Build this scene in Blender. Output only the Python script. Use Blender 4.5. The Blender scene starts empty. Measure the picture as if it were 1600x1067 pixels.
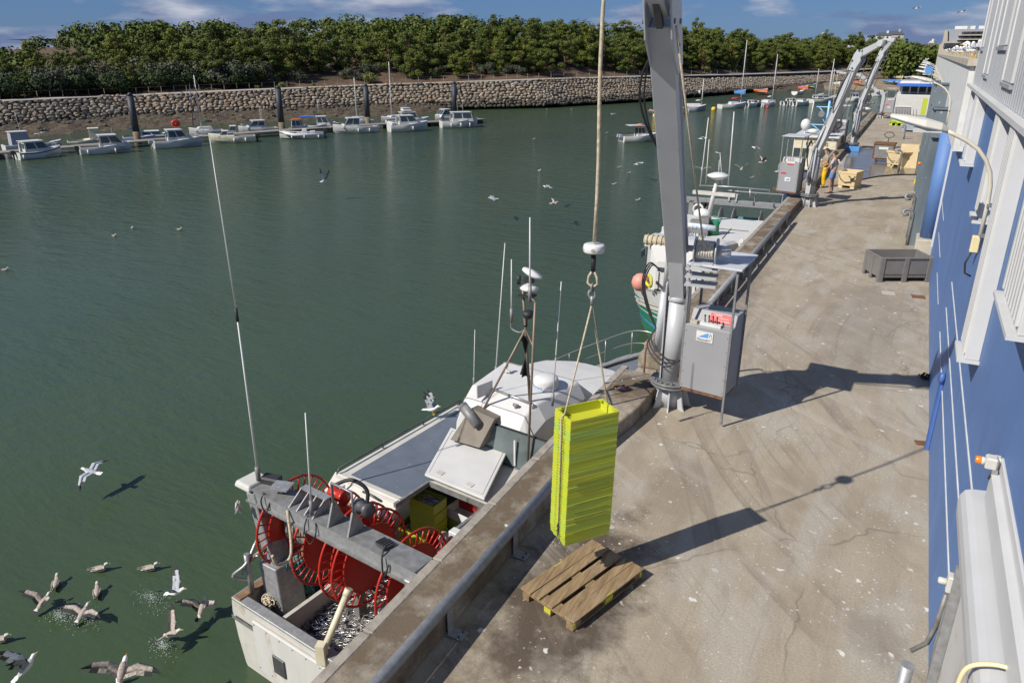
import bpy, math, random
from mathutils import Vector, Matrix, noise as mnoise
R_ = random.Random(7)
sc = bpy.context.scene
COL = sc.collection
# ---------------------------------------------------------------- camera
F_, CX, CY, H = 1163.0, 800.0, 533.5, 6.0
PITCH = math.radians(21.2); YAW = math.radians(27.6)
cy_, sy_ = math.cos(YAW), math.sin(YAW)
def rz(v): return Vector((cy_*v[0]-sy_*v[1], sy_*v[0]+cy_*v[1], v[2]))
AX = [rz((1,0,0)), rz((0,math.sin(PITCH),math.cos(PITCH))), rz((0,math.cos(PITCH),-math.sin(PITCH)))]
cd = bpy.data.cameras.new("camera"); cam = bpy.data.objects.new("camera", cd); COL.objects.link(cam)
cam.location = (0,0,H)
cam.rotation_euler = (math.radians(90)-PITCH, 0, YAW)
cd.sensor_width = 36; cd.lens = F_/1600*36; cd.clip_start = 0.05; cd.clip_end = 9000
sc.camera = cam
# pixel (of the 1600x1067 photograph) -> a point on a plane of the place
def ray(x,y): return (x-CX)*AX[0]+(CY-y)*AX[1]+F_*AX[2]
def pz(x,y,z=0.0): d=ray(x,y); return Vector((0,0,H))+d*((z-H)/d.z)
def px(x,y,X): d=ray(x,y); return Vector((0,0,H))+d*(X/d.x)
def py(x,y,Y): d=ray(x,y); return Vector((0,0,H))+d*(Y/d.y)
def ztop(P,yy):
    "height above P at which the vertical through P reaches image row yy"
    a,b=-20.0,40.0
    for _ in range(50):
        m=(a+b)/2; v=Vector((P[0],P[1],m-H)); r=CY-F_*v.dot(AX[1])/v.dot(AX[2])
        if r>yy: a=m
        else: b=m
    return m
# ---------------------------------------------------------------- sun, sky, exposure
AZ, EL = math.radians(33.5), math.radians(41.0)
sdir = Vector((math.sin(AZ)*math.cos(EL), math.cos(AZ)*math.cos(EL), -math.sin(EL)))
sl = bpy.data.lights.new("sun",'SUN'); sl.energy=4.0; sl.angle=math.radians(.55); sl.color=(1,.95,.87)
so = bpy.data.objects.new("sun", sl); COL.objects.link(so); so.rotation_euler = sdir.to_track_quat('-Z','Y').to_euler()
w = bpy.data.worlds.new("World"); sc.world = w; w.use_nodes=True
nt=w.node_tree; N=nt.nodes; Lk=nt.links; N.clear()
out=N.new('ShaderNodeOutputWorld'); bg=N.new('ShaderNodeBackground'); sky=N.new('ShaderNodeTexSky')
sky.sky_type='NISHITA'; sky.sun_disc=False; sky.sun_elevation=EL; sky.sun_rotation=AZ+math.pi
sky.air_density=1.0; sky.dust_density=.25; sky.ozone_density=3.0; sky.altitude=200
tc=N.new('ShaderNodeTexCoord'); mp=N.new('ShaderNodeMapping'); mp.inputs['Scale'].default_value=(3.0,3.0,13)
n1=N.new('ShaderNodeTexNoise'); n1.inputs['Scale'].default_value=1.7; n1.inputs['Detail'].default_value=8; n1.inputs['Roughness'].default_value=.55
cr=N.new('ShaderNodeValToRGB'); cr.color_ramp.elements[0].position=.485; cr.color_ramp.elements[1].position=.585
cr.color_ramp.elements[0].color=(0,0,0,1); cr.color_ramp.elements[1].color=(.85,.85,.85,1)
n2=N.new('ShaderNodeTexNoise'); n2.inputs['Scale'].default_value=4.5; n2.inputs['Detail'].default_value=4
cr2=N.new('ShaderNodeValToRGB'); cr2.color_ramp.elements[0].position=.42; cr2.color_ramp.elements[1].position=.72
cr2.color_ramp.elements[0].color=(1.5,2.0,3.6,1); cr2.color_ramp.elements[1].color=(5.6,5.8,6.6,1)
tint=N.new('ShaderNodeMix'); tint.data_type='RGBA'; tint.blend_type='MULTIPLY'; tint.inputs[0].default_value=1
tint.inputs[7].default_value=(.45,.62,.95,1)
mx=N.new('ShaderNodeMix'); mx.data_type='RGBA'
deep=N.new('ShaderNodeMix'); deep.data_type='RGBA'; deep.inputs[0].default_value=.62; deep.inputs[7].default_value=(.62,1.35,3.1,1)
Lk.new(tc.outputs['Generated'],mp.inputs['Vector']); Lk.new(mp.outputs[0],n1.inputs['Vector']); Lk.new(mp.outputs[0],n2.inputs['Vector'])
Lk.new(n1.outputs['Fac'],cr.inputs[0]); Lk.new(n2.outputs['Fac'],cr2.inputs[0])
Lk.new(sky.outputs[0],tint.inputs[6]); Lk.new(tint.outputs[2],deep.inputs[6]); Lk.new(deep.outputs[2],mx.inputs[6]); Lk.new(cr2.outputs[0],mx.inputs[7]); Lk.new(cr.outputs[0],mx.inputs[0])
Lk.new(mx.outputs[2],bg.inputs[0]); bg.inputs[1].default_value=.072; Lk.new(bg.outputs[0],out.inputs[0])
sc.view_settings.view_transform='Standard'; sc.view_settings.look='None'; sc.view_settings.exposure=.50; sc.view_settings.gamma=1
sc.cycles.max_bounces=6; sc.cycles.diffuse_bounces=3; sc.cycles.glossy_bounces=3; sc.cycles.transparent_max_bounces=6
# ---------------------------------------------------------------- materials
MATS={}
def S(nd,k,v):
    if k in nd.inputs: nd.inputs[k].default_value=v
def nmat(n):
    m=bpy.data.materials.new(n); m.use_nodes=True; t=m.node_tree; MATS[n]=m
    return m,t,t.nodes['Principled BSDF']
def noise(t,vec,scale,detail=4,rough=.55):
    n=t.nodes.new('ShaderNodeTexNoise'); n.inputs['Scale'].default_value=scale; n.inputs['Detail'].default_value=detail; n.inputs['Roughness'].default_value=rough
    t.links.new(vec,n.inputs['Vector']); return n.outputs['Fac']
def ramp(t,fac,stops):
    r=t.nodes.new('ShaderNodeValToRGB'); e=r.color_ramp.elements
    while len(e)<len(stops): e.new(.5)
    for i,(p,c) in enumerate(stops):
        e[i].position=p; e[i].color=(c,c,c,1) if isinstance(c,(int,float)) else (*c[:3],1)
    t.links.new(fac,r.inputs[0]); return r.outputs['Color']
def mix(t,fac,a,b,mode='MIX'):
    m=t.nodes.new('ShaderNodeMix'); m.data_type='RGBA'; m.blend_type=mode
    for i,v in ((0,fac),(6,a),(7,b)):
        if isinstance(v,(int,float)): m.inputs[i].default_value=v if i==0 else (v,v,v,1)
        elif isinstance(v,(tuple,list)): m.inputs[i].default_value=(*v[:3],1)
        else: t.links.new(v,m.inputs[i])
    return m.outputs[2]
def vecm(t,sc3,rot=(0,0,0),src='Object',loc=(0,0,0)):
    c=t.nodes.new('ShaderNodeTexCoord'); m=t.nodes.new('ShaderNodeMapping'); m.inputs['Scale'].default_value=sc3; m.inputs['Rotation'].default_value=rot; m.inputs['Location'].default_value=loc
    if src=='World':
        g=t.nodes.new('ShaderNodeNewGeometry'); t.links.new(g.outputs['Position'],m.inputs['Vector'])
    else: t.links.new(c.outputs[src],m.inputs['Vector'])
    return m.outputs[0]
def bump(t,p,h,strength,dist=.02):
    b=t.nodes.new('ShaderNodeBump'); b.inputs['Strength'].default_value=strength; b.inputs['Distance'].default_value=dist
    t.links.new(h,b.inputs['Height']); t.links.new(b.outputs[0],p.inputs['Normal'])
def mat(n,c,r=.5,m=0.0,var=.12,scale=3.0,dirt=None,dscale=2.5,dthr=.58,bmp=None,island=0,stretch=(1,1,1)):
    M,t,p=nmat(n); v=vecm(t,stretch)
    a=tuple(max(0,x*(1-var)) for x in c); b=tuple(min(1,x*(1+var)) for x in c)
    col=ramp(t,noise(t,v,scale,5),[(.3,a),(.7,b)])
    if dirt:
        col=mix(t,ramp(t,noise(t,v,dscale,7,.65),[(dthr,0),(dthr+.12,1)]),col,dirt)
    if island:
        g=t.nodes.new('ShaderNodeNewGeometry'); col=mix(t,1,col,ramp(t,g.outputs['Random Per Island'],[(0,1-island),(1,1+island)]),'MULTIPLY')
    t.links.new(col,p.inputs['Base Color']); S(p,'Roughness',r); S(p,'Metallic',m)
    if bmp: bump(t,p,noise(t,v,bmp[0],4),bmp[1])
    return M
mat('white_paint',(.56,.555,.535),.5,var=.05,dirt=(.47,.43,.37),dscale=3,dthr=.66)
mat('gelcoat',(.57,.57,.545),.35,var=.04)
mat('old_white',(.50,.48,.43),.55,var=.1,dirt=(.33,.26,.18),dscale=2.2,dthr=.6)
mat('transom_white',(.52,.51,.48),.5,var=.06,dirt=(.36,.25,.15),dscale=2.6,dthr=.60,stretch=(1,1,.35))
mat('cream',(.62,.57,.42),.45,dirt=(.4,.35,.25))
mat('deck_blue_grey',(.115,.135,.165),.55,var=.12,dirt=(.5,.5,.48),dscale=9,dthr=.655)
mat('deck_grey',(.33,.33,.31),.6,var=.1)
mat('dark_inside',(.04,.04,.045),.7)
mat('navy',(.03,.05,.12),.4); mat('blue_paint',(.10,.28,.62),.4); mat('sky_blue',(.25,.5,.75),.4)
mat('tarp_blue',(.04,.14,.55),.6); mat('green_hull',(.02,.22,.12),.4,dirt=(.12,.16,.1)); mat('dark_green',(.04,.12,.07),.6)
mat('hull_black',(.03,.035,.04),.45)
mat('antifoul_green',(.06,.14,.09),.7)
mat('glass_dark',(.05,.065,.07),.08,var=.05)
mat('glass_pane',(.10,.125,.125),.08,var=.3,scale=1.6)
mat('rubber',(.025,.025,.027),.6); mat('engine_black',(.03,.03,.035),.3); mat('engine_grey',(.25,.26,.28),.4)
mat('galv',(.30,.305,.31),.5,.35,var=.18,scale=14,dirt=(.23,.22,.21),dscale=6)
mat('galv_old',(.22,.22,.215),.55,.3,var=.25,scale=9,dirt=(.16,.12,.08),dscale=5,dthr=.6)
mat('steel_rail',(.38,.38,.37),.35,.6); mat('brown_pipe',(.20,.15,.11),.5,.2,var=.2)
mat('crane_grey',(.46,.47,.485),.42,.1,var=.05,scale=3,dirt=(.23,.20,.16),dscale=2.4,dthr=.66,stretch=(1,1,.4))
mat('cabinet_grey',(.275,.275,.285),.5,0,var=.045,scale=2,dirt=(.22,.2,.19),dscale=3,dthr=.68)
mat('rust',(.16,.075,.035),.8,var=.35,scale=9); mat('dark_steel',(.10,.10,.105),.5,.4,var=.3)
mat('red_reel',(.42,.024,.012),.34,var=.12,scale=3,dirt=(.26,.03,.02),dscale=4,dthr=.6)
mat('red',(.55,.03,.02),.45); mat('red_label',(.6,.03,.03),.45); mat('orange',(.75,.16,.03),.45); mat('yellow',(.75,.52,.03),.45)
mat('yellow_paint',(.55,.55,.04),.6,var=.2,dirt=(.35,.25,.12),dscale=12,dthr=.56)
mat('oilskin',(.75,.47,.01),.4,var=.15)
mat('pink',(.6,.25,.2),.5); mat('rope_white',(.55,.52,.45),.9,var=.3,scale=25)
mat('rope_tan',(.45,.38,.27),.9,var=.35,scale=30); mat('rope_green',(.07,.19,.19),.9,var=.3,scale=14); mat('net',(.22,.20,.17),.95,var=.5,scale=30,bmp=(60,.8))
mat('wood_pontoon',(.23,.20,.165),.85,var=.2,scale=4,stretch=(1,9,1))
mat('pile_dark',(.030,.036,.046),.6,var=.25,dirt=(.13,.11,.08),dthr=.64); mat('pile_weed',(.17,.13,.085),.85,var=.35)
mat('beige_tub',(.60,.47,.27),.6,var=.07,dirt=(.38,.29,.18),dthr=.63); mat('grey_tub',(.165,.155,.145),.6,var=.1,dirt=(.24,.22,.19),dthr=.6)
mat('grey_tub2',(.30,.34,.40),.6,var=.07)
mat('skin',(.45,.24,.16),.5,var=.08); mat('hair_dark',(.035,.025,.02),.8); mat('hair_grey',(.45,.40,.36),.9,var=.25,scale=30)
mat('shirt_grey',(.40,.39,.42),.9,var=.08,bmp=(9,.4)); mat('shorts_blue',(.13,.20,.38),.9,var=.12); mat('shirt_olive',(.28,.26,.2),.9)
mat('gull_white',(.78,.77,.75),.8,var=.04); mat('gull_grey',(.36,.38,.41),.8,var=.06,scale=20); mat('gull_brown',(.36,.31,.26),.85,var=.45,scale=22)
mat('gull_pale',(.56,.52,.47),.85,var=.2,scale=18); mat('gull_black',(.025,.025,.025),.8); mat('beak',(.75,.45,.08),.5)
mat('lamp_cream',(.55,.51,.42),.5,var=.1,dirt=(.3,.2,.12),dthr=.66); mat('lamp_white',(.52,.51,.47),.5,var=.05,dirt=(.35,.25,.18),dscale=4,dthr=.66)
mat('box_cream',(.70,.60,.34),.5)
mat('blue_pipe',(.075,.15,.40),.5,var=.08); mat('far_white',(.62,.62,.60),.7); mat('far_grey',(.30,.31,.34),.8); mat('slate',(.06,.07,.09),.7); mat('far_stone',(.42,.37,.29),.8)
mat('plinth',(.42,.38,.30),.8,var=.1,dirt=(.28,.24,.18))
mat('casing_brown',(.19,.165,.135),.6,.2,var=.15,scale=4); mat('rust_wood',(.22,.13,.07),.8,var=.35,scale=6,dirt=(.32,.27,.2))
mat('lime_dark',(.20,.22,.03),.6)
mat('amber',(.65,.2,.02),.2); mat('lime_pallet',(.50,.66,.04),.5)
mat('fish_silver',(.55,.53,.50),.28,.5,var=.35,scale=12,island=.45); mat('fish_dark',(.06,.07,.11),.3,.4,var=.3,scale=12,island=.5)
mat('trunk',(.14,.085,.055),.9,var=.3,scale=5)
mat('black_cloth',(.02,.02,.02),.9); mat('white_plastic',(.62,.62,.60),.4); mat('canopy',(.46,.48,.51),.5,dirt=(.30,.32,.36),dscale=5,dthr=.55); mat('canvas_white',(.50,.485,.46),.75,var=.06,scale=1.2,dirt=(.40,.37,.32),dscale=3)
mat('casing_white',(.47,.475,.475),.45,var=.03,dirt=(.42,.38,.33),dscale=26,dthr=.74)
mat('trim_white',(.53,.53,.525),.5,var=.04,dirt=(.45,.4,.33),dscale=9,dthr=.72)
mat('concrete_stone',(.30,.265,.22),.85,var=.25,scale=6,dirt=(.17,.10,.06),dscale=3,dthr=.6,bmp=(14,.5))
mat('foam',(.6,.65,.6),.6)
# painted plaster wall
M,t,p=nmat('wall_blue'); v=vecm(t,(1,1,.35)); v2=vecm(t,(1,1,1))
c=ramp(t,noise(t,v,1.6,6),[(.3,(.082,.168,.375)),(.7,(.10,.197,.42))])
c=mix(t,ramp(t,noise(t,vecm(t,(9,9,.5),loc=(3,1,0)),2.2,4),[(.66,0),(.78,.35)]),c,(.14,.2,.40))
c=mix(t,ramp(t,noise(t,v2,30,3),[(.72,0),(.76,.5)]),c,(.28,.33,.45))
c=mix(t,ramp(t,noise(t,vecm(t,(1,1,1),loc=(2,5,1)),.9,7,.65),[(.5,0),(.62,.35)]),c,(.085,.13,.27))
c=mix(t,ramp(t,noise(t,vecm(t,(1,5,.25),(.5,0,0)),3,3,.5),[(.69,0),(.70,.6),(.71,0)]),c,(.4,.44,.52))
t.links.new(c,p.inputs['Base Color']); S(p,'Roughness',.6); bump(t,p,noise(t,v2,45,4),.25,.01)
M,t,p=nmat('cladding'); v=vecm(t,(1,1,.12))
c=ramp(t,noise(t,v,3,5),[(.3,(.30,.315,.335)),(.7,(.36,.37,.39))]); t.links.new(c,p.inputs['Base Color']); S(p,'Roughness',.45); S(p,'Metallic',.15)
M,t,p=nmat('column_grey'); v=vecm(t,(1,1,.25)); v2=vecm(t,(1,1,.7))
c=ramp(t,noise(t,v,2,6),[(.3,(.085,.11,.13)),(.7,(.155,.19,.215))])
c=mix(t,ramp(t,noise(t,v2,6,6,.7),[(.64,0),(.70,.7)]),c,(.42,.43,.42))
t.links.new(c,p.inputs['Base Color']); S(p,'Roughness',.6)
# lime crates, banded crate by crate
M,t,p=nmat('lime_crate'); g=t.nodes.new('ShaderNodeObjectInfo')
c=ramp(t,g.outputs['Random'],[(0,(.36,.46,.05)),(.25,(.46,.47,.02)),(.6,(.42,.48,.03)),(.85,(.50,.49,.03)),(1,(.33,.47,.09))])
c=mix(t,ramp(t,noise(t,vecm(t,(2,2,14)),5,4),[(.4,0),(.7,.35)]),c,(.34,.50,.05))
t.links.new(c,p.inputs['Base Color']); S(p,'Roughness',.5); S(p,'Subsurface Weight',.0)
def divn(t,a,d):
    m=t.nodes.new('ShaderNodeMath'); m.operation='DIVIDE'; t.links.new(a,m.inputs[0]); m.inputs[1].default_value=d; return m.outputs[0]
def mulc(t,a,b,k):
    m=t.nodes.new('ShaderNodeMath'); m.operation='MULTIPLY'; t.links.new(a,m.inputs[0]); t.links.new(b,m.inputs[1])
    m2=t.nodes.new('ShaderNodeMath'); m2.operation='MULTIPLY'; t.links.new(m.outputs[0],m2.inputs[0]); m2.inputs[1].default_value=k; return m2.outputs[0]
def noise_c(t,vec,s):
    n=t.nodes.new('ShaderNodeTexNoise'); n.inputs['Scale'].default_value=s; t.links.new(vec,n.inputs['Vector']); return n.outputs['Color']
def mixvec(t,a,b,k):
    m=t.nodes.new('ShaderNodeVectorMath'); m.operation='MULTIPLY_ADD'; t.links.new(b,m.inputs[0]); m.inputs[1].default_value=(k,k,k); t.links.new(a,m.inputs[2]); return m.outputs[0]
# quay concrete
def quaymat(n,kerb=False):
    M,t,p=nmat(n); W3=vecm(t,(1,1,1),src='World'); WS=vecm(t,(1,.16,1),(0,0,.0),src='World')
    c=ramp(t,noise(t,W3,.55,8,.6),[(.3,(.28,.225,.155)),(.5,(.365,.308,.222)),(.72,(.43,.378,.29))])
    c=mix(t,ramp(t,noise(t,WS,2.6,6,.6),[(.44,0),(.68,.45)]),c,(.25,.205,.155))
    c=mix(t,ramp(t,noise(t,vecm(t,(1,.3,1),(0,0,.35),src='World',loc=(5,2,0)),1.5,5,.5),[(.50,0),(.62,.55)]),c,(.43,.40,.34))
    c=mix(t,ramp(t,noise(t,vecm(t,(3.2,.35,1),(0,0,.35),src='World',loc=(1,7,0)),2.2,3,.5),[(.60,0),(.66,.22),(.70,0)]),c,(.20,.165,.13))
    c=mix(t,ramp(t,noise(t,vecm(t,(2.6,.3,1),(0,0,-.12),src='World',loc=(4,3,0)),2.6,3,.5),[(.585,0),(.61,.2),(.64,0)]),c,(.47,.44,.39))
    c=mix(t,ramp(t,noise(t,W3,34,3),[(.3,.35),(.7,0)]),c,(.17,.145,.12))
    # dark oily mud stain by the rail and pallet
    def blob(cx,cy,rx,ry,rot=0):
        gm=t.nodes.new('ShaderNodeVectorMath'); gm.operation='LENGTH'
        t.links.new(vecm(t,(1/rx,1/ry,0),(0,0,0),src='World',loc=(-cx/rx,-cy/ry,0)),gm.inputs[0]); return gm.outputs['Value']
    nz=noise(t,W3,2.1,7,.65)
    for (bx,by,rx,ry,cc,am) in ((-2.75,6.6,1.25,2.7,(.06,.040,.026),.92),(-2.9,3.9,1.2,1.9,(.13,.088,.055),.65),(-2.2,9.6,.8,1.4,(.2,.155,.11),.5),(.5,7.6,.5,.6,(.2,.16,.12),.5),(.5,5.7,.8,.7,(.27,.14,.06),.45),(-.2,19,1.6,6,(.18,.155,.135),.4),(-3.3,18,.7,8,(.13,.10,.08),.5)):
        a=t.nodes.new('ShaderNodeMath'); a.operation='MULTIPLY_ADD'; t.links.new(nz,a.inputs[0]); a.inputs[1].default_value=1.5; t.links.new(blob(bx,by,rx,ry),a.inputs[2])
        c=mix(t,ramp(t,a.outputs[0],[(.95/1.0 if False else .92,am),(1.0,am*.55)]) if False else ramp(t,divn(t,a.outputs[0],2.2),[(.50,am),(.60,am*.55),(.70,0)]),c,cc)
    # curved tyre tracks
    for (tx,ty,sc_,am_,cc) in ((9.5,17.5,3.2,.55,(.18,.145,.11)),(-19,2.5,2.3,.5,(.19,.155,.12)),(12,30,2.1,.4,(.45,.41,.35))):
        ln=t.nodes.new('ShaderNodeVectorMath'); ln.operation='LENGTH'; t.links.new(vecm(t,(1,1,0),(0,0,0),src='World',loc=(-tx,-ty,0)),ln.inputs[0])
        n1_=t.nodes.new('ShaderNodeTexNoise'); n1_.noise_dimensions='1D'; n1_.inputs['Scale'].default_value=sc_; n1_.inputs['Detail'].default_value=3; t.links.new(ln.outputs['Value'],n1_.inputs['W'])
        c=mix(t,mulc(t,ramp(t,n1_.outputs['Fac'],[(.55,0),(.63,1),(.70,.2)]),ramp(t,noise(t,vecm(t,(1,1,1),(0,0,0),src='World',loc=(tx,0,0)),.42,4,.6),[(.46,0),(.6,1)]),am_),c,cc)
    vc=t.nodes.new('ShaderNodeTexVoronoi'); vc.feature='DISTANCE_TO_EDGE'; vc.inputs['Scale'].default_value=.33; t.links.new(mixvec(t,W3,noise_c(t,W3,1.6),.55),vc.inputs['Vector'])
    c=mix(t,mulc(t,ramp(t,vc.outputs['Distance'],[(0,1),(.006,0)]),ramp(t,noise(t,W3,.5,3),[(.45,0),(.55,1)]),.6),c,(.13,.10,.075))
    c=mix(t,ramp(t,noise(t,W3,70,2),[(.30,.28),(.5,0)]),c,(.12,.10,.08))
    # droppings: scattered, clustered
    vo=t.nodes.new('ShaderNodeTexVoronoi'); vo.inputs['Scale'].default_value=3.4; vo.inputs['Randomness'].default_value=1
    dv=mixvec(t,W3,noise_c(t,W3,9),.16); t.links.new(dv,vo.inputs['Vector'])
    vr=t.nodes.new('ShaderNodeMath'); vr.operation='MULTIPLY'; t.links.new(vo.outputs['Distance'],vr.inputs[0])
    th=ramp(t,noise(t,W3,1.1,3),[(.44,.0),(.56,1)])
    dd=ramp(t,vo.outputs['Distance'],[(.085,1),(.13,0)])
    c=mix(t,mulc(t,dd,th,.9),c,(.62,.62,.58))
    vo2=t.nodes.new('ShaderNodeTexVoronoi'); vo2.inputs['Scale'].default_value=11; t.links.new(mixvec(t,W3,noise_c(t,W3,20),.08),vo2.inputs['Vector'])
    dd2=ramp(t,vo2.outputs['Distance'],[(.10,1),(.16,0)])
    c=mix(t,mulc(t,dd2,ramp(t,noise(t,W3,.8,3),[(.44,0),(.54,1)]),.8),c,(.58,.57,.53))
    if kerb:
        c=mix(t,ramp(t,noise(t,W3,1.3,7,.65),[(.34,0),(.56,.88)]),c,(.10,.07,.04))
        c=mix(t,ramp(t,noise(t,W3,3.1,6,.7),[(.60,0),(.72,.4)]),c,(.40,.37,.31))
        c=mix(t,mulc(t,dd,ramp(t,noise(t,W3,.9,2),[(.4,0),(.5,1)]),.8),c,(.62,.62,.57))
    t.links.new(c,p.inputs['Base Color']); S(p,'Roughness',.85)
    bump(t,p,noise(t,W3,28,6,.65),.45,.015)
quaymat('quay_concrete'); quaymat('kerb_concrete',True)
# wet patch
M,t,p=nmat('wet_concrete'); S(p,'Base Color',(.09,.08,.07,1)); S(p,'Roughness',.16)
t.links.new(ramp(t,noise(t,vecm(t,(1,1,1)),1.5,5),[(.3,(.10,.085,.07)),(.7,(.19,.165,.13))]),p.inputs['Base Color'])
# water
M,t,p=nmat('water'); W3=vecm(t,(1,1,1),src='World'); WA=vecm(t,(.55,1.5,1),(0,0,.45),src='World')
big=noise(t,W3,.02,3)
c=ramp(t,big,[(.35,(.036,.060,.030)),(.65,(.052,.080,.040))]); t.links.new(c,p.inputs['Base Color']); S(p,'Roughness',.10); S(p,'IOR',1.333)
a1=noise(t,WA,1.0,5,.6); a2=noise(t,vecm(t,(.5,1.3,1),(0,0,.6),src='World'),4.2,4,.6); a3=noise(t,W3,.13,3)
am=t.nodes.new('ShaderNodeMath'); am.operation='MULTIPLY_ADD'; t.links.new(a2,am.inputs[0]); am.inputs[1].default_value=.30; t.links.new(a1,am.inputs[2])
patch=ramp(t,noise(t,vecm(t,(1,.35,1),(0,0,-.2),src='World'),.07,4),[(.35,.55),(.65,1)])
ln=t.nodes.new('ShaderNodeVectorMath'); ln.operation='LENGTH'; t.links.new(W3,ln.inputs[0])
patch=mulc(t,patch,ramp(t,divn(t,ln.outputs['Value'],90),[(.1,.07),(.28,.32),(.75,1)]),1.0)
b=t.nodes.new('ShaderNodeBump'); b.inputs['Distance'].default_value=.45; t.links.new(am.outputs[0],b.inputs['Height']); t.links.new(patch,b.inputs['Strength']); t.links.new(b.outputs[0],p.inputs['Normal'])
# mud and weed
M,t,p=nmat('mud_weed'); W3=vecm(t,(1,1,1),src='World')
c=ramp(t,noise(t,W3,.9,8,.7),[(.3,(.035,.026,.016)),(.5,(.085,.062,.036)),(.7,(.15,.115,.065))]); t.links.new(c,p.inputs['Base Color']); S(p,'Roughness',.8)
bump(t,p,noise(t,W3,1.5,6,.7),1,.4)
M,t,p=nmat('sand'); W3=vecm(t,(1,1,1),src='World')
c=ramp(t,noise(t,W3,.15,8,.7),[(.3,(.15,.115,.07)),(.55,(.27,.21,.13)),(.7,(.33,.26,.17))]); t.links.new(c,p.inputs['Base Color']); S(p,'Roughness',.9)
M,t,p=nmat('dune_ground'); W3=vecm(t,(1,1,1),src='World')
c=ramp(t,noise(t,W3,.22,8,.7),[(.3,(.045,.038,.018)),(.46,(.085,.055,.03)),(.6,(.15,.085,.05)),(.68,(.06,.07,.025))]); t.links.new(c,p.inputs['Base Color']); S(p,'Roughness',.95)
bump(t,p,noise(t,W3,.8,6,.7),1,.6)
M,t,p=nmat('path_pale'); t.links.new(ramp(t,noise(t,vecm(t,(1,1,1)),.5,6),[(.3,(.30,.27,.22)),(.7,(.42,.38,.31))]),p.inputs['Base Color']); S(p,'Roughness',.9)
# stones
M,t,p=nmat('stones'); g=t.nodes.new('ShaderNodeNewGeometry')
c=ramp(t,g.outputs['Random Per Island'],[(0,(.15,.125,.095)),(.25,(.30,.25,.18)),(.45,(.22,.195,.165)),(.62,(.36,.23,.14)),(.78,(.35,.29,.21)),(1,(.44,.37,.28))])
c=mix(t,.4,c,ramp(t,noise(t,vecm(t,(1,1,1),src='World'),2.3,6,.7),[(.3,(.07,.055,.04)),(.7,(.42,.35,.26))]))
t.links.new(c,p.inputs['Base Color']); S(p,'Roughness',.9)
M,t,p=nmat('stones_dark'); t.links.new(ramp(t,g2:=noise(t,vecm(t,(1,1,1),src='World'),1.5,6,.7),[(.3,(.055,.047,.036)),(.7,(.13,.11,.08))]),p.inputs['Base Color']); S(p,'Roughness',.8)
def leafmat(n,a,b,c3):
    M,t,p=nmat(n); g=t.nodes.new('ShaderNodeNewGeometry'); oi=t.nodes.new('ShaderNodeObjectInfo')
    c=ramp(t,g.outputs['Random Per Island'],[(0,a),(.6,b),(1,c3)])
    c=mix(t,1,c,ramp(t,oi.outputs['Random'],[(0,(.75,.8,.75)),(.5,(1,1,1)),(1,(1.3,1.18,1.0))]),'MULTIPLY')
    t.links.new(c,p.inputs['Base Color']); S(p,'Roughness',.75); S(p,'Specular IOR Level',.25)
leafmat('needles',(.055,.080,.014),(.105,.135,.024),(.165,.190,.040)); leafmat('leaf_dark',(.018,.034,.012),(.035,.06,.02),(.06,.085,.03))
leafmat('leaf_grey',(.05,.062,.04),(.085,.10,.065),(.14,.15,.10)); leafmat('leaf_yellow',(.10,.13,.03),(.17,.19,.05),(.24,.24,.07))
# pallet wood
M,t,p=nmat('pallet_wood'); v=vecm(t,(14,1.2,14)); v2=vecm(t,(1,1,1)); g=t.nodes.new('ShaderNodeNewGeometry')
c=ramp(t,noise(t,v,2.2,7,.65),[(.25,(.10,.062,.030)),(.5,(.23,.155,.078)),(.75,(.35,.25,.135))])
c=mix(t,1,c,ramp(t,g.outputs['Random Per Island'],[(0,.75),(1,1.15)]),'MULTIPLY')
c=mix(t,ramp(t,noise(t,v2,4,6,.7),[(.56,0),(.7,.6)]),c,(.30,.25,.19)); t.links.new(c,p.inputs['Base Color']); S(p,'Roughness',.85); bump(t,p,noise(t,v,6,4),.5,.01)
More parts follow.
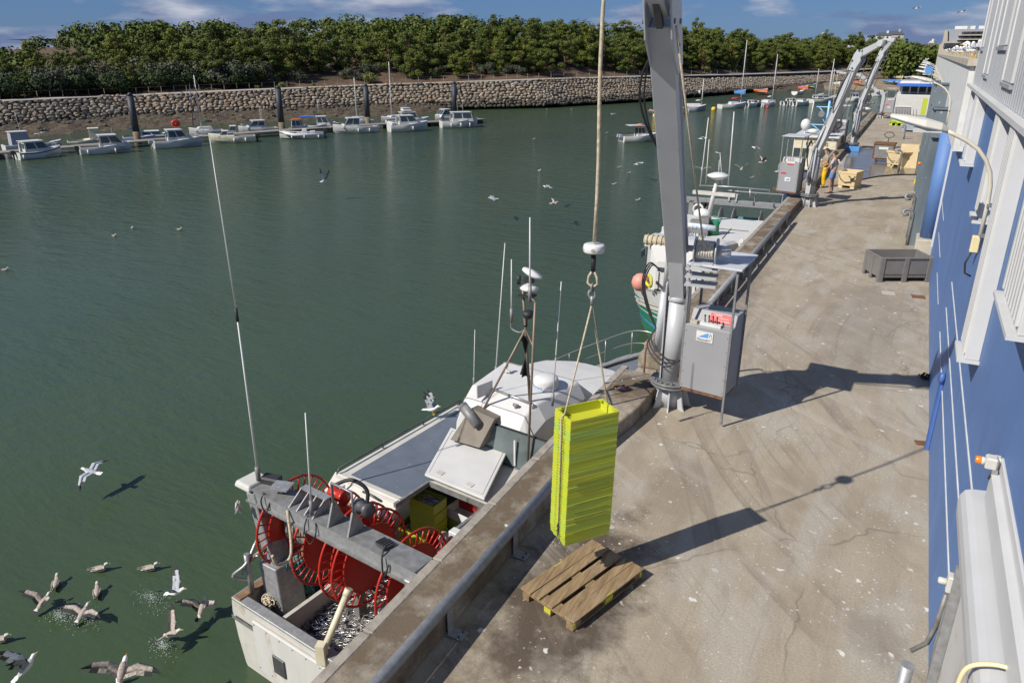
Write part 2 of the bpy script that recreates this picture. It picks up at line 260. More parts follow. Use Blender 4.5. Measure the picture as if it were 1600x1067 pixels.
# ---------------------------------------------------------------- mesh builder
ORG={}
class MB:
    def __init__(s): s.v=[]; s.f=[]; s.sm=[]; s.mi=[]; s.cur=0
    def add(s,vs,fs,smooth=False,M=None):
        o=len(s.v)
        for q in vs:
            q=Vector(q); s.v.append(M@q if M is not None else q)
        for f in fs: s.f.append([i+o for i in f]); s.sm.append(smooth); s.mi.append(s.cur)
        return s
    def box(s,c,d,rot=0,M=None,tap=None):
        x,y,z=d[0]/2,d[1]/2,d[2]/2; tx,ty=(tap or (1,1))
        vs=[(-x,-y,-z),(x,-y,-z),(x,y,-z),(-x,y,-z),(-x*tx,-y*ty,z),(x*tx,-y*ty,z),(x*tx,y*ty,z),(-x*tx,y*ty,z)]
        T=Matrix.Translation(Vector(c))@(Matrix.Rotation(rot,4,'Z') if isinstance(rot,(int,float)) else rot)
        if M is not None: T=M@T
        return s.add(vs,[(0,3,2,1),(4,5,6,7),(0,1,5,4),(1,2,6,5),(2,3,7,6),(3,0,4,7)],False,T)
    def rings(s,rs,closed=True,cap=True,smooth=True,M=None):
        n=len(rs[0]); vs=[q for r in rs for q in r]; fs=[]
        for i in range(len(rs)-1):
            for j in range(n if closed else n-1):
                k=(j+1)%n; fs.append((i*n+j,i*n+k,(i+1)*n+k,(i+1)*n+j))
        s.add(vs,fs,smooth,M)
        if cap and closed:
            o=len(s.v)-len(vs)
            s.f.append([o+j for j in range(n)][::-1]); s.sm.append(False); s.mi.append(s.cur)
            s.f.append([o+(len(rs)-1)*n+j for j in range(n)]); s.sm.append(False); s.mi.append(s.cur)
        return s
    def cyl(s,a,b,r0,r1=None,n=10,M=None,cap=True):
        a=Vector(a); b=Vector(b); r1=r0 if r1 is None else r1; d=(b-a).normalized()
        u=d.orthogonal().normalized(); v=d.cross(u)
        return s.rings([[c+r*(math.cos(2*math.pi*i/n)*u+math.sin(2*math.pi*i/n)*v) for i in range(n)] for c,r in ((a,r0),(b,r1))],cap=cap,M=M)
    def tube(s,pts,r,n=7,M=None,closed=False):
        P=[Vector(q) for q in pts]; rs=[]; u=None; m=len(P)
        for i,q in enumerate(P):
            d=((P[min(i+1,m-1)]-P[max(i-1,0)]) if not closed else (P[(i+1)%m]-P[(i-1)%m])).normalized()
            u=d.orthogonal().normalized() if u is None else (u-d*u.dot(d)).normalized()
            v=d.cross(u); rr=r[i] if isinstance(r,(list,tuple)) else r
            rs.append([q+rr*(math.cos(2*math.pi*k/n)*u+math.sin(2*math.pi*k/n)*v) for k in range(n)])
        if closed: rs.append(rs[0]); return s.rings(rs,cap=False,M=M)
        return s.rings(rs,M=M)
    def lathe(s,prof,c=(0,0,0),n=16,M=None):
        c=Vector(c); return s.rings([[c+Vector((r*math.cos(2*math.pi*i/n),r*math.sin(2*math.pi*i/n),z)) for i in range(n)] for r,z in prof],M=M)
    def ball(s,c,r,n=10,M=None,sz=(1,1,1)):
        m=max(4,n//2+1); c=Vector(c); rs=[]
        for i in range(m):
            a=-math.pi/2+math.pi*(i+.02)/(m-1+.04); rs.append([c+Vector((r*sz[0]*math.cos(a)*math.cos(2*math.pi*j/n),r*sz[1]*math.cos(a)*math.sin(2*math.pi*j/n),r*sz[2]*math.sin(a))) for j in range(n)])
        return s.rings(rs,M=M)
    def prism(s,poly,h0,h1,M=None):
        "polygon in x,y raised from h0 to h1"
        n=len(poly); vs=[(q[0],q[1],h0) for q in poly]+[(q[0],q[1],h1) for q in poly]
        return s.add(vs,[tuple(range(n))[::-1],tuple(range(n,2*n))]+[(i,(i+1)%n,n+(i+1)%n,n+i) for i in range(n)],False,M)
    def sweep(s,poly,a,b,M=None):
        "polygon of 3-D points extruded by vector b-a"
        d=Vector(b)-Vector(a); n=len(poly); vs=[Vector(q) for q in poly]+[Vector(q)+d for q in poly]
        return s.add(vs,[tuple(range(n))[::-1],tuple(range(n,2*n))]+[(i,(i+1)%n,n+(i+1)%n,n+i) for i in range(n)],False,M)
    def build(s,name,mt,parent=None,bevel=0,seg=1,M=None,recalc=False):
        me=bpy.data.meshes.new(name); o0=ORG.get(parent.name,Vector()) if parent else Vector()
        if M is not None and parent is None: pass
        me.from_pydata([tuple(q-o0) for q in s.v],[],s.f); me.polygons.foreach_set('use_smooth',s.sm); me.polygons.foreach_set('material_index',s.mi)
        for x in (mt if isinstance(mt,(list,tuple)) else [mt]): me.materials.append(MATS[x])
        me.update()
        ob=bpy.data.objects.new(name,me); COL.objects.link(ob)
        if parent: ob.parent=parent
        if bevel:
            b=ob.modifiers.new('b','BEVEL'); b.width=bevel; b.segments=seg; b.limit_method='ANGLE'; b.angle_limit=math.radians(40); b.harden_normals=False
        if recalc:
            import bmesh
            bm=bmesh.new(); bm.from_mesh(me); bmesh.ops.recalc_face_normals(bm,faces=bm.faces); bm.to_mesh(me); bm.free()
        return ob
def tag(o,label=None,cat=None,group=None,kind=None):
    for k,v in (('label',label),('category',cat),('group',group),('kind',kind)):
        if v: o[k]=v
    return o
def thing(name,label,cat,loc=(0,0,0),group=None):
    "an Empty at the base; children built afterwards in world coordinates land relative to it"
    o=bpy.data.objects.new(name,None); COL.objects.link(o); o.location=loc; o.empty_display_size=.3
    ORG[o.name]=Vector(loc); return tag(o,label,cat,group)
def proto(name,label,cat,group=None): return thing(name,label,cat,(0,0,0),group)   # built in local coordinates about 0
def part(mb,name,mt,parent,**k): return mb.build(name,mt,parent,**k)
def sub(mb,name,mt,par,**k):
    "sub-part of a part (part sits at its thing's origin)"
    ORG[par.name]=ORG.get(par.parent.name,Vector()); return mb.build(name,mt,par,**k)
def copy_tree(o,loc=None,rot=None,scale=None,label=None,parent=None):
    c=o.copy(); COL.objects.link(c); c.parent=parent
    if loc is not None: c.location=loc
    if rot is not None: c.rotation_euler=rot if isinstance(rot,(tuple,list)) else (0,0,rot)
    if scale is not None: c.scale=(scale,)*3 if isinstance(scale,(int,float)) else scale
    if label: c['label']=label
    for ch in list(o.children): copy_tree(ch,parent=c)
    return c
def struct(mb,name,mt,**k): return tag(mb.build(name,mt,**k),kind='structure')
def text_mesh(s,size,M,extrude=.002,shear=0):
    cu=bpy.data.curves.new('t','FONT'); cu.body=s; cu.size=size; cu.extrude=extrude; cu.align_x='CENTER'; cu.align_y='CENTER'; cu.shear=shear
    o=bpy.data.objects.new('t',cu); dg=bpy.context.evaluated_depsgraph_get(); me=bpy.data.meshes.new_from_object(o)
    mb=MB(); mb.add([v.co for v in me.vertices],[tuple(q.vertices) for q in me.polygons],False,M)
    bpy.data.objects.remove(o); return mb
def frame(o,x,y):
    "4x4 with origin o, axes x (text right) and y (text up)"
    x=Vector(x).normalized(); y=Vector(y); y=(y-x*y.dot(x)).normalized(); z=x.cross(y)
    return Matrix(((x.x,y.x,z.x,o[0]),(x.y,y.y,z.y,o[1]),(x.z,y.z,z.z,o[2]),(0,0,0,1)))
def spline(P,n=6):
    P=[Vector(q) for q in P]; out=[]
    for i in range(len(P)-1):
        a=P[max(0,i-1)]; b=P[i]; c=P[i+1]; d=P[min(len(P)-1,i+2)]
        for j in range(n):
            t=j/n; out.append(.5*((2*b)+(c-a)*t+(2*a-5*b+4*c-d)*t*t+(3*b-a-3*c+d)*t**3))
    return out+[P[-1]]
WL=-3.3
# ================================================================= SETTING
m=MB(); m.add([(-900,-400,WL),(500,-400,WL),(500,1600,WL),(-900,1600,WL)],[(0,1,2,3)]); struct(m,'water','water')
# quay
WX=1.07
m=MB(); m.box((3.6,41,-4.0),(15.6,98,8.0)); struct(m,'quay','quay_concrete')        # x -4.2..11.4, y -8..90
m=MB()
m.prism([(-4.22,-8),(-3.68,-8),(-3.66,9.6),(-3.42,11.3),(-3.38,12.75),(-4.22,12.75)],.004,.30)
m.prism([(-4.22,13.62),(-3.70,13.62),(-3.72,40),(-3.75,89),(-4.22,89)],.004,.30)
struct(m,'quay_kerb','kerb_concrete',bevel=.02)
m=MB()
for i in range(70):
    if 12.7<(-6+i*1.35)<13.5: continue
    m.box((-4.235,-6+i*1.35+.67,.1),(.14,1.33,.425))
struct(m,'quay_edge_stones','concrete_stone',bevel=.015)
def disc_patch(cx,cy,rx,ry,z,seed,n=48):
    rr=random.Random(seed); ph=[rr.uniform(0,6) for _ in range(5)]
    return [(cx+rx*math.cos(a)*(1+.12*math.sin(3*a+ph[0])+.08*math.sin(5*a+ph[1])+.05*math.sin(9*a+ph[2])),cy+ry*math.sin(a)*(1+.1*math.sin(2*a+ph[3])+.08*math.sin(6*a+ph[4])),z) for a in [2*math.pi*i/n for i in range(n)]]
m=MB(); pd=[pz(*q) for q in ((1318,262),(1322,246),(1330,238),(1352,233),(1380,236),(1410,234),(1437,238),(1440,262),(1436,274),(1418,274),(1398,275),(1372,277),(1350,281),(1336,284),(1322,283))]; m.add([Vector((q.x,q.y,.006)) for q in pd],[tuple(range(len(pd)))]); struct(m,'wet_puddle','wet_concrete')
for i,(xx,yy,lb) in enumerate(((1388,458,'pale rust stained metal plate set flat in the quay in front of the grey bin'),(1435,464,'dark rusty metal plate set flat in the quay, nearer the blue wall'))):
    P=pz(xx,yy); m=MB(); m.box((P.x,P.y,.004),(.32,.30,.012),.1); tag(m.build('ground_plate','rust' if i else 'plinth'),lb,'metal plate','plates in the quay')
# ---- bank
base=[(-260,206),(-100,202),(0,193),(100,186),(200,179),(400,171),(600,163),(850,158),(1000,150),(1150,139),(1300,128),(1400,122),(1470,118)]
topy=[(-260,176),(-100,166),(0,158.5),(100,154),(200,150),(400,141),(600,133),(850,124.5),(1000,120),(1150,117),(1300,112),(1400,106),(1470,103)]
def interp(tab,x):
    for (a,b),(c,d) in zip(tab,tab[1:]):
        if x<=c: return b+(d-b)*max(0,(x-a)/(c-a)) if x>=a else b
    return tab[-1][1]
WB=-2.1
bank=[]
def bank_pt(x):
    B=pz(x,interp(base,x),WB); B2=pz(x+12,interp(base,x+12),WB); d=math.hypot(B.x,B.y); tv=(B2-B).normalized(); vd=Vector((B.x,B.y,0)).normalized(); D=d+3.0/max(.38,abs(tv.x*vd.y-tv.y*vd.x))
    r=ray(x,interp(topy,x)); k=D/math.hypot(r.x,r.y); T=Vector((0,0,H))+r*k
    return B,T
xs=list(range(-260,1471,10)); bank=[bank_pt(x) for x in xs]
def outward(i):
    a=bank[max(0,i-3)][1]; b=bank[min(len(bank)-1,i+3)][1]; t=(b-a); t.z=0; t.normalize(); return Vector((-t.y,t.x,0))
def lerp(tab,x):
    if x<=tab[0][0]: return tab[0][1]
    for (a,b),(c,d) in zip(tab,tab[1:]):
        if x<=c: return b+(d-b)*(x-a)/(c-a)
    return tab[-1][1]
HP=[(0,0),(2.6,.05),(4,.15),(12,2.0),(24,4.0),(40,5.2),(70,6.0),(140,7.5),(260,9.5),(500,10)]
def hk(i): # how high the dune stands along the bank
    x=xs[i]; return lerp([(-260,.35),(0,.45),(150,.6),(350,.8),(700,.95),(1000,1.12),(1200,1.1),(1350,.8),(1470,.7)],x)
def ground(i,d):
    T=bank[i][1]; q=T+outward(i)*d; q.z=T.z+lerp(HP,d)*hk(i)+(.5*mnoise.noise(Vector((q.x*.08,q.y*.08,0)))*min(1,d/12) if d>3.5 else 0); return q
ds=[0,2.6,4,6,9,12,16,20,24,30,36,44,55,70,100,140,200,260,400]
m=MB(); n=len(ds)
vs=[ground(i,d) for i in range(len(bank)) for d in ds]
fs=[(i*n+j,(i+1)*n+j,(i+1)*n+j+1,i*n+j+1) for i in range(len(bank)-1) for j in range(1,n-1)]
m.add(vs,[f[::-1] for f in fs],True); struct(m,'dune','dune_ground')
m=MB(); m.add([q+Vector((0,0,.02)) for i in range(len(bank)) for q in (bank[i][1]-outward(i)*.3,ground(i,2.7))],[(2*i+1,2*i+3,2*i+2,2*i) for i in range(len(bank)-1)]); struct(m,'path','path_pale')
# mud strip
wat=[(-260,236),(-100,226),(0,219),(150,207),(300,197),(450,189),(600,182),(680,175),(750,168.5),(850,161.5),(1000,153.5),(1150,144),(1250,143),(1330,142),(1400,146),(1470,152)]
m=MB(); K=7; rows=[]
for i,x in enumerate(xs):
    A=pz(x,interp(wat,x),WL); B=bank[i][0].copy(); B.z=WB; row=[]
    A=A+(A-B).normalized()*1.5; A.z=WL-.25
    for k in range(K+1):
        q=A.lerp(B+outward(i)*.8,k/K); q.z+= (.28*mnoise.noise(Vector((q.x*.5,q.y*.5,3)))+.16*mnoise.noise(Vector((q.x*1.4,q.y*1.4,3))))*(1 if 0<k<K else 0)
        row.append(q)
    rows.append(row)
cut=xs.index(1290)
for nm,mt,r0,r1 in (('mud_bank','mud_weed',0,cut),('beach','sand',cut,len(xs)-1)):
    m=MB(); sub_=rows[r0:r1+1]; m.add([q for r in sub_ for q in r],[(a*(K+1)+b,(a+1)*(K+1)+b,(a+1)*(K+1)+b+1,a*(K+1)+b+1) for a in range(len(sub_)-1) for b in range(K)],False); struct(m,nm,mt)
# rock wall: fill behind, then stones
m=MB(); m.add([q for i in range(len(bank)) for q in (bank[i][0]+outward(i)*.75-Vector((0,0,.15)),bank[i][1]+outward(i)*.6-Vector((0,0,.14)))],[(2*i,2*i+2,2*i+3,2*i+1) for i in range(len(bank)-1)])
wall_root=thing('rock_wall','long wall of rough rounded stones along the far bank under the trees','wall')
m.build('wall_core','stones_dark',wall_root)
ICO=[(0,0,1)]+[(math.cos(a)*.894,math.sin(a)*.894,.447) for a in [i*math.tau/5 for i in range(5)]]+[(math.cos(a)*.894,math.sin(a)*.894,-.447) for a in [(i+.5)*math.tau/5 for i in range(5)]]+[(0,0,-1)]
ICF=[(0,1,2),(0,2,3),(0,3,4),(0,4,5),(0,5,1),(1,6,2),(2,7,3),(3,8,4),(4,9,5),(5,10,1),(2,6,7),(3,7,8),(4,8,9),(5,9,10),(1,10,6),(11,7,6),(11,8,7),(11,9,8),(11,10,9),(11,6,10)]
mlo,mhi=MB(),MB()
rr=random.Random(11); i=0
seglen=[0]
for a,b in zip(bank,bank[1:]): seglen.append(seglen[-1]+(b[1]-a[1]).length)
def wall_at(sd,f):
    for k in range(len(seglen)-1):
        if seglen[k+1]>=sd or k==len(seglen)-2:
            u=(sd-seglen[k])/max(.01,seglen[k+1]-seglen[k]); B=bank[k][0].lerp(bank[k+1][0],u); T=bank[k][1].lerp(bank[k+1][1],u); return B.lerp(T,f),(T-B).length,outward(k)
s0=0; tot=seglen[-1]
ROWH=.56
for r in range(-2,10):
    sd=rr.uniform(0,.5)
    while sd<tot:
        P,L,o=wall_at(sd,0); f=(r+.5)*ROWH/L; wd=rr.uniform(.5,1.25)*(1+.4*(sd/tot)**2)
        if f<1.0:
            P,_,o=wall_at(sd+wd/2,f+rr.uniform(-.03,.03)); sx=wd*.54; szz=ROWH*rr.uniform(.46,.66); tv=Vector((o.y,-o.x,0))
            Mx=Matrix(((tv.x*sx,o.x*.3,0,P.x),(tv.y*sx,o.y*.3,0,P.y),(0,0,szz,P.z),(0,0,0,1)))@Matrix.Rotation(rr.uniform(-.4,.4),4,'Y')@Matrix.Rotation(rr.uniform(0,6),4,'X')
            dark=(f<.05+rr.uniform(-.06,.05))
            (mlo if dark else mhi).add([Vector(q)*rr.uniform(.78,1.16) for q in ICO],ICF,False,Mx)
        sd+=wd
mhi.build('stones','stones',wall_root); mlo.build('stones','stones_dark',wall_root)
# scattered rocks on mud
m=MB()
for k in range(420):
    i=rr.randrange(8,150); row=rows[i]; q=row[rr.choice([3,4,5,6,6,6])]+Vector((rr.uniform(-1,1),rr.uniform(-1,1),.0)); s=rr.uniform(.15,.42)
    m.add([Vector(v)*s*rr.uniform(.6,1.1) for v in ICO],ICF,False,Matrix.Translation(q)@Matrix.Scale(.6,4,(0,0,1)))
tag(m.build('mud_rocks','stones_dark'),'dark weedy rocks scattered on the mud bank','rocks',kind='stuff')
# wire fence posts beside the path
fr=thing('path_fence','low wire fence of thin pale posts beside the far path below the trees','fence')
for k in range(64):
    i=24+k*2 if k<56 else 136+(k-56); i=min(i,len(bank)-2); q=ground(i,3.3); m=MB(); m.box((q.x,q.y,q.z+.45),(.07,.07,.9)); m.build('post','wood_pontoon',fr)
m=MB(); m.tube([ground(i,3.3)+Vector((0,0,.85)) for i in range(24,150,3)],.012,4); m.build('wire','galv_old',fr)
# ================================================================= TREES
def leaf_cluster(m,c,r,n,rnd,s0,flat=.7):
    for _ in range(n):
        d=Vector((rnd.gauss(0,1),rnd.gauss(0,1),rnd.gauss(0,1))).normalized(); q=c+Vector((d.x*r,d.y*r,d.z*r*flat))*rnd.uniform(.55,1.08)
        nrm=(d+Vector((rnd.uniform(-.7,.7),rnd.uniform(-.7,.7),rnd.uniform(-.2,.9)))).normalized(); u=nrm.orthogonal().normalized(); u=(Matrix.Rotation(rnd.uniform(0,6.3),3,nrm)@u); v=nrm.cross(u); s=s0*rnd.uniform(.6,1.25)
        m.add([q-u*s*.5-v*s*.35,q+u*s*.5-v*s*.3,q+u*s*.3+v*s*.5,q-u*s*.35+v*s*.55+nrm*s*.15],[(0,1,2,3)])
def make_pine(seed,h=7.0,name='pine_tree',leaf='needles',low=.10,wide=3.0,label='green pine tree in the dense wood on the far bank',cat='tree',grp='pine trees of the wood on the far bank',ncl=40,lf=.17):
    rnd=random.Random(seed); root=proto(name,label,cat,grp)
    m=MB(); lean=Vector((rnd.uniform(-.6,.6),rnd.uniform(-.6,.6),0)); pts=[Vector((0,0,-.5)),Vector((0,0,h*.25))+lean*.3,Vector((0,0,h*.55))+lean*.7,Vector((0,0,h*.9))+lean]
    m.tube(pts,[.17,.14,.10,.03],6); cl=[]
    for k in range(ncl):
        f=rnd.uniform(low,1.0); a=rnd.uniform(0,math.tau); rad=wide*(1-.75*(max(0,f-.55)/.45)**1.6)*rnd.uniform(.25,1)*(.55+.45*min(1,(f-low)/.25+.3))
        tp=Vector((math.cos(a)*rad,math.sin(a)*rad,h*f))+lean*f; st=Vector((0,0,h*max(.2,f-.22)))+lean*f*.8
        m.tube([st,st.lerp(tp,.6)+Vector((0,0,.1)),tp],[.06,.045,.02],4); cl.append((tp,rnd.uniform(.42,.92)*(1.1 if f<.8 else .8)))
    m.build('trunk','trunk',root)
    m=MB()
    for tp,r in cl: leaf_cluster(m,tp,r,int(250*r*r+35),rnd,lf,.62)
    m.build('crown',leaf,root); return root
pines=[make_pine(s,h=rh,wide=wd) for s,rh,wd in ((1,7.2,2.7),(2,6.4,2.5),(3,7.8,2.9),(4,6.8,2.4),(5,7.0,3.0),(6,6.0,2.6))]
used=set(); rt=random.Random(5); cnt=0
rowsd=[(7.5,3.7,.80),(11.5,3.6,.98),(16.5,3.8,1.06)]
for ri,(dd,sp,sc_) in enumerate(rowsd):
    sd=rt.uniform(0,4)+10
    while sd<tot-2:
        k=max(j for j in range(len(seglen)) if seglen[j]<=sd); x=xs[k]
        step=sp*rt.uniform(.8,1.25)*(1+.35*max(0,(x-900)/500))
        if x>-140:
            q=ground(min(k,len(bank)-2),dd+rt.uniform(-2,2)); s=.96*sc_*rt.uniform(.86,1.08)*lerp([(0,.58),(150,.70),(350,.94),(760,1.0),(1000,1.1),(1200,1.2),(1330,1.15),(1470,1.2)],x)
            skip=(ri==0 and (x<60 or (480<x<1000 and rt.random()<.35))) or (ri==1 and 480<x<1000 and rt.random()<.08)
            if not skip and cnt<292:
                pi=rt.randrange(6); a=rt.uniform(0,6.28)
                if pi not in used: used.add(pi); o=pines[pi]; o.location=q; o.rotation_euler=(0,0,a); o.scale=(s,s,s)
                else: copy_tree(pines[pi],q,a,(s,s,s*rt.uniform(.9,1.1)))
                cnt+=1
        sd+=step
print('pines',cnt)
# far wood behind as one mass
m=MB(); rf=random.Random(9)
for k in range(900):
    i=rf.randrange(8,len(bank)-1); d=rf.uniform(20,60) if k%3 else rf.uniform(60,130)
    q=ground(i,d); q.z+=rf.uniform(1.5,6.2)*(.8 if xs[i]>1250 else 1)*(.45 if xs[i]<200 else 1); leaf_cluster(m,q,rf.uniform(1.3,2.3),105,rf,.48,.75)
for k in range(260):
    xx=rf.uniform(1385,1545); dd=rf.uniform(285,330); r_=ray(xx,100); A=Vector((0,0,0))+Vector((r_.x,r_.y,0)).normalized()*dd; zz=lerp([(1385,10),(1420,9.4),(1470,8.2),(1545,9)],xx)
    leaf_cluster(m,Vector((A.x,A.y,rf.uniform(-1,zz-1.5))),rf.uniform(2.0,3.4),60,rf,.95,.7)
tag(m.build('far_wood','needles'),'far green wood rising behind the front pines','wood',kind='stuff')
# shrubs along the foot of the wood
def make_bush(seed,leaf,label,name,grp,w=2.0,h=1.9,n=9):
    rnd=random.Random(seed); root=proto(name,label,'shrub',grp); m=MB(); mt=MB()
    for k in range(n):
        a=rnd.uniform(0,6.3); rr_=w*rnd.uniform(0,.75); c=Vector((math.cos(a)*rr_,math.sin(a)*rr_,h*rnd.uniform(.3,.8))); leaf_cluster(m,c,rnd.uniform(.6,.95),120,rnd,.2,.85); mt.tube([(0,0,-.3),c*.5,c],[.05,.04,.02],4)
    m.build('foliage',leaf,root); mt.build('stem','trunk',root); return root
bd=make_bush(1,'leaf_dark','dark green shrub at the foot of the far wood above the rock wall','shrub','dark shrubs above the rock wall')
bg_=make_bush(2,'leaf_grey','grey green feathery shrub at the foot of the far wood above the rock wall','feathery_shrub','grey green shrubs above the rock wall',2.2,2.6)
by=make_bush(3,'leaf_yellow','bright yellow green bush on top of the rock wall beside the sailing mast','bright_bush',None,1.7,2.0)
fi=[True,True]
for k in range(150):
    x=rt.uniform(-70,430) if k<72 else rt.uniform(420,1450); i=min(range(len(xs)),key=lambda j:abs(xs[j]-x)); q=ground(i,rt.uniform(4.6,8) if k%3 and k<72 else rt.uniform(6,15)); wh=0 if rt.random()<.62 else 1; src=(bd,bg_)[wh]; s=rt.uniform(.8,1.5)*(1 if k<72 else .62); a=rt.uniform(0,6)
    if fi[wh]: fi[wh]=False; src.location=q; src.rotation_euler=(0,0,a); src.scale=(s,)*3
    else: copy_tree(src,q,a,s)
i=xs.index(590); by.location=ground(i,4.3)
for x,s in ((455,.45),(505,.3),(410,.3),(1375,.6),(1060,.25)):
    i=xs.index(int(x/10)*10); copy_tree(by,ground(i,2.9),x,s,label={455:'small yellow green bush on the rock wall left of the third pile',505:'tiny yellow green tuft on the rock wall beside the third pile',410:'tiny yellow green tuft on the rock wall above the cream boat',1375:'round green bush at the far end of the bank behind the crane booms',1060:'tiny green tuft on the wall behind the near crane boom'}[x])
# ================================================================= PONTOON, PILES, SMALL BOATS
PZ=WL+.45
pp=[pz(x,y,PZ) for x,y in ((-60,246),(0,240),(215,222),(441,205),(575,196),(711,190),(752,187))]
for k,(a,b) in enumerate(zip(pp,pp[1:])):
    d=(b-a).normalized(); s=Vector((-d.y,d.x,0))*.95
    if k==0: pr=thing('pontoon','long floating wooden pontoon with the small boats moored along it','pontoon',a)
    m=MB(); n=max(2,int((b-a).length/6)); 
    for j in range(n):
        p=a.lerp(b,j/n)+d*.05; q=a.lerp(b,(j+1)/n)-d*.05; m.sweep([p-s,q-s,q+s,p+s],(0,0,-.04),(0,0,.1))
    m.build('deck','wood_pontoon',pr); m=MB()
    for j in range(n):
        p=a.lerp(b,(j+.5)/n); m.box((p.x,p.y,p.z-.32),(1.6,1.7,.5),math.atan2(d.y,d.x))
    m.build('float','rubber',pr)
for (x,yb,yt,lb) in ((215,219,146,'first dark mooring pile from the left, with a pointed cap, at the pontoon'),(441,203,135,'second dark mooring pile from the left, beside the black and white inflatable'),(575,194,132,'third dark mooring pile, behind the white boat with a dark window'),(711,187,128,'fourth mooring pile, furthest right, behind the long cabin boat')):
    P=pz(x,yb,PZ)+Vector((0,0,0)); t=ztop(P,yt); pr=thing('mooring_pile',lb,'pile',P,'piles along the pontoon'); m=MB(); m.cyl((P.x,P.y,WL-1),(P.x,P.y,WL+1.35),.37,.37,16); m.build('wet_foot','pile_weed',pr)
    m=MB(); m.cyl((P.x,P.y,WL+1.35),(P.x,P.y,t-.25),.36,.36,16); m.build('shaft','pile_dark',pr); m=MB(); m.cyl((P.x,P.y,t-.25),(P.x,P.y,t+.1),.38,.08,16); m.build('cap','pile_dark',pr)
def hull_rings(L,B,fb,bowrise=.35,n=13,stern=.82,pw=2.0):
    st=[]
    for i in range(n):
        t=i/(n-1); x=-L/2+L*t; b=B/2*(stern+(1-stern)*min(1,t/.35))*(1-max(0,(t-.42)/.58)**pw); h=fb+bowrise*max(0,(t-.3)/.7)**1.6; b=max(b,.03)
        st.append((x+(0),b,h,t))
    return st
def hull_mesh(L,B,fb,col,parent,bowrise=.35,stern=.82,deckf=.45,cw='gelcoat',floor='deck_grey',stripe=None,pw=2.0):
    st=hull_rings(L,B,fb,bowrise,15,stern,pw); m=MB(); rs=[]
    for x,b,h,t in st:
        rake=.35*max(0,t-.6)/.4; f=1-.5*max(0,(t-.5)/.5)
        rs.append([Vector((x+rake*(zz>0)*1.0,yy,zz)) for yy,zz in ((b,h),(b*1.02,h*.72),(b*.96*f,h*.25),(b*.82*f,-.1),(0,-.35),(-b*.82*f,-.1),(-b*.96*f,h*.25),(-b*1.02,h*.72),(-b,h))])
    m.rings(rs,closed=False,cap=False); m.add(rs[0],[tuple(range(9))]); hu=m.build('hull',col,parent)
    if stripe:
        m=MB()
        for s in (0,8):
            pr=[(r[s],r[1 if s==0 else 7]) for r in rs]
            off=Vector((0,.012 if s==0 else -.012,0)); m.rings([[a.lerp(b,.25)+off,a.lerp(b,.8)+off] for a,b in pr],closed=False,cap=False)
        sub(m,'stripe',stripe,hu)
    # gunwale, inner wall, floor, foredeck
    m=MB(); g=.09; fl=max(.08,fb-.5)
    for s in (1,-1):
        m.rings([[Vector((r[0 if s>0 else 8])),Vector((r[0 if s>0 else 8]))+Vector((0,-s*min(g,st[i][1]*.9),.03)),Vector((r[0].x,s*max(0,st[i][1]-g-.02),fl))] for i,r in enumerate(rs)],closed=False,cap=False,smooth=False)
    m.rings([[Vector((r[0].x,max(0,st[i][1]-g),fl+.01)),Vector((r[0].x,-max(0,st[i][1]-g),fl+.01))] for i,r in enumerate(rs)],closed=False,cap=False,smooth=False)
    m.box((-L/2+.06,0,(fb+fl)/2+.02),(.1,B*stern*.94,fb-fl)); m.build('cockpit',floor,parent)
    m=MB(); k=[i for i,q in enumerate(st) if q[3]>=deckf]
    if deckf<1:
        m.rings([[rs[i][0]+Vector((0,0,.02)),Vector((rs[i][0].x,st[i][1]*.5,st[i][2]+.10)),Vector((rs[i][0].x,0,st[i][2]+.13)),Vector((rs[i][0].x,-st[i][1]*.5,st[i][2]+.10)),rs[i][8]+Vector((0,0,.02))] for i in k],closed=False,cap=False)
        i=k[0]; x=rs[i][0].x; m.add([(x,st[i][1]-.05,st[i][2]+.02),(x,-st[i][1]+.05,st[i][2]+.02),(x,-st[i][1]+.05,fl),(x,st[i][1]-.05,fl)],[(0,1,2,3)]); m.build('foredeck',cw,parent)
    return st
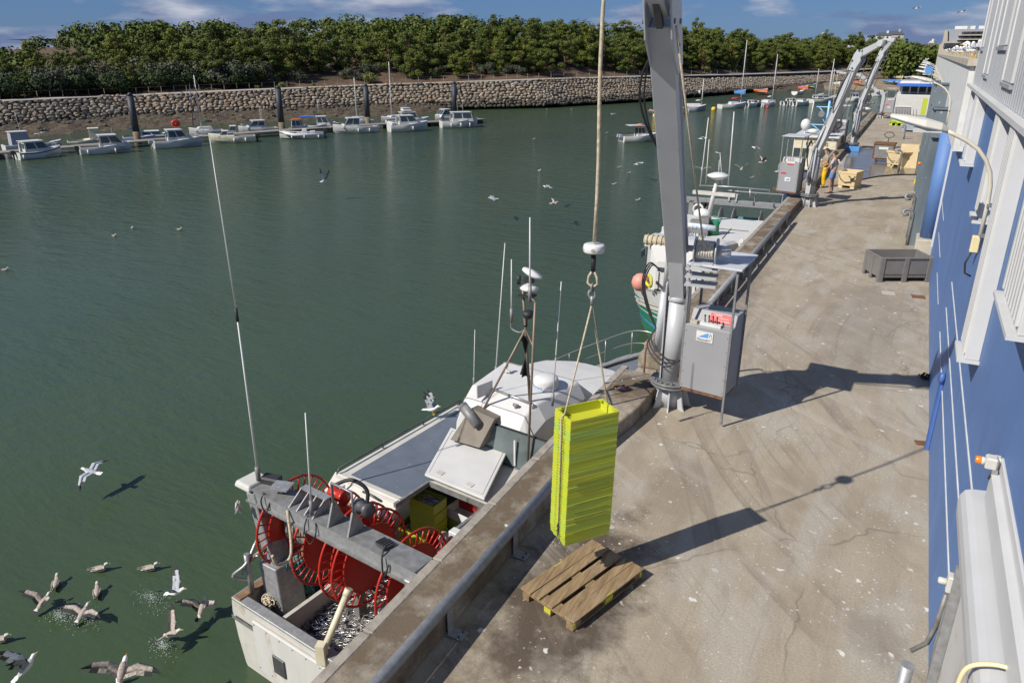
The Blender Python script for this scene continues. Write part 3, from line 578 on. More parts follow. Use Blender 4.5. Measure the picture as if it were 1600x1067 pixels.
def cabin(parent,x0,x1,w_,z0,z1,rake=.5,back=.05,mt='gelcoat',over=.12,tw=.85,wins=True,roofmt=None,open_back=False,glass='glass_dark'):
    "box cabin seen in profile: x0 rear, x1 front foot, windscreen leaning back by rake"
    z1=z0+(z1-z0)*.9; zr=z1; w2=w_/2; m=MB()
    A=[(x0,z0),(x1,z0),(x1-rake,zr),(x0+back,zr)]
    P=[Vector((x,s*w2*(1 if z==z0 else tw),z)) for s in (1,-1) for x,z in A]
    m.add(P,[(0,1,2,3),(7,6,5,4),(1,5,6,2),(3,2,6,7)]+([] if open_back else [(0,3,7,4)])); c=m.build('cabin',mt,parent)
    m=MB(); m.box(((x0+back+x1-rake)/2,0,zr+.03),(x1-rake-x0-back+over*2,w_*tw+over,.06)); m.build('roof',roofmt or mt,parent,bevel=.02)
    if wins and not open_back:
        m=MB(); m.box((x0+back*.5-.012,w_*.12,z0+(zr-z0)*.47),(.02+back*.2,w_*.34,(zr-z0)*.82)); m.box((x0+back*.5-.012,-w_*.27,z0+(zr-z0)*.62),(.02+back*.2,w_*.26,(zr-z0)*.46)); m.build('rear_door',glass,parent)
    if wins:
        def lerpq(a,b,u,v): # quad on the side plane
            return a
        zb=z0+(zr-z0)*.36; zt=z0+(zr-z0)*.91
        def X(xa,xb,z): u=(z-z0)/(zr-z0); return xa+(xb-xa)*u
        def Wd(z): u=(z-z0)/(zr-z0); return w2*(1+(tw-1)*u)+.012
        m=MB()
        for s in (1,-1):
            for (fa,fb) in ((.07,.47),(.53,.96)):
                q=[]
                for z in (zb,zt):
                    a=X(x0,x0+back,z); b=X(x1,x1-rake,z); q.append((a+(b-a)*fa,a+(b-a)*fb,z))
                pts=[(q[0][0],s*Wd(zb),zb),(q[0][1],s*Wd(zb),zb),(q[1][1],s*Wd(zt),zt),(q[1][0],s*Wd(zt),zt)]
                m.add(pts,[(0,1,2,3)])
        m.build('side_window',glass,parent); m=MB(); e=.015
        for (fa,fb) in ((-.9,-.05),(.05,.9)):
            m.add([(X(x1,x1-rake,zb)+e,fa*Wd(zb),zb+e),(X(x1,x1-rake,zb)+e,fb*Wd(zb),zb+e),(X(x1,x1-rake,zt)+e,fb*Wd(zt),zt+e),(X(x1,x1-rake,zt)+e,fa*Wd(zt),zt+e)],[(0,1,2,3)])
        m.build('windscreen',glass,parent)
def outboard(parent,x,y=0,z=.75,mt='engine_black'):
    m=MB(); m.box((x-.22,y,z),(.5,.36,.42),tap=(.75,.8)); m.box((x-.2,y,z-.55),(.16,.12,.8)); m.build('outboard_engine',mt,parent,bevel=.05)
def bowrail(parent,L,B,fb,rise,h=.38,frac=.25):
    m=MB(); P=[]
    for s in (1,-1):
        row=[]
        for t in (frac,.35,.5,.65,.8,.93):
            tt=.5+t/2; b=B/2*(1-max(0,(tt-.42)/.58)**2.0)*.93; row.append(Vector((-L/2+L*tt+.3*max(0,tt-.6)/.4,s*max(b,.05),fb+rise*((tt-.3)/.7)**1.6)))
        P.append(row); 
        for q in row[::2]: m.cyl(q,q+Vector((0,0,h)),.016,n=5)
    m.tube([q+Vector((0,0,h)) for q in P[0]]+[q+Vector((0,0,h)) for q in P[1][::-1]],.018,5); m.build('bow_rail','steel_rail',parent)
def fenders(parent,B,fb,xs_,side=-1,mt='white_plastic'):
    for x in xs_:
        m=MB(); m.cyl((x,side*(B/2+.05),fb*.15),(x,side*(B/2+.05),fb*.78),.075,n=8); m.build('fender',mt,parent)
def antennas(parent,lst,mt='white_plastic'):
    m=MB()
    for x,y,z,h in lst: m.cyl((x,y,z),(x-.05*h,y,z+h),.02,.01,5)
    m.build('antenna',mt,parent)
def heading(x0,y0,x1,y1):
    y1=y0+(y1-y0)*.42; y0-=1.0; a=pz(x0,y0,WL); b=pz(x1,y1,WL); return (a+b)/2,(b-a).length,math.atan2((b-a).y,(b-a).x)
def boat(name,label,cat,stern,bow,B=2.3,fb=.65,group='small boats moored at the pontoon',**k):
    "stern and bow waterline pixels of the hull"
    c,L,a=heading(*stern,*bow); r=thing(name,label,cat,(0,0,0),group); L=L*.93
    st=hull_mesh(L,B,fb,k.get('hull','gelcoat'),r,stripe=k.get('stripe'),deckf=k.get('deckf',.5),floor=k.get('floor','deck_grey'),bowrise=k.get('rise',.3),cw=k.get('cw','gelcoat'))
    r.location=(c.x,c.y,WL); r.rotation_euler=(0,0,a); r.scale=(1,1,1 if cat=='sailing boat' else .86); return r,L
GP='small boats moored at the pontoon'
r,L=boat('motor_boat','white pilothouse boat furthest left at the pontoon with a black stripe and black engine','motor boat',(24,251),(93,233),2.4,.75,stripe='navy'); cabin(r,-1.2,1.2,1.6,.65,1.95,.75); outboard(r,-L/2); bowrail(r,L,2.4,.75,.3); fenders(r,2.4,.75,(-1.6,))
r,L=boat('motor_boat','white boat half hidden behind the leftmost one, with a grey canvas shelter and whip aerial','motor boat',(5,238),(60,226),2.4,.7); cabin(r,-.8,1.0,1.6,.6,2.3,.3,mt='far_grey',wins=False,roofmt='gelcoat'); antennas(r,[(.3,0,2.3,2.2)])
r,L=boat('open_boat','small open boat with a steel arch frame behind the leftmost pilothouse boat','open boat',(62,232),(93,228),2.0,.55,deckf=.6); m=MB(); 
for s in (-.7,.7): m.tube([(-1.2,s,.5),(-.9,s,1.7),(.4,s,1.8)],.03,5)
m.tube([(-.9,-.7,1.7),(-.9,.7,1.7)],.03,5); m.build('arch_frame','steel_rail',r)
r,L=boat('motor_boat','white boat with dark engine and sloping windscreen, second hull from the left','motor boat',(123,243),(203,229),2.5,.8); cabin(r,-.35,2.0,1.7,.75,2.15,.85); outboard(r,-L/2); bowrail(r,L,2.5,.8,.3); fenders(r,2.5,.8,(-1.5,.9)); antennas(r,[(1.0,.2,2.2,.5)])
r,L=boat('wooden_boat','beige open boat with a box shelter behind the second white boat','open boat',(104,229),(160,220),2.2,.55,hull='cream',cw='cream'); cabin(r,.6,1.6,1.4,.5,2.1,.1,mt='cream',wins=False)
r,L=boat('cabin_cruiser','low white cabin cruiser with blue side windows and canopy beside the first pile','cabin cruiser',(190,224),(262,214),2.3,.7,hull='gelcoat',stripe='blue_paint'); cabin(r,-.3,2.2,1.7,.7,1.35,.7,glass='navy'); m=MB(); m.box((-.9,0,1.75),(1.1,1.7,.06)); m.box((-.5,0,1.4),(.1,1.7,.7)); m.build('canopy','navy',r)
r,L=boat('motor_boat','white cabin boat with a big red ring buoy on its roof','motor boat',(238,233),(315,220),2.6,.85); cabin(r,-.9,1.3,1.8,.8,2.2,.8); outboard(r,-L/2,mt='engine_grey'); bowrail(r,L,2.6,.85,.3)
m=MB(); m.tube([( .2+.33*math.cos(a),0,2.75+.33*math.sin(a)) for a in [i*math.tau/14 for i in range(14)]],.13,7,closed=True); m.ball((.2,0,2.72),.2,8); m.build('ring_buoy','red',r)
def sail(name,label,stern,bow,mast_px,mast_top,B=2.2,fb=.7,cover='white_plastic',boom=True,grp=GP,hull='gelcoat',lean=0,trunk=True):
    r,L=boat(name,label,'sailing boat',stern,bow,B,fb,group=grp,hull=hull)
    if trunk: cabin(r,-.5,1.5,1.3,fb,fb+.42,.5,.1,wins=False,over=0)
    P=pz(mast_px[0],mast_px[1],WL); c=Vector(r.location); a=r.rotation_euler.z; xl=(P-c).x*math.cos(a)+(P-c).y*math.sin(a); xl=max(-L*.3,min(L*.35,xl))
    W=c+Vector((math.cos(a)*xl,math.sin(a)*xl,0)); t=ztop(W,mast_top)-WL
    m=MB(); m.cyl((xl,0,fb),(xl+lean,0,t),.075,.05,7); m.build('mast','far_white',r)
    m=MB(); 
    for q in ((L/2,0,fb+.25),(-L/2,0,fb),(xl,B/2,fb),(xl,-B/2,fb)): m.cyl((xl+lean,0,t*.97),q,.012,n=4)
    m.build('rigging','dark_steel',r)
    if boom: m=MB(); m.tube([(xl,0,fb+1.0),(xl-L*.2,0,fb+1.05),(xl-L*.38,0,fb+1.0)],[.13,.15,.07],7); m.build('boom_cover',cover,r)
    return r,L,xl
r,L,xl=sail('sailing_boat','small sailing boat behind the red ring buoy boat, its bare mast leaning left, green cover','A' and (352,213),(300,217),(313,212),118,B=2.2,cover='dark_green')
m=MB(); m.cyl((xl+.9,0,.6),(xl+.6,0,ztop(Vector(r.location),130)-WL),.05,.03,6); m.build('furled_sail','navy',r)
r,L=boat('motor_boat','cream boat pointing left, with two white fenders and a black engine at its right end','motor boat',(402,222),(330,226),2.4,.8,hull='cream'); cabin(r,-.1,1.6,1.5,.8,1.5,.5); cabin(r,-.3,.7,1.4,1.2,2.1,.5); outboard(r,-L/2); 
fenders(r,2.4,.8,(-1.2,0),1)
r,L=boat('motor_boat','white low boat with three upright fishing rods behind the cream boat','motor boat',(436,208),(376,213),2.4,.75); cabin(r,-.6,1.6,1.6,.75,1.9,.8); antennas(r,[(-.3,.4,1.9,1.8),(-.3,0,1.9,1.8),(-.3,-.4,1.9,1.8)]); bowrail(r,L,2.4,.75,.3)
r,L=boat('inflatable_boat','black and white inflatable boat with console and four white fenders, moored by the second pile','inflatable boat',(508,216),(440,217),2.5,.55,stripe='navy',deckf=.75); m=MB()
for s in (1,-1): m.tube([(-L/2,s*1.1,.5),(L*.2,s*1.12,.52),(L*.4,s*.7,.7),(L*.49,s*.1,.85)],[.2,.22,.2,.12],8)
m.build('tube','white_plastic',r); m=MB(); m.box((-.2,0,.85),(.7,.7,.7),tap=(.7,.8)); m.box((-1.1,0,.7),(.6,.8,.4)); m.build('console','gelcoat',r,bevel=.04); outboard(r,-L/2,0,.9); fenders(r,2.6,.6,(-1.8,-.2,1.2),1)
r,L=boat('motor_boat','small white boat with a boxy pale wheelhouse right behind the inflatable','motor boat',(452,208),(478,205),1.9,.6); cabin(r,-.6,.7,1.3,.55,1.9,.25,roofmt='orange')
r,L=boat('motor_boat','white cabin boat with a blue canopy and two aerials behind the inflatable','motor boat',(474,205),(522,200),2.3,.75); cabin(r,-.2,1.6,1.6,.7,2.1,.7); m=MB(); m.box((-1.3,0,2.0),(1.8,1.6,.05)); m.build('canopy','tarp_blue',r); antennas(r,[(.2,.3,2.1,2.2),(.2,-.3,2.1,1.8)]); bowrail(r,L,2.3,.75,.3)
r,L=boat('motor_boat','white boat pointing left with a dark raked windscreen, in front of the third pile','motor boat',(590,207),(523,211),2.5,.85); cabin(r,-.4,1.8,1.7,.8,2.2,.75); outboard(r,-L/2,mt='engine_grey'); fenders(r,2.5,.85,(-1.4,0),1); bowrail(r,L,2.5,.85,.3)
r,L,xl=sail('sailing_boat','sailing boat mostly hidden behind the white boat by the third pile, slim leaning mast',(583,196),(545,198),(562,197),122,B=2.0,cover='navy',boom=False)
r,L=boat('motor_boat','large white boat with rounded cabin and rails between the third and fourth piles','motor boat',(606,207),(666,199),2.8,1.0); cabin(r,-1.2,1.5,2.0,1.0,2.35,.9); m=MB(); m.box((-L/2+.3,0,.9),(.5,2.4,.9)); m.build('stern_box','gelcoat',r,bevel=.08); bowrail(r,L,2.8,1.0,.3); fenders(r,2.8,1.0,(.4,))
r,L=boat('motor_boat','white and blue flybridge boat directly behind the large rounded cabin boat','motor boat',(603,199),(668,191),2.6,.9,stripe='blue_paint'); cabin(r,-.9,1.6,1.8,.9,2.2,.6); cabin(r,-.6,.6,1.5,2.3,2.75,.3,wins=False); antennas(r,[(0,0,2.8,1.8)])
r,L,xl=sail('sailing_boat','sailing boat with the tall white mast rising behind the rounded cabin boat',(640,193),(598,197),(622,195),97,B=2.2,boom=False)
r,L=boat('motor_boat','white boat with a long windowed cabin, furthest right at the pontoon','motor boat',(687,201),(744,195),2.8,1.0,hull='gelcoat'); cabin(r,-.9,1.9,2.0,.95,2.4,.3); fenders(r,2.8,1.0,(-1.2,.1,1.3)); bowrail(r,L,2.8,1.0,.3); antennas(r,[(0,0,2.4,1.6),(.8,.4,2.4,1.6)])
r,L=boat('motor_boat','small white boat with raked windscreen tucked behind the long cabin boat','motor boat',(712,190),(682,192),2.2,.8); cabin(r,-.4,1.4,1.6,.75,2.1,.8)
# boat under way
r,L=boat('work_boat','white open boat with a small T shaped cabin crossing the channel alone','motor boat',(969,223),(1026,217),2.3,.75,group='x'); del r['group']
cabin(r,-.35,.75,1.1,.6,2.0,.35,roofmt='gelcoat'); m=MB(); m.box((-.5,0,2.05),(1.7,1.5,.06)); m.build('hard_top','gelcoat',r); outboard(r,-L/2,.35,mt='engine_grey'); outboard(r,-L/2,-.35,mt='engine_grey'); m=MB(); m.tube([(.1+.25*math.cos(a),.25*math.sin(a),2.15) for a in [i*math.tau/10 for i in range(10)]],.07,6,closed=True); m.build('ring_buoy','orange',r); bowrail(r,L,2.3,.75,.3)
# moorings to the right
GM='boats on the moorings to the right'
r,L=boat('inflatable_boat','small orange and white inflatable with a yellow bow just left of the near crane boom','inflatable boat',(1036,178),(1015,180),1.8,.5,group=GM,deckf=.8); m=MB(); m.tube([(-L/2,.8,.45),(L*.35,.6,.5),(L*.48,0,.55),(L*.35,-.6,.5),(-L/2,-.8,.45)],.2,7); m.build('tube','orange',r)
r,L=boat('motor_boat','white boat with a blue awning partly hidden by the near crane boom','motor boat',(1036,180),(1066,176),2.0,.8,group=GM); cabin(r,-.5,.8,1.4,.8,2.0,.3); m=MB(); m.box((-.6,0,2.6),(1.2,1.3,.06)); m.cyl((-.6,0,2.0),(-.6,0,2.6),.03); m.build('awning','tarp_blue',r)
r,L,xl=sail('gaff_boat','traditional grey boat with white cockpit cover and wooden mast on a mooring',(1073,175),(1100,172),(1096,172),124,B=2.2,cover='canvas_white',grp=GM,hull='far_grey',trunk=False); m=MB(); m.box((-.4,0,1.0),(2.4,1.5,.5),tap=(.9,.3)); m.build('cockpit_cover','canvas_white',r)
r,L,xl=sail('sailing_boat','white sailing boat with a furled dark red sail and the tallest mast on the moorings',(1123,171),(1163,167),(1151,168),63,B=2.4,cover='red_label',grp=GM)
for k,(s,b_,lb) in enumerate((((1163,169),(1184,163),'white covered motor boat right of the boat with the dark red sail'),((1184,168),(1206,162),'white motor boat with twin grey engines left of the slim mast'),((1224,166),(1242,160),'white motor boat with a grey engine third in the moored row'),((1238,167),(1262,161),'white speedboat with a raised pointed bow in the moored row'))):
    r,L=boat('motor_boat',lb,'motor boat',s,b_,2.1,.8,group=GM); cabin(r,-.3,1.2,1.5,.8,1.35,.7,wins=(k%2==0)); outboard(r,-L/2,.4,mt='engine_grey'); outboard(r,-L/2,-.4)
r,L,xl=sail('sailing_boat','sailing boat with the slim tall mast among the moored motor boats',(1188,168),(1209,164),(1208,165),85,B=2.0,cover='far_white',grp=GM)
r,L,xl=sail('sailing_boat','white sailing boat with a long low cabin beyond the blue mast',(1264,162),(1300,158),(1287,159),92,B=2.6,grp=GM,boom=False); cabin(r,-1.5,1.6,1.7,.9,1.4,.8)
r,L=boat('motor_boat','white motor boat with a pale blue windscreen seen between the far crane booms','motor boat',(1322,160),(1342,158),2.2,.8,group=GM); cabin(r,-.4,1.0,1.5,.8,2.0,.3,glass='navy')
r,L=boat('motor_boat','white covered motor boat behind the third crane boom','motor boat',(1362,152),(1384,150),2.2,.8,group=GM); cabin(r,-.9,1.2,1.6,.8,1.7,.7,wins=False)
mast_group='far masts above the moored boats'
for x,yt,yb in ((1276,108,155),(1296,112,158),(1300,108,159)):
    r,L,xl=sail('sailing_boat','far sailing yacht, only its thin mast and small white hull showing',(x-6,yb),(x+8,yb-2),(x,yb),yt,B=1.6,grp=mast_group,boom=False,trunk=False)
for x,y,lb in ((856,0,''),):
    pass
for x,y,mt_,lb in ((1066,175,'yellow','yellow ball buoy right of the near crane boom'),(1115,171,'yellow','yellow ball buoy left of the boat with the dark red sail'),(1261,163,'yellow','yellow ball buoy beside the blue cover of the far sailing boat'),(1024,181,'yellow','yellow ball buoy at the bow of the orange inflatable')):
    P=pz(x,y,WL+.15); m=MB(); m.ball((0,0,0),.42,12); o=m.build('mooring_buoy',mt_); o.location=P; tag(o,lb,'buoy','yellow mooring buoys')
P=pz(1199,168,WL+.1); m=MB(); m.ball((0,0,0),.3,10); o=m.build('mooring_buoy','red'); o.location=P; tag(o,'small red buoy among the moored motor boats','buoy')
# dinghies ashore
for k,(x0,y0,x1,y1,mt_,lb) in enumerate(((1079,146,1093,148,'gelcoat','white dinghy on the stones above the gaff boat'),(1150,146,1163,147,'blue_paint','pale blue dinghy at the foot of the rock wall by the tall mast'),(1184,143,1198,145,'orange','orange dinghy on the mud below the rock wall'),(1241,147,1255,146,'far_white','white upturned dinghy at the water edge'),(1250,139,1261,140,'orange','orange hulled dinghy with a blue cover on the mud'),(1262,136,1273,137,'dark_green','green dinghy on the mud right of the blue covered one'),(1305,132,1312,133,'far_white','small white dinghy on the beach below the reaching jib'),(1318,132,1326,132,'far_white','tiny white dinghy on the beach behind the second crane boom'),(1336,130,1344,131,'orange','orange dinghy on the beach seen between two booms'),(1388,128,1408,130,'blue_paint','white and blue dinghy on the beach under the boom tip'),(1400,122,1410,123,'cream','pale dinghy high on the beach'),(1404,118,1413,119,'tarp_blue','left one of the bright blue covered dinghies on the beach'),(1411,119,1421,121,'tarp_blue','middle one of the bright blue covered dinghies on the beach'),(1422,122,1431,124,'tarp_blue','right one of the bright blue covered dinghies on the beach'))):
    xc=(x0+x1)/2; yc=(y0+y1)/2; zz=WL+.6 if yc>141 else WL+1.1; 
    if yc<126: zz=WL+1.5
    a=pz(x0,y0,zz); b=pz(x1,y1,zz); L=max((b-a).length,2.2); r=thing('dinghy',lb,'dinghy',(0,0,0),'dinghies ashore below the rock wall')
    hull_mesh(L,L*.42,.5,mt_ if mt_!='tarp_blue' else 'far_white',r,deckf=.75)
    if mt_ in('tarp_blue','blue_paint') or k==4: m=MB(); m.box((0,0,.62),(L*.7,L*.32,.35),tap=(.7,.4)); m.build('cover','tarp_blue',r,bevel=.05)
    r.location=((a+b)/2); r.rotation_euler=(0,0,math.atan2((b-a).y,(b-a).x))
# far houses
def house(name,label,cat,x0,x1,yb,yt,dist,wall='far_white',roof='slate',rows=1,seed=1):
    a=ray(x0,yb); b=ray(x1,yb); A=Vector((0,0,H))+a*(dist/math.hypot(a.x,a.y)); B=Vector((0,0,H))+b*(dist/math.hypot(b.x,b.y)); L=(B-A).length; h=(yb-yt)/F_*dist*.93
    r=thing(name,label,cat,(0,0,0)); ang=math.atan2((B-A).y,(B-A).x); D=L*.45; hw=h*.55
    m=MB(); m.box((0,0,hw/2-1),(L,D,hw+2)); m.build('wall',wall,r); m=MB(); rs=[]
    m.add([(-L/2-.3,-D/2-.3,hw),(L/2+.3,-D/2-.3,hw),(L/2+.3,D/2+.3,hw),(-L/2-.3,D/2+.3,hw),(-L/2+D*.4,0,h),(L/2-D*.4,0,h)],[(0,1,5,4),(1,2,5),(2,3,4,5),(3,0,4),(0,3,2,1)]); rf_=m.build('roof',roof,r)
    m=MB(); m.box((L*.22,0,h),(.9,.9,1.6)); sub(m,'chimney',wall,rf_)
    m=MB(); n=max(2,int(L/3.2))
    for j in range(n): m.box((-L/2+L*(j+.5)/n,-D/2-.02,hw*.5),(.9,.08,hw*.5))
    m.build('window','glass_dark',r)
    c=(A+B)/2; r.location=(c.x,c.y,c.z); r.rotation_euler=(0,0,ang); return r
house('house','far slate roofed house with a gable beyond the trees, seen above the crane apexes','house',1368,1392,62,53,430,wall='far_white')
house('house','larger far slate roofed house with a stone chimney beyond the trees','house',1384,1411,62,51,440,wall='far_stone')
house('house','small far white house with a dark roof poking out of the wood','house',1276,1288,62,55,400)
house('house','far pale house low in the trees just left of the hall roof','house',1450,1458,74,66,420,roof='far_stone')
# stepped apartment block
a=ray(1466,80); b=ray(1541,78); D_=210; A=Vector((0,0,H))+a*(D_/math.hypot(a.x,a.y)); B=Vector((0,0,H))+b*(D_/math.hypot(b.x,b.y)); L=(B-A).length
r=thing('apartment_block','far grey and cream apartment block with stepped terraces and arches above the gull roof','building',(0,0,0)); k_=D_/F_*.80
m=MB(); m.prism([(L*.12,0),(L,0),(L,9),(L*.12,9)],-6,32*k_); m.build('wall','far_grey',r)
m=MB(); m.sweep([(-L*.0,-.6,-6),(L*.45,-.6,-6),(L*.45,-.6,12*k_),(L*.16,-.6,14*k_),(L*.12,-.6,31*k_),(L*.06,-.6,31*k_),(L*.05,-.6,12*k_),(0,-.6,9*k_)],(0,0,0),(0,4,0)); m.build('end_wall','far_stone',r)
m=MB()
for j in range(9): m.box((L*(.14+j*.036),-.75,8*k_),(.9,.3,7*k_))
m.build('arch','slate',r); m=MB()
for j in range(3):
    for q in range(9): m.box((L*(.5+q*.055),-.1,(14+j*6.3)*k_),(1.5,.3,3.0*k_))
m.build('window','slate',r); m=MB()
for j in range(3): m.box((L*.66,-.3,(10.5+j*6.3)*k_),(L*.62,.6,.22))
m.build('balcony','far_stone',r); m=MB()
for q in (.34,.50,.60,.84): m.box((L*q,3,34.5*k_),(1.6,1.6,4.5*k_))
m.build('chimney','far_white',r)
r.location=A; r.rotation_euler=(0,0,math.atan2((B-A).y,(B-A).x))
# far shore behind the harbour
m=MB(); g0=[pz(x,y,WL) for x,y in ((1440,150),(1470,146),(1500,144),(1600,142))]
q=[Vector((-30,330,WL+.3)),Vector((140,330,WL+.3)),Vector((190,700,12)),Vector((-60,700,12))]; m.add(q,[(0,1,2,3)]); struct(m,'far_shore','dune_ground')
# ================================================================= FISH HALL (right)
hall=thing('fish_hall','blue painted hall wall with white fins and grey ribbed upper storey along the quay','building',(WX,0,0))
m=MB(); m.box((WX+.2,13.4,2.9),(.4,28.4,5.8)); m.build('wall','wall_blue',hall)
# painted lines and scratches
for z,ya,yb_ in ((1.055,15.5,7.2),(1.6,15.3,7.1),(2.09,15.3,6.9)):
    m=MB(); m.box((WX-.006,(ya+yb_)/2,z),(.012,ya-yb_,.022)); m.build('painted_line','white_plastic',hall)
for z,ya,yb_ in ((1.0,20.3,17.6),(1.9,26,22.4),(1.35,23.5,20.5)):
    m=MB(); m.box((WX-.006,(ya+yb_)/2,z),(.010,ya-yb_,.018)); m.build('painted_line','white_plastic',hall)
# low pipe against the wall
m=MB(); P0=px(1452,700,WX); 
m.box((WX-.035,12.55,.62),(.07,.085,1.24)); m.build('drain_pipe','blue_pipe',hall,bevel=.01); m=MB(); m.ball((WX-.05,12.5,1.28),.07,8,sz=(.8,1,1.4)); m.build('rope_knot','blue_pipe',hall)
m=MB(); m.box((WX-.10,12.72,.01),(.2,.14,.02),.3); m.build('rust_foot','rust',hall)
# beam / trim, ribbed cladding
ZT=5.36; YE=20.4
m=MB(); m.box((WX-.06,10.7,ZT-.03),(.28,19.4,.06)); m.build('trim','trim_white',hall)
def corr(m,y0,y1,z0,z1,x,pitch=.27,dep=.075):
    n=int((y1-y0)/pitch); prof=[]
    for i in range(n):
        y=y0+i*pitch; prof+=[(x,y),(x,y+pitch*.42),(x-dep,y+pitch*.50),(x-dep,y+pitch*.74),(x,y+pitch*.82)]
    prof.append((x,y0+n*pitch)); m.rings([[Vector((a,b,z0)) for a,b in prof],[Vector((a,b,z1)) for a,b in prof]],closed=False,cap=False,smooth=False)
m=MB(); corr(m,.6,YE,ZT+.005,11.0,WX-.02); m.box((WX+3.2,(YE+.6)/2,8.2),(6.4,YE-.6,5.6)); m.build('cladding','cladding',hall)
m=MB(); m.box((WX-.045,YE+.06,8.2),(.10,.16,5.7)); m.box((WX-.045,YE-.10,(ZT)/2+2.0),(.09,.2,ZT-4.0)); m.build('corner_trim','trim_white',hall)
# narrow panel windows in the cladding
for zb,ys in ((6.10,((20.05,19.2),(15.1,13.6),(10.4,9.0))),(5.64,((17.3,16.2),(12.9,11.5),(8.6,7.2)))):
    for (a,b) in ys:
        m=MB(); m.box((WX-.085,(a+b)/2,(zb+10.5)/2),(.03,a-b,10.5-zb)); f=m.build('panel_window','white_paint',hall)
        m=MB(); m.box((WX-.09,(a+b)/2,zb-.045),(.07,a-b+.04,.05)); sub(m,'sill','cladding',f)
        m=MB(); 
        for yy in (a,b): m.box((WX-.092,yy,(zb+10.5)/2),(.05,.03,10.5-zb-.01))
        sub(m,'jamb','trim_white',f)
# protruding fins / boxed window bays with sill plates
def bay(y0,y1,zb,dep=.15,name='window_bay'):
    m=MB(); m.box((WX-dep/2-.001,(y0+y1)/2,(zb+ZT-.07)/2),(dep,y1-y0,ZT-.07-zb)); f=m.build(name,'trim_white',hall,bevel=.008)
    m=MB(); n=max(2,int((y1-y0)/.14))
    for i in range(n): m.box((WX-dep-.014,y0+(y1-y0)*(i+.5)/n,(zb+ZT-.07)/2+.03),(.028,(y1-y0)/n*.45,ZT-.07-zb-.06))
    sub(m,'ribs','trim_white',f); m=MB(); m.box((WX-dep/2-.035,(y0+y1)/2+.02,zb-.02),(dep+.07,y1-y0+.07,.038)); sub(m,'sill','trim_white',f); return f
bay(9.17,9.75,2.80,.15)
bay(6.25,7.45,4.06,.15)
bay(11.32,11.95,3.96,.14)
bay(16.27,17.0,4.08,.15)
# far white block with the gull roof
WB_X=.86
m=MB(); m.box(((WB_X+WX+.3)/2,(YE+.18+95)/2,(3.85+5.72)/2),(WX+.3-WB_X,95-YE-.18,5.72-3.85)); m.build('white_block','far_white',hall)
m=MB(); m.box((5.0,(YE+.15+95.1)/2,5.79),(8.4,95.2-YE-.1,.14)); m.build('roof_slab','plinth',hall)
m=MB(); m.box((WX+1.2,62,1.9),(.4,69,3.8)); m.build('loading_wall','cladding',hall)
m=MB(); m.box((WX+.6,27.6,1.9),(1.2,.2,3.8)); m.build('end_wall','wall_blue',hall)
m=MB(); m.cyl((WX-.12,26.3,.62),(WX-.12,26.3,3.85),.26,n=20); m.build('round_pillar','wall_blue',hall)
m=MB(); m.prism([(WX-.46,25.8),(WX+.05,25.8),(WX+.05,26.85),(WX-.46,26.85)],0,.62); m.build('pillar_plinth','plinth',hall,bevel=.03)
m=MB(); m.box((WX-.02,25.55,2.2),(.06,.12,3.4)); m.build('edge_strip','trim_white',hall)
# steel columns of the loading doors
for k,(yc,zt,xw,lb) in enumerate(((27.9,4.35,(.47,.98),'nearest tall grey streaked steel column, behind the blue pillar'),(33.4,4.9,(.42,.92),'second tall grey steel column with a small orange lamp on it'),(39.5,4.7,(.42,.92),'third grey steel column behind the lime yellow board'),(46.5,4.6,(.42,.92),'fourth grey steel column, mostly hidden behind the nearer ones'))):
    r=thing('steel_column',lb,'column',(.7,yc,0),'steel columns along the hall'); m=MB()
    x0,x1=xw; m.box(((x0+x1)/2,yc-.16,zt/2),(x1-x0,.04,zt)); m.box(((x0+x1)/2,yc+.16,zt/2),(x1-x0,.04,zt)); m.box((x0+.10,yc,zt/2),(.03,.28,zt)); m.box((x1-.02,yc,zt/2),(.03,.28,zt)); m.build('column','column_grey',r)
    m=MB(); m.box(((x0+x1)/2+.1,yc,zt+.02),(x1-x0+.3,.6,.06)); m.box(((x0+x1)/2+.06,yc-.1,zt-.45),(x1-x0+.08,.42,.8)); m.build('head_box','column_grey',r)
    if k==1: m=MB(); m.cyl((x0-.09,yc-.1,2.0),(x0+.02,yc-.1,2.0),.06,n=10); m.build('orange_lamp','amber',r)
    if k==0:
        m=MB(); m.box((x1+.02,yc-.3,zt-.75),(.45,.5,.5)); m.build('junction_box','plinth',r)
m=MB(); P=py(1444,167,31.5); m.box((P.x,31.5,P.z),(.16,.05,.56),M=None); o=m.build('lime_board','lime_crate'); tag(o,'lime yellow board fixed between the grey steel columns','board')
m=MB(); P=py(1451,110,30); m.box((P.x,30,P.z),(.20,.03,.22)); m.cyl((P.x+.12,30.02,P.z-.5),(P.x+.12,30.02,P.z+.2),.012); o=m.build('blue_flag','blue_paint'); tag(o,'small blue flag at the top of the steel columns','flag')
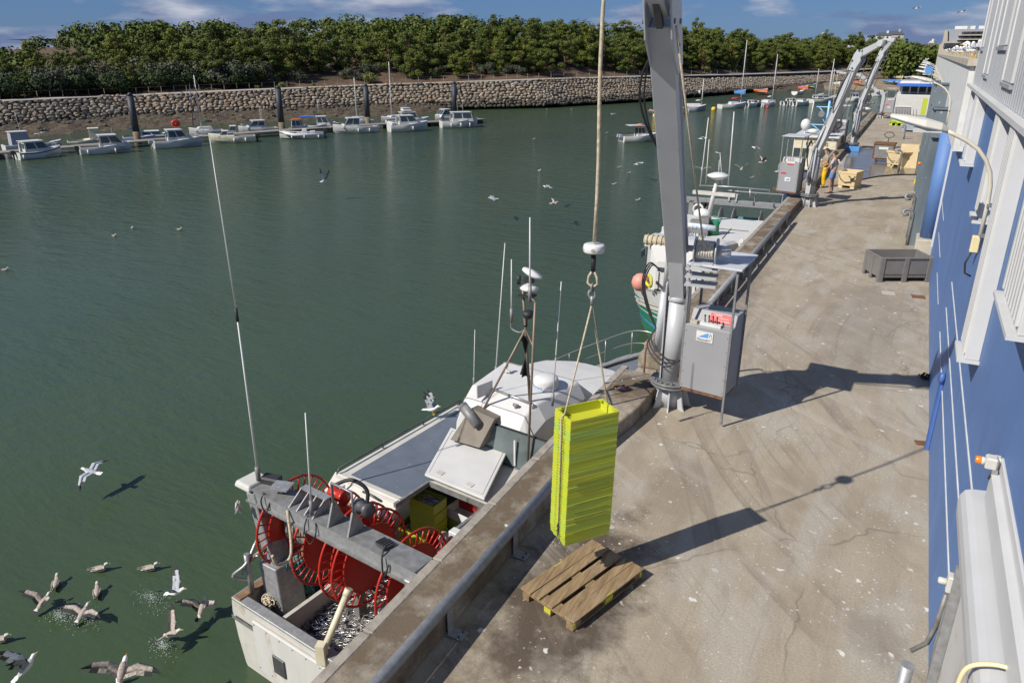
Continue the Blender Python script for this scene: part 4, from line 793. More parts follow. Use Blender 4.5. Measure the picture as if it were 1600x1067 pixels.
# hook shaped guard pipes
for k,(x,yb,yt,sz,lb) in enumerate(((1417,383,320,.055,'thick bent steel vent pipe at the foot of the nearest steel column'),(1415,372,318,.055,'bent steel vent pipe just beyond the first at the steel column'),(1404,268,235,.05,'bent grey pipe beside the leaning beige board'),(1412,218,196,.05,'small grey standpipe in front of the far blue grey bin'))):
    P=pz(x,yb); P.x=min(P.x,.42); h=max(.6,ztop(P,yt)) if k else 1.18; 
    if k==1: P=Vector((.40,28.9,0)); h=1.5
    m=MB(); m.tube([P,P+Vector((0,0,h*.55)),P+Vector((0,0,h*.9)),P+Vector((-.10,-.02,h)),P+Vector((-.24,-.06,h)),P+Vector((-.31,-.1,h-.08)),P+Vector((-.24,-.16,h-.15)),P+Vector((-.12,-.14,h-.13))],sz,8); o=m.build('vent_pipe','galv_old'); tag(o,lb,'pipe','bent pipes along the hall')
# roller door on the near right
door=thing('roller_door','white roller door casing with grey fabric door and side post at the lower right','door',(WX,4,0))
prof=[(WX-.005,2.64),(WX-.15,2.62),(WX-.195,2.60),(WX-.22,2.55),(WX-.228,2.48),(WX-.215,2.36),(WX-.15,2.2),(WX-.005,2.12)]
m=MB(); m.sweep([(x,1.0,z) for x,z in prof],(0,0,0),(0,5.5,0)); m.build('casing','casing_white',door,bevel=.012,seg=2)
m=MB(); m.box((WX-.04,3.7,2.78),(.08,5.2,.24)); m.box((WX-.012,3.75,2.95),(.024,5.3,.10)); m.build('mounting_rail','trim_white',door,bevel=.006)
m=MB(); m.box((WX-.06,3.7,1.02),(.03,5.0,1.98)); m.build('door_fabric','canvas_white',door)
m=MB(); m.box((WX-.10,6.26,1.0),(.10,.06,2.0)); m.build('side_post','galv',door); m=MB(); m.box((WX-.09,6.20,.30),(.02,.5,.58)); m.build('dark_panel','cabinet_grey',door)
m=MB(); m.box((WX-.16,6.30,1.80),(.05,.10,.16)); m.cyl((WX-.18,6.30,1.80),(WX-.25,6.30,1.80),.03,n=12); m.build('push_button','lamp_white',door,bevel=.01)
m=MB(); m.tube([(WX-.16,6.33,1.66),(WX-.17,6.36,1.3),(WX-.20,6.4,1.05),(WX-.30,6.42,.9)],.022,6); m.tube([(WX-.13,6.33,1.66),(WX-.14,6.35,1.1),(WX-.12,6.34,.6)],.018,6); m.build('cable_conduit','galv_old',door)
# bent handle pipe over the casing at the frame bottom
m=MB(); m.tube(spline([(WX-.235,4.25,2.3),(WX-.28,4.27,2.42),(WX-.26,4.28,2.60),(WX-.14,4.28,2.68),(WX-.01,4.26,2.70)]),.014,8); m.build('cable_loop','box_cream',door)
bc=thing('warning_beacon','orange warning beacon on a white box above the roller door casing','lamp',(WX,6.6,2.9))
B=px(1549,722,WX-.09); m=MB(); m.box(B,(.085,.10,.10)); m.box(B+Vector((.045,.05,-.01)),(.06,.08,.09)); m.build('box','lamp_white',bc,bevel=.012)
m=MB(); m.cyl(B+Vector((-.04,0,0)),B+Vector((-.07,0,0)),.032,n=16); m.build('collar','lamp_white',bc)
m=MB(); m.cyl(B+Vector((-.07,0,0)),B+Vector((-.11,0,0)),.036,.029,16); m.build('amber_lens','amber',bc,bevel=.005,seg=2)
m=MB(); m.tube(spline([B+Vector((.02,-.02,-.05)),B+Vector((.0,-.05,-.12)),B+Vector((.01,-.08,-.08)),B+Vector((.04,-.09,-.14))]),.006,6); m.build('cable','rubber',bc)
m=MB(); m.box(B+Vector((.03,-.04,-.09)),(.04,.05,.10)); m.build('bracket','galv',bc)
# short grey bollard pole at the frame bottom
P=Vector((.60,5.0,0)); m=MB(); m.cyl(P,P+Vector((0,0,1.9)),.045,n=20); o=m.build('guard_post','galv'); P2=py(1418,1038,5.0); o.location=(P2.x-.60,0,P2.z-1.9); 
o.location=(P2.x-.6,0,0); o.scale=(1,1,max(.2,P2.z/1.9)); tag(o,'round galvanised guard post with a flat top at the bottom edge by the door','post')
# street lamps on the wall
def lamp(Y,xw,z0,label,s=1.0,first=None):
    r=thing('wall_lamp',label,'lamp',(xw,Y,z0),'street lamps along the hall wall')
    def Q(x,y,z): return Vector((xw+x*s,Y+y,z0+z*s))
    m=MB(); m.tube([Q(-.045,0,-.65),Q(-.045,0,-.05),Q(-.06,0,.18),Q(-.10,0,.36),Q(-.18,0,.52),Q(-.30,0,.66),Q(-.45,0,.76),Q(-.62,.0,.84),Q(-.74,0,.89)],.028*s,10); m.build('arm','lamp_cream',r)
    for z in (-.08,-.5): m=MB(); m.box(Q(-.02,0,z),(.06,.09,.04)); m.build('clamp','galv_old',r)
    m=MB(); hd=[]
    for x,hw,zt,zb in ((-.70,.035,.92,.86),(-.78,.09,.985,.865),(-.98,.125,1.04,.90),(-1.22,.11,1.075,.96),(-1.44,.05,1.085,1.02)):
        hd.append([Q(x,-hw,zb+.03),Q(x,-hw*.75,zt-.02),Q(x,0,zt),Q(x,hw*.75,zt-.02),Q(x,hw,zb+.03),Q(x,hw*.6,zb),Q(x,-hw*.6,zb)])
    m.rings(hd,smooth=False); h=m.build('lamp_head','lamp_white',r,bevel=.008)
    m=MB(); m.box(Q(-.95,0,.885),(.30,.15,.05),M=None); sub(m,'lens','casing_white',h)
    m=MB()
    for j in range(9): m.cyl(Q(-1.12-.036*j,0,1.06+.002*j),Q(-1.13-.036*j,0,1.15),.004,n=4)
    m.build('bird_spikes','dark_steel',r)
    return r
lamp(10.3,WX-.13,4.40,'nearest wall lamp, a big white head on a cream curved arm',.85)
m=MB(); m.box((WX-.20,10.32,3.86),(.09,.09,.20)); r=m.build('cable_box','box_cream',bevel=.01); tag(r,'cream cable box with a black lead on the wall below the nearest lamp','box')
m=MB(); m.tube([(WX-.22,10.3,3.77),(WX-.26,10.3,3.62),(WX-.24,10.3,3.5),(WX-.17,10.3,3.47)],.012,6); m.build('lead','rubber',r)
ys=[27.0,36.5,46,55.5,65,74]
for k,(yy,lb) in enumerate(zip(ys,('second wall lamp, pale head below the flag','third wall lamp counted from the near one','fourth wall lamp counted from the near one','fifth wall lamp, a gull standing on it','sixth wall lamp, small and far','farthest wall lamp, a tiny white head'))): lamp(yy,WB_X,4.42,lb,.85)
# ================================================================= QUAY RAILS
for k,(y0,y1,lb) in enumerate(((-3,8.95,'galvanised pipe rail along the quay edge beside the near fishing boat'),(17.2,29.3,'grey pipe rail along the quay edge beside the green hulled boat'))):
    r=thing('pipe_rail',lb,'rail',(-3.70,y0,0),'pipe rails on the quay edge'); m=MB(); m.cyl((-3.66,y0,.40),(-3.66,y1,.40),.068,n=18); m.build('pipe','galv',r)
    y=y1-.35
    while y>y0:
        m=MB(); m.box((-3.63,y,.20),(.012,.12,.40)); m.box((-3.56,y,.016),(.22,.15,.016)); m.build('bracket','galv',r,bevel=.004)
        m=MB(); 
        for dy in (-.045,.045): m.cyl((-3.50,y+dy,.024),(-3.50,y+dy,.04),.014,n=6)
        m.build('bolt','dark_steel',r); y-=1.56
P=pz(971,608,.3); r=thing('mooring_ring','rusty steel mooring ring lying on the quay edge left of the near crane','ring',P); m=MB(); m.tube([P+Vector((.13*math.cos(a),.11*math.sin(a),.03)) for a in [i*math.tau/16 for i in range(16)]],.018,7,closed=True); m.build('ring','rust',r); m=MB(); m.lathe([(.0,.0),(.10,.0),(.09,.02),(.03,.035)],P,14); m.build('ring_plate','galv_old',r)
# ladder and rope in the gap
r=thing('quay_ladder','dark iron ladder in the notch of the quay edge behind the near crane','ladder',(-4.1,13.2,0)); m=MB()
for s in (-3.95,-3.6): m.tube([(s,13.5,.75),(s,13.3,.72),(s,13.2,.5),(s,13.2,.0),(s,13.2,-.25)],.02,6)
m.build('stile','rust',r)
# ================================================================= CRANES
def label_plate(org,ex,ey,w,h,parent,name,bg_,items):
    "sign: board with lettering; ex,ey unit axes"
    Mf=frame(org,ex,ey); m=MB(); m.box((0,0,.004),(w,h,.008),M=Mf); b=m.build(name,bg_,parent)
    for kind,mt_,arg in items:
        if kind=='text':
            s,x,y,size=arg; m=text_mesh(s,size,Mf@Matrix.Translation((x,y,.010)))
        else:
            m=MB(); m.prism(arg,.0085,.011,M=Mf)
        sub(m,{'text':'lettering','poly':'emblem'}[kind],mt_,b)
    return b
MATS['letter_white']=MATS['white_plastic']
def crane(base,label,knee,apex,tip,colh,cabdir,near=False,cab_rot=0,rope=None,cab_off=(0,0)):
    bx,by=base; r=thing('quay_crane',label,'crane',(bx,by,0),'grey cranes along the quay'); O=Vector((bx,by,0))
    # pedestal
    m=MB(); m.cyl(O,O+Vector((0,0,.42)),.20,n=20)
    for k in range(8):
        a=k*math.tau/8+.2; d=Vector((math.cos(a),math.sin(a),0)); t=Vector((-d.y,d.x,0))*.012
        m.sweep([O+d*.19-t,O+d*.40-t,O+d*.36+Vector((0,0,.05))-t,O+d*.27+Vector((0,0,.40))-t,O+d*.19+Vector((0,0,.40))-t],(0,0,0),t*2)
    m.build('pedestal','crane_grey',r)
    m=MB(); m.cyl(O+Vector((0,0,.42)),O+Vector((0,0,.455)),.37,n=28); m.cyl(O+Vector((0,0,.475)),O+Vector((0,0,.51)),.37,n=28); m.build('flange','galv_old',r,bevel=.004)
    m=MB()
    for k in range(20): a=k*math.tau/20; m.cyl(O+Vector((.32*math.cos(a),.32*math.sin(a),.39)),O+Vector((.32*math.cos(a),.32*math.sin(a),.56)),.018,n=6)
    m.build('flange_bolts','dark_steel',r)
    # column with side cheeks
    m=MB(); m.cyl(O+Vector((0,0,.5)),O+Vector((0,0,colh)),.175,.165,24); m.build('column','crane_grey',r)
    bd_=(Vector(apex)-Vector(knee)); hd=Vector((bd_.x,bd_.y,0)).normalized() if Vector((bd_.x,bd_.y,0)).length>.05 else Vector((0,-1,0)); sd=Vector((-hd.y,hd.x,0))
    m=MB()
    for s in (-1,1):
        c=O+sd*s*.19; m.sweep([c+Vector((0,0,.52))-hd*.10-sd*.01,c+Vector((0,0,.52))+hd*.10-sd*.01,c+Vector((0,0,colh+.28))+hd*.16-sd*.01,c+Vector((0,0,colh+.35))-hd*.06-sd*.01,c+Vector((0,0,colh))-hd*.15-sd*.01],(0,0,0),sd*.024)
    m.build('cheek_plate','crane_grey',r,bevel=.004)
    # lift ram
    K=Vector(knee); A=Vector(apex); T=Vector(tip)
    m=MB(); q0=O-sd*.30+Vector((0,0,1.0)); q1=O-sd*.24+Vector((0,0,colh+.1)); m.cyl(q0,q1,.07,n=12); m.cyl(q1,K-sd*.16+Vector((0,0,.25)),.04,n=10); m.build('lift_ram','crane_grey',r)
    # boom
    def beam(m,a,b,w0,h0,w1,h1,flange=False):
        d=(b-a).normalized(); s=sd; n_=d.cross(s).normalized(); rs=[]
        for c,w_,h_ in ((a,w0,h0),(b,w1,h1)): rs.append([c+s*w_/2+n_*h_/2,c-s*w_/2+n_*h_/2,c-s*w_/2-n_*h_/2,c+s*w_/2-n_*h_/2])
        m.rings(rs,smooth=False)
        if flange:
            for e in (-1,1): m.rings([[c+s*w_*.62+n_*(e*h_/2+.012),c-s*w_*.62+n_*(e*h_/2+.012),c-s*w_*.62+n_*(e*h_/2-.012),c+s*w_*.62+n_*(e*h_/2-.012)] for c,w_,h_ in ((a,w0,h0),(b,w1,h1))],smooth=False)
        return d,n_
    m=MB(); m.cyl(O+Vector((0,0,colh-.02)),O+Vector((0,0,colh+.06)),.19,n=20); beam(m,O+Vector((0,0,colh)),K+(A-K).normalized()*.25,.24,.26,.24,.30); m.build('knuckle','crane_grey',r,bevel=.006)
    m=MB(); d,n_=beam(m,K,A,.24,.34 if near else .30,.26 if near else .20,.32 if near else .22,True); bm_=m.build('boom','crane_grey',r,bevel=.008)
    m=MB()
    for s in (-1,1):
        c=A+sd*s*.16; hs=1.0 if near else .62; m.sweep([c-d*.75*hs+n_*.17,c-d*.70*hs-n_*.12,c-d*.05-n_*.34*hs,c+d*.42*hs-n_*.26*hs,c+d*.50*hs+n_*.10,c+d*.1+n_*.24*hs],(0,0,0),sd*.022)
    hp=m.build('head_plates','crane_grey',r,bevel=.004)
    m=MB()
    for s in (-1,1):
        for q in ((.3,.0),(-.1,.1),(.1,-.2),(-.35,-.02)): m.cyl(A+sd*s*.15+d*q[0]+n_*q[1],A+sd*s*.195+d*q[0]+n_*q[1],.032,n=8)
    sub(m,'head_bolts','dark_steel',hp)
    m=MB(); beam(m,A+d*.15,T,.20,.26,.15,.18); m.cyl(T-sd*.13,T+sd*.13,.12,n=14); m.build('jib','crane_grey',r,bevel=.006)
    m=MB(); beam(m,A+n_*.22-d*1.3,A+n_*.26+(T-A)*.55,.09,.09,.07,.07); m.build('jib_ram','dark_steel',r)
    # winch
    W=K+(A-K).normalized()*(.30)-n_*0+sd*(.42 if not near else .46)*(1 if True else -1)
    m=MB()
    for j in range(7): m.tube([W+sd*(-.12+.04*j)+(hd*math.cos(a)+Vector((0,0,1))*math.sin(a))*.13 for a in [i*math.tau/14 for i in range(14)]],.024,6,closed=True)
    m.build('winch_rope','rope_white',r)
    m=MB()
    for s in (-.16,.18): m.cyl(W+sd*s-sd*.012,W+sd*s+sd*.012,.20,n=20)
    m.cyl(W+sd*.18,W+sd*.40,.09,n=14); m.cyl(W-sd*.3,W+sd*.2,.05,n=10); m.build('winch','crane_grey',r)
    m=MB(); m.box(W-sd*.02-Vector((0,0,.25)),(.34,.30,.10),math.atan2(sd.y,sd.x)); 
    for q in (.0,.14,.28): m.box(W-sd*.02-Vector((0,0,.30+q)),(.5,.34,.022),math.atan2(sd.y,sd.x))
    m.build('winch_bracket','crane_grey',r)
    # second rope from the winch to the head
    m=MB(); m.cyl(W+hd*.13,A+d*.1+sd*.22-n_*.3,.016,n=6); m.build('winch_line','rope_tan',r)
    # hoses
    m=MB(); G=O-sd*.34+Vector((0,0,colh-.1))
    for j in range(3):
        w_=.022*j; m.tube(spline([G+Vector((0,0,-.5)),G-sd*(.16+w_)+Vector((0,0,-.1)),G-sd*(.26+w_)+Vector((0,0,.30+w_)),G-sd*(.14+w_)+Vector((0,0,.66+w_))+hd*.05,G+sd*.05+Vector((0,0,.55)),K-sd*.17+n_*.1]),.013,6)
    for j in range(3): m.tube(spline([O-sd*.24+Vector((0,0,1.6)),O-sd*(.40+.03*j)+hd*.1+Vector((0,0,1.25-.06*j)),O-sd*.1+hd*(.28+.03*j)+Vector((0,0,1.0-.07*j)),O+sd*.2+hd*.2+Vector((0,0,.95+.03*j))]),.014,6)
    m.tube(spline([A-d*.5-sd*.18,A-d*.8-sd*.32,A-d*1.2-sd*.38,A-d*1.7-sd*.30,A-d*2.1-sd*.15]),.016,6); m.tube(spline([A-d*.45-sd*.18,A-d*.8-sd*.27,A-d*1.25-sd*.32,A-d*1.75-sd*.26,A-d*2.1-sd*.13]),.014,6)
    m.tube([K-sd*.17+n_*.1,K.lerp(A,.5)-sd*.165+n_*.12,K.lerp(A,.95)-sd*.165+n_*.12],.012,6)
    m.build('hose','rubber',r)
    m=MB(); m.tube([K-sd*.135-n_*.15,K.lerp(A,.97)-sd*.145-n_*.15],.016,6); m.build('boom_pipe','galv_old',r)
    # cabinet (control stand)
    ca=cabdir; cx=Vector((math.cos(ca),math.sin(ca),0)); cyv=Vector((-cx.y,cx.x,0)); C0=O+cx*cab_off[0]+cyv*cab_off[1]
    Mc=Matrix(((cx.x,cyv.x,0,C0.x),(cx.y,cyv.y,0,C0.y),(0,0,1,0),(0,0,0,1)))
    zb,zt=(.56,1.93); Wc,Dc=.78,.66; zr_=2.78
    prof=[(-Dc/2,zb),(Dc/2,zb),(Dc/2,zt),(-.02,zt),(-.10,zt-.18),(-Dc/2,zt-.20)]
    m=MB(); m.sweep([(-Wc/2,y,z) for y,z in prof],(0,0,0),(Wc,0,0),M=Mc); cb=m.build('cabinet','cabinet_grey',r,bevel=.008)
    m=MB()
    for x in (-Wc/2+.03,Wc/2-.03):
        for j in range(5): m.cyl((x,-Dc/2-.006,zb+.06+j*.25),(x,-Dc/2+.01,zb+.06+j*.25),.008,n=6,M=Mc)
    sub(m,'rivets','dark_steel',cb)
    m=MB()
    for x in (-Wc/2-.012,Wc/2+.012):
        for y in (-Dc/2+.02,Dc/2-.02): m.box((x,y,(zr_+(.05 if (x>0 and y<0 and near) else zb-.02))/2),(.035,.035,zr_-(.05 if (x>0 and y<0 and near) else zb-.02)),M=Mc)
    m.build('canopy_post','galv_old',r)
    m=MB(); m.box((0,.12,zr_+.02),(Wc+.12,Dc+.45,.035),M=Mc@Matrix.Rotation(math.radians(6),4,'Z')); m.build('canopy_roof','canopy',r,bevel=.006)
    m=MB(); m.box((0,.0,zb-.03),(Wc-.04,Dc-.04,.05),M=Mc); m.box((-Wc/2-.12,0,zb+.02),(.34,.12,.1),M=Mc); m.build('cabinet_bracket','rust' ,r)
    # lever plate, levers, signs
    m=MB(); m.box((.02,-Dc/2+.11,zt-.17),(.36,.10,.06),M=Mc); lp=m.build('lever_plate','white_plastic',r)
    m=MB()
    for j in range(4): m.cyl((-.09+j*.07,-Dc/2+.11,zt-.15),(-.09+j*.07,-Dc/2+.09,zt-.03),.011,n=6,M=Mc); m.ball((-.09+j*.07,-Dc/2+.09,zt-.02),.019,6,M=Mc)
    sub(m,'lever','rubber',lp)
    m=MB(); m.box((-.27,-Dc/2+.10,zt-.17),(.12,.09,.05),M=Mc); m.build('meter_box','plinth',r)
    if near:
        o_=Mc@Vector((-.03,-Dc/2-.004,zt-.36)); label_plate(o_,cx,Vector((0,0,1)),.29,.18,r,'maker_plate','white_plastic',(('poly','blue_paint',[(-.11,-.015),(.055,.075),(.07,.07),(.06,-.01)]),('text','navy',('MecaneKiT',-.005,-.055,.055)),('poly','dark_steel',[(.075,.0),(.095,.075),(.10,.075),(.085,.0)]),('poly','dark_steel',[(.10,.03),(.115,.065),(.135,-.02),(.128,-.02),(.114,.045)])))
        up=Vector((0,0,1))*.18+cyv*.08; o_=Mc@Vector((.13,-.072,zt-.085)); label_plate(o_-cyv*.0,cx,up,.38,.15,r,'warning_sign','red_label',(('text','white_plastic',('CABINE',-.06,.048,.042)),('text','white_plastic',('DE L HOMME MORT',.0,.0,.030)),('text','white_plastic',('MAXI 250KG',.05,-.046,.036))))
    else:
        o_=Mc@Vector((.0,-Dc/2-.004,zt-.86)); label_plate(o_,cx,Vector((0,0,1)),.24,.17,r,'maker_plate','white_plastic',(('poly','blue_paint',[(-.09,-.04),(.05,.05),(.07,.03),(.07,-.04)]),))
        o_=Mc@Vector((-.2,-Dc/2-.004,zt-.62)); label_plate(o_,cx,Vector((0,0,1)),.22,.06,r,'red_strip','red_label',())
        o_=Mc@Vector((.05,-Dc/2-.004,zt-.245)); label_plate(o_,cx,Vector((0,0,1)),.25,.04,r,'red_strip','red_label',())
    return r,T
B1=(-3.15,12.25)
tipz=7.6; hookx=py(924,420,6.9)
T1=Vector((hookx.x,6.95,tipz))
kn=py(1059,405,12.0); ap=py(1036,30,9.5)
crane(B1,'nearest grey quay crane with a control cabinet, its boom rising out of the picture',kn,ap,T1,2.02,math.radians(-8),near=True,cab_off=(.70,-.02))
crane((-3.43,33.4),'second grey crane, behind the man in the grey shirt, boom raised to a bent head',py(1291,207,33.4),py(1341,92,33.0),py(1377,68,32.4),2.1,math.radians(-12),cab_off=(-.86,-.1))
crane((-3.40,54.6),'third grey crane, standing over the blue painted pedestal beyond the cream wheelhouse',py(1346,160,54.6),py(1378,85,54.2),py(1396,63,53.6),2.3,math.radians(-8),cab_off=(-.95,-.1))
r4,_=crane((-3.22,84),'farthest grey crane, its jib reaching left over the beach',py(1374,146,84),py(1346,119,84),py(1309,113,84.2),2.0,math.radians(-5),cab_off=(.7,-.3))
m=MB(); Tm=py(1309,115,84.2); m.cyl(Tm,Tm-Vector((0,0,4.4)),.03,n=5); o=m.build('far_hoist_rope','rope_tan'); 
ORG[o.name]=Vector(); m=MB(); m.cyl(Tm-Vector((0,0,4.4)),Tm-Vector((0,0,4.7)),.3,n=10); m.build('far_hook_weight','white_plastic',o); tag(o,'hoist rope with a white weight hanging from the farthest jib','hoist rope')
# hoist rope, weight, hook, slings, crate stack
HK=Vector((T1.x,6.95,0)); zW=ztop(HK,388)
h=thing('hoist_rope','thick worn hoist rope ending in a white disc weight and steel hook','hoist rope',(HK.x,HK.y,zW))
m=MB(); m.tube([HK+Vector((.012*math.sin(i*1.1),0,zW+.06+(T1.z-.1-zW)*i/8)) for i in range(9)],.019,10); m.build('rope','rope_tan',h)
m=MB(); m.lathe([(.0,-.042),(.098,-.042),(.108,-.03),(.108,.03),(.098,.042),(.0,.042)],HK+Vector((0,0,zW)),32); wt=m.build('weight','white_plastic',h)
m=MB()
for a in (.2,-1.3,-2.6): d=Vector((math.cos(a),math.sin(a),0)); m.cyl(HK+d*.10+Vector((0,0,zW)),HK+d*.112+Vector((0,0,zW)),.018,n=10)
sub(m,'bolt','plinth',wt)
z1=ztop(HK,424); m=MB(); m.cyl(HK+Vector((0,0,zW-.05)),HK+Vector((0,0,z1)),.027,.024,12); m.build('sleeve','rubber',h)
z2=ztop(HK,447); m=MB(); m.tube([HK+Vector((0,0,z1+.02)),HK+Vector((-.045,0,z1-.06)),HK+Vector((-.055,0,z1-.13)),HK+Vector((-.02,0,z2)),HK+Vector((.02,0,z2)),HK+Vector((.055,0,z1-.13)),HK+Vector((.045,0,z1-.06)),HK+Vector((0,0,z1+.02))],.013,8); m.build('rope_eye','rope_tan',h)
z3=ztop(HK,463); m=MB(); m.tube([HK+Vector((0,.03*math.sin(a),z2-.02+.045*math.cos(a))) for a in [i*math.tau/12 for i in range(12)]],.010,7,closed=True); m.tube([HK+Vector((.035*math.sin(a),0,z2-.09+.05*math.cos(a))) for a in [i*math.tau/12 for i in range(12)]],.011,7,closed=True); m.tube([HK+Vector((-.03,0,z3+.06)),HK+Vector((-.045,0,z3+.02)),HK+Vector((-.02,0,z3-.03)),HK+Vector((.03,0,z3-.01)),HK+Vector((.035,0,z3+.02))],.011,7); m.build('hook','galv_old',h)
# crates
zt_=ztop(HK,640); cc=pz(918,640,zt_)
c_=[pz(*q,z=zt_) for q in ((866,638),(893,659),(968,642.5),(940,622))]
ctr=(c_[0]+c_[1]+c_[2]+c_[3])/4; ex=(c_[2]-c_[1]); ang=math.atan2(ex.y,ex.x); CW,CD=ex.length,(c_[0]-c_[1]).length; CW=(CW+(c_[3]-c_[0]).length)/2
CH=.125
cp=proto('fish_crate','crate','crate','lime crates of the hanging stack')
def crate_mesh(m,W_,D_,Hh,t=.018,lip=.016):
    w2,d2=W_/2,D_/2; k=.970
    o=[[(-w2*s,-d2*s,z),(w2*s,-d2*s,z),(w2*s,d2*s,z),(-w2*s,d2*s,z)] for s,z in ((k,0),(1-.012,Hh-.03),(1,Hh-.03),(1,Hh),(1-.07,Hh),(k-.05,.014))]
    m.rings([[Vector(q) for q in r_] for r_ in o],cap=True,smooth=False)
m=MB(); crate_mesh(m,CW,CD,CH); m.build('tub','lime_crate',cp,bevel=.004)
m=MB()
for s in (-1,1): m.box((s*CW*.499,0,CH*.80),(.012,.11,.02))
m.build('handle_block','lime_crate',cp)
m=MB()
for s in (-1,1):
    for e in (-1,1): m.box((s*CW*.4985,e*CD*.17,CH*.62),(.008,.035,.012))
m.build('handle_hole','lime_dark',cp)
m=MB()
for s in (-1,1):
    for sx in (-.3,.3): m.box((s*(CW*.5-.055),sx*CD,-.012),(.07,.05,.026))
m.build('foot','lime_crate',cp)
zb_=ztop(ctr,831); n=40; pitch=(zt_-zb_-CH)/(n-1)
rk=random.Random(2)
for k in range(n):
    q=Vector((ctr.x+rk.uniform(-.002,.002),ctr.y+rk.uniform(-.002,.002),zt_-CH-pitch*k)); a=ang+rk.uniform(-.006,.006)
    tilt=Vector((.0,.0,0)); q.x+=-.0007*k; 
    lb={0:'top lime yellow crate of the hanging stack, empty and open',n-1:'bottom lime yellow crate of the hanging stack, its feet in the air'}.get(k,'lime yellow fish crate inside the tall stack hanging from the hoist')
    sl_on=k in(20,22,27,30,32,33,37)
    if k==0: cp.location=q; cp.rotation_euler=(0,0,a); cp['label']=lb
    else:
        o_=copy_tree(cp,q,a,label=lb)
        if sl_on:
            ORG[o_.name]=Vector(); mm=MB(); mm.box((.02,-CD/2*.999,CH*.62),(CW*.72,.010,.012)); mm.build('slot','lime_dark',o_)
m=MB(); Mtop=Matrix.Translation(cp.location)@Matrix.Rotation(cp.rotation_euler.z,4,'Z')
for s in (-1,1):
    for e in (-1,1): m.box((s*(CW/2-.03),e*(CD/2-.04),CH-.004),(.055,.055,.014)); m.box((s*(CW/2-.012),e*(CD/2-.11),CH-.02),(.02,.03,.05))
m.build('corner_lug','lime_crate',cp)
ux=Vector((math.cos(ang),math.sin(ang),0)); uy=Vector((-math.sin(ang),math.cos(ang),0))
sl_=thing('lifting_sling','two legged rope sling from the hook round the lime crate stack','sling',(HK.x,HK.y,z3))
zs=ztop(HK,477); m=MB(); m.cyl(HK+Vector((0,0,z3)),HK+Vector((0,0,zs)),.017,n=8); m.build('ferrule','galv',sl_)
LA=ctr-ux*(CW/2+.012); LB=ctr+ux*(CW/2+.012)-uy*0
m=MB(); L1=Vector((LA.x,LA.y,zt_+.01)); L1=L1+ux*.03-uy*.02; m.tube([HK+Vector((0,0,zs)),L1+Vector((0,0,.02)),L1-ux*.045+Vector((0,0,-.03)),Vector((LA.x,LA.y,zb_+.22))-ux*.01-uy*.02],.0105,7); m.build('rope_leg','rope_tan',sl_)
m=MB(); L2=Vector((LB.x,LB.y,zt_+.01)); m.tube([HK+Vector((0,0,zs)),L2+uy*.06-ux*.02,L2+uy*.06+ux*.02-Vector((0,0,.03)),Vector((LB.x,LB.y,zb_+.2))+ux*.01+uy*.06],.0105,7); m.build('rope_leg','rope_tan',sl_)
m=MB(); q=Vector((LA.x,LA.y,zb_+.22))-ux*.02-uy*.02; 
for j in range(5): m.tube([q+Vector((.014*math.cos(a)*(j%2),.014*math.cos(a)*(1-j%2),-.03*j+.024*math.sin(a))) for a in [i*math.tau/8 for i in range(8)]],.006,5,closed=True)
m.tube([q+Vector((0,0,-.15)),q+Vector((-.02,0,-.19)),q+Vector((0,0,-.23)),q+Vector((.02,0,-.19))],.009,6); m.build('hook_chain','dark_steel',sl_)
# pallet
A_,B_,C_,D_2=[pz(*q,z=.144) for q in ((813.5,917.6),(930.6,845),(1000,885),(897.5,973.4))]
pc=(A_+B_+C_+D_2)/4; lx=((B_-A_)+(C_-D_2)); ap_=math.atan2(lx.y,lx.x); PLn=((B_-A_).length+(C_-D_2).length)/2; PWd=((D_2-A_).length+(C_-B_).length)/2
pal=thing('wooden_pallet','worn wooden pallet with yellow painted blocks lying on the quay under the crates','pallet',(pc.x,pc.y,0)); Mp=Matrix.Translation((pc.x,pc.y,.004))@Matrix.Rotation(ap_,4,'Z')
rp=random.Random(4); ysl=[-.428,-.245,0,.245,.428]; wsl=[.165,.125,.165,.125,.165]
for y,w_ in zip(ysl,wsl):
    m=MB(); m.box((0,y*PWd/1.0+rp.uniform(-.003,.003),.133+rp.uniform(-.002,.002)),(PLn+rp.uniform(-.02,.01),w_*PWd/.8,.022),rp.uniform(-.006,.006),M=Mp); m.build('top_board','pallet_wood',pal,bevel=.003)
for x in (-.44,0,.44):
    m=MB(); m.box((x*PLn*1.0,0,.111),(.14*PLn/1.2,PWd*.985,.02),M=Mp); m.build('cross_board','pallet_wood',pal)
for y in (-.44,0,.44):
    m=MB(); m.box((0,y*PWd,.011),(PLn*.99,.10,.02),M=Mp); m.build('bottom_board','pallet_wood',pal)
    for x in (-.44,0,.44):
        m=MB(); m.box((x*PLn,y*PWd,.061),(.135,.098,.078),M=Mp); m.build('block','yellow_paint' if ((x==0 and y==-.44) or (x==-.44 and y==0)) else 'pallet_wood',pal)
m=MB()
for x,y,sx,sy in ((.47*PLn,-.4415*PWd-.05,.04,.006),(-.47*PLn,-.4415*PWd-.05,.04,.006),(-.12+.1,.5*PWd,.14,.01)): m.box((x,y,.075 if sy<.01 else .134),(sx,sy,.11 if sy<.01 else .024),M=Mp)
m.box((0,-.44*PWd-.052,.10),(.13,.006,.09),M=Mp); m.build('yellow_mark','yellow_paint',pal)
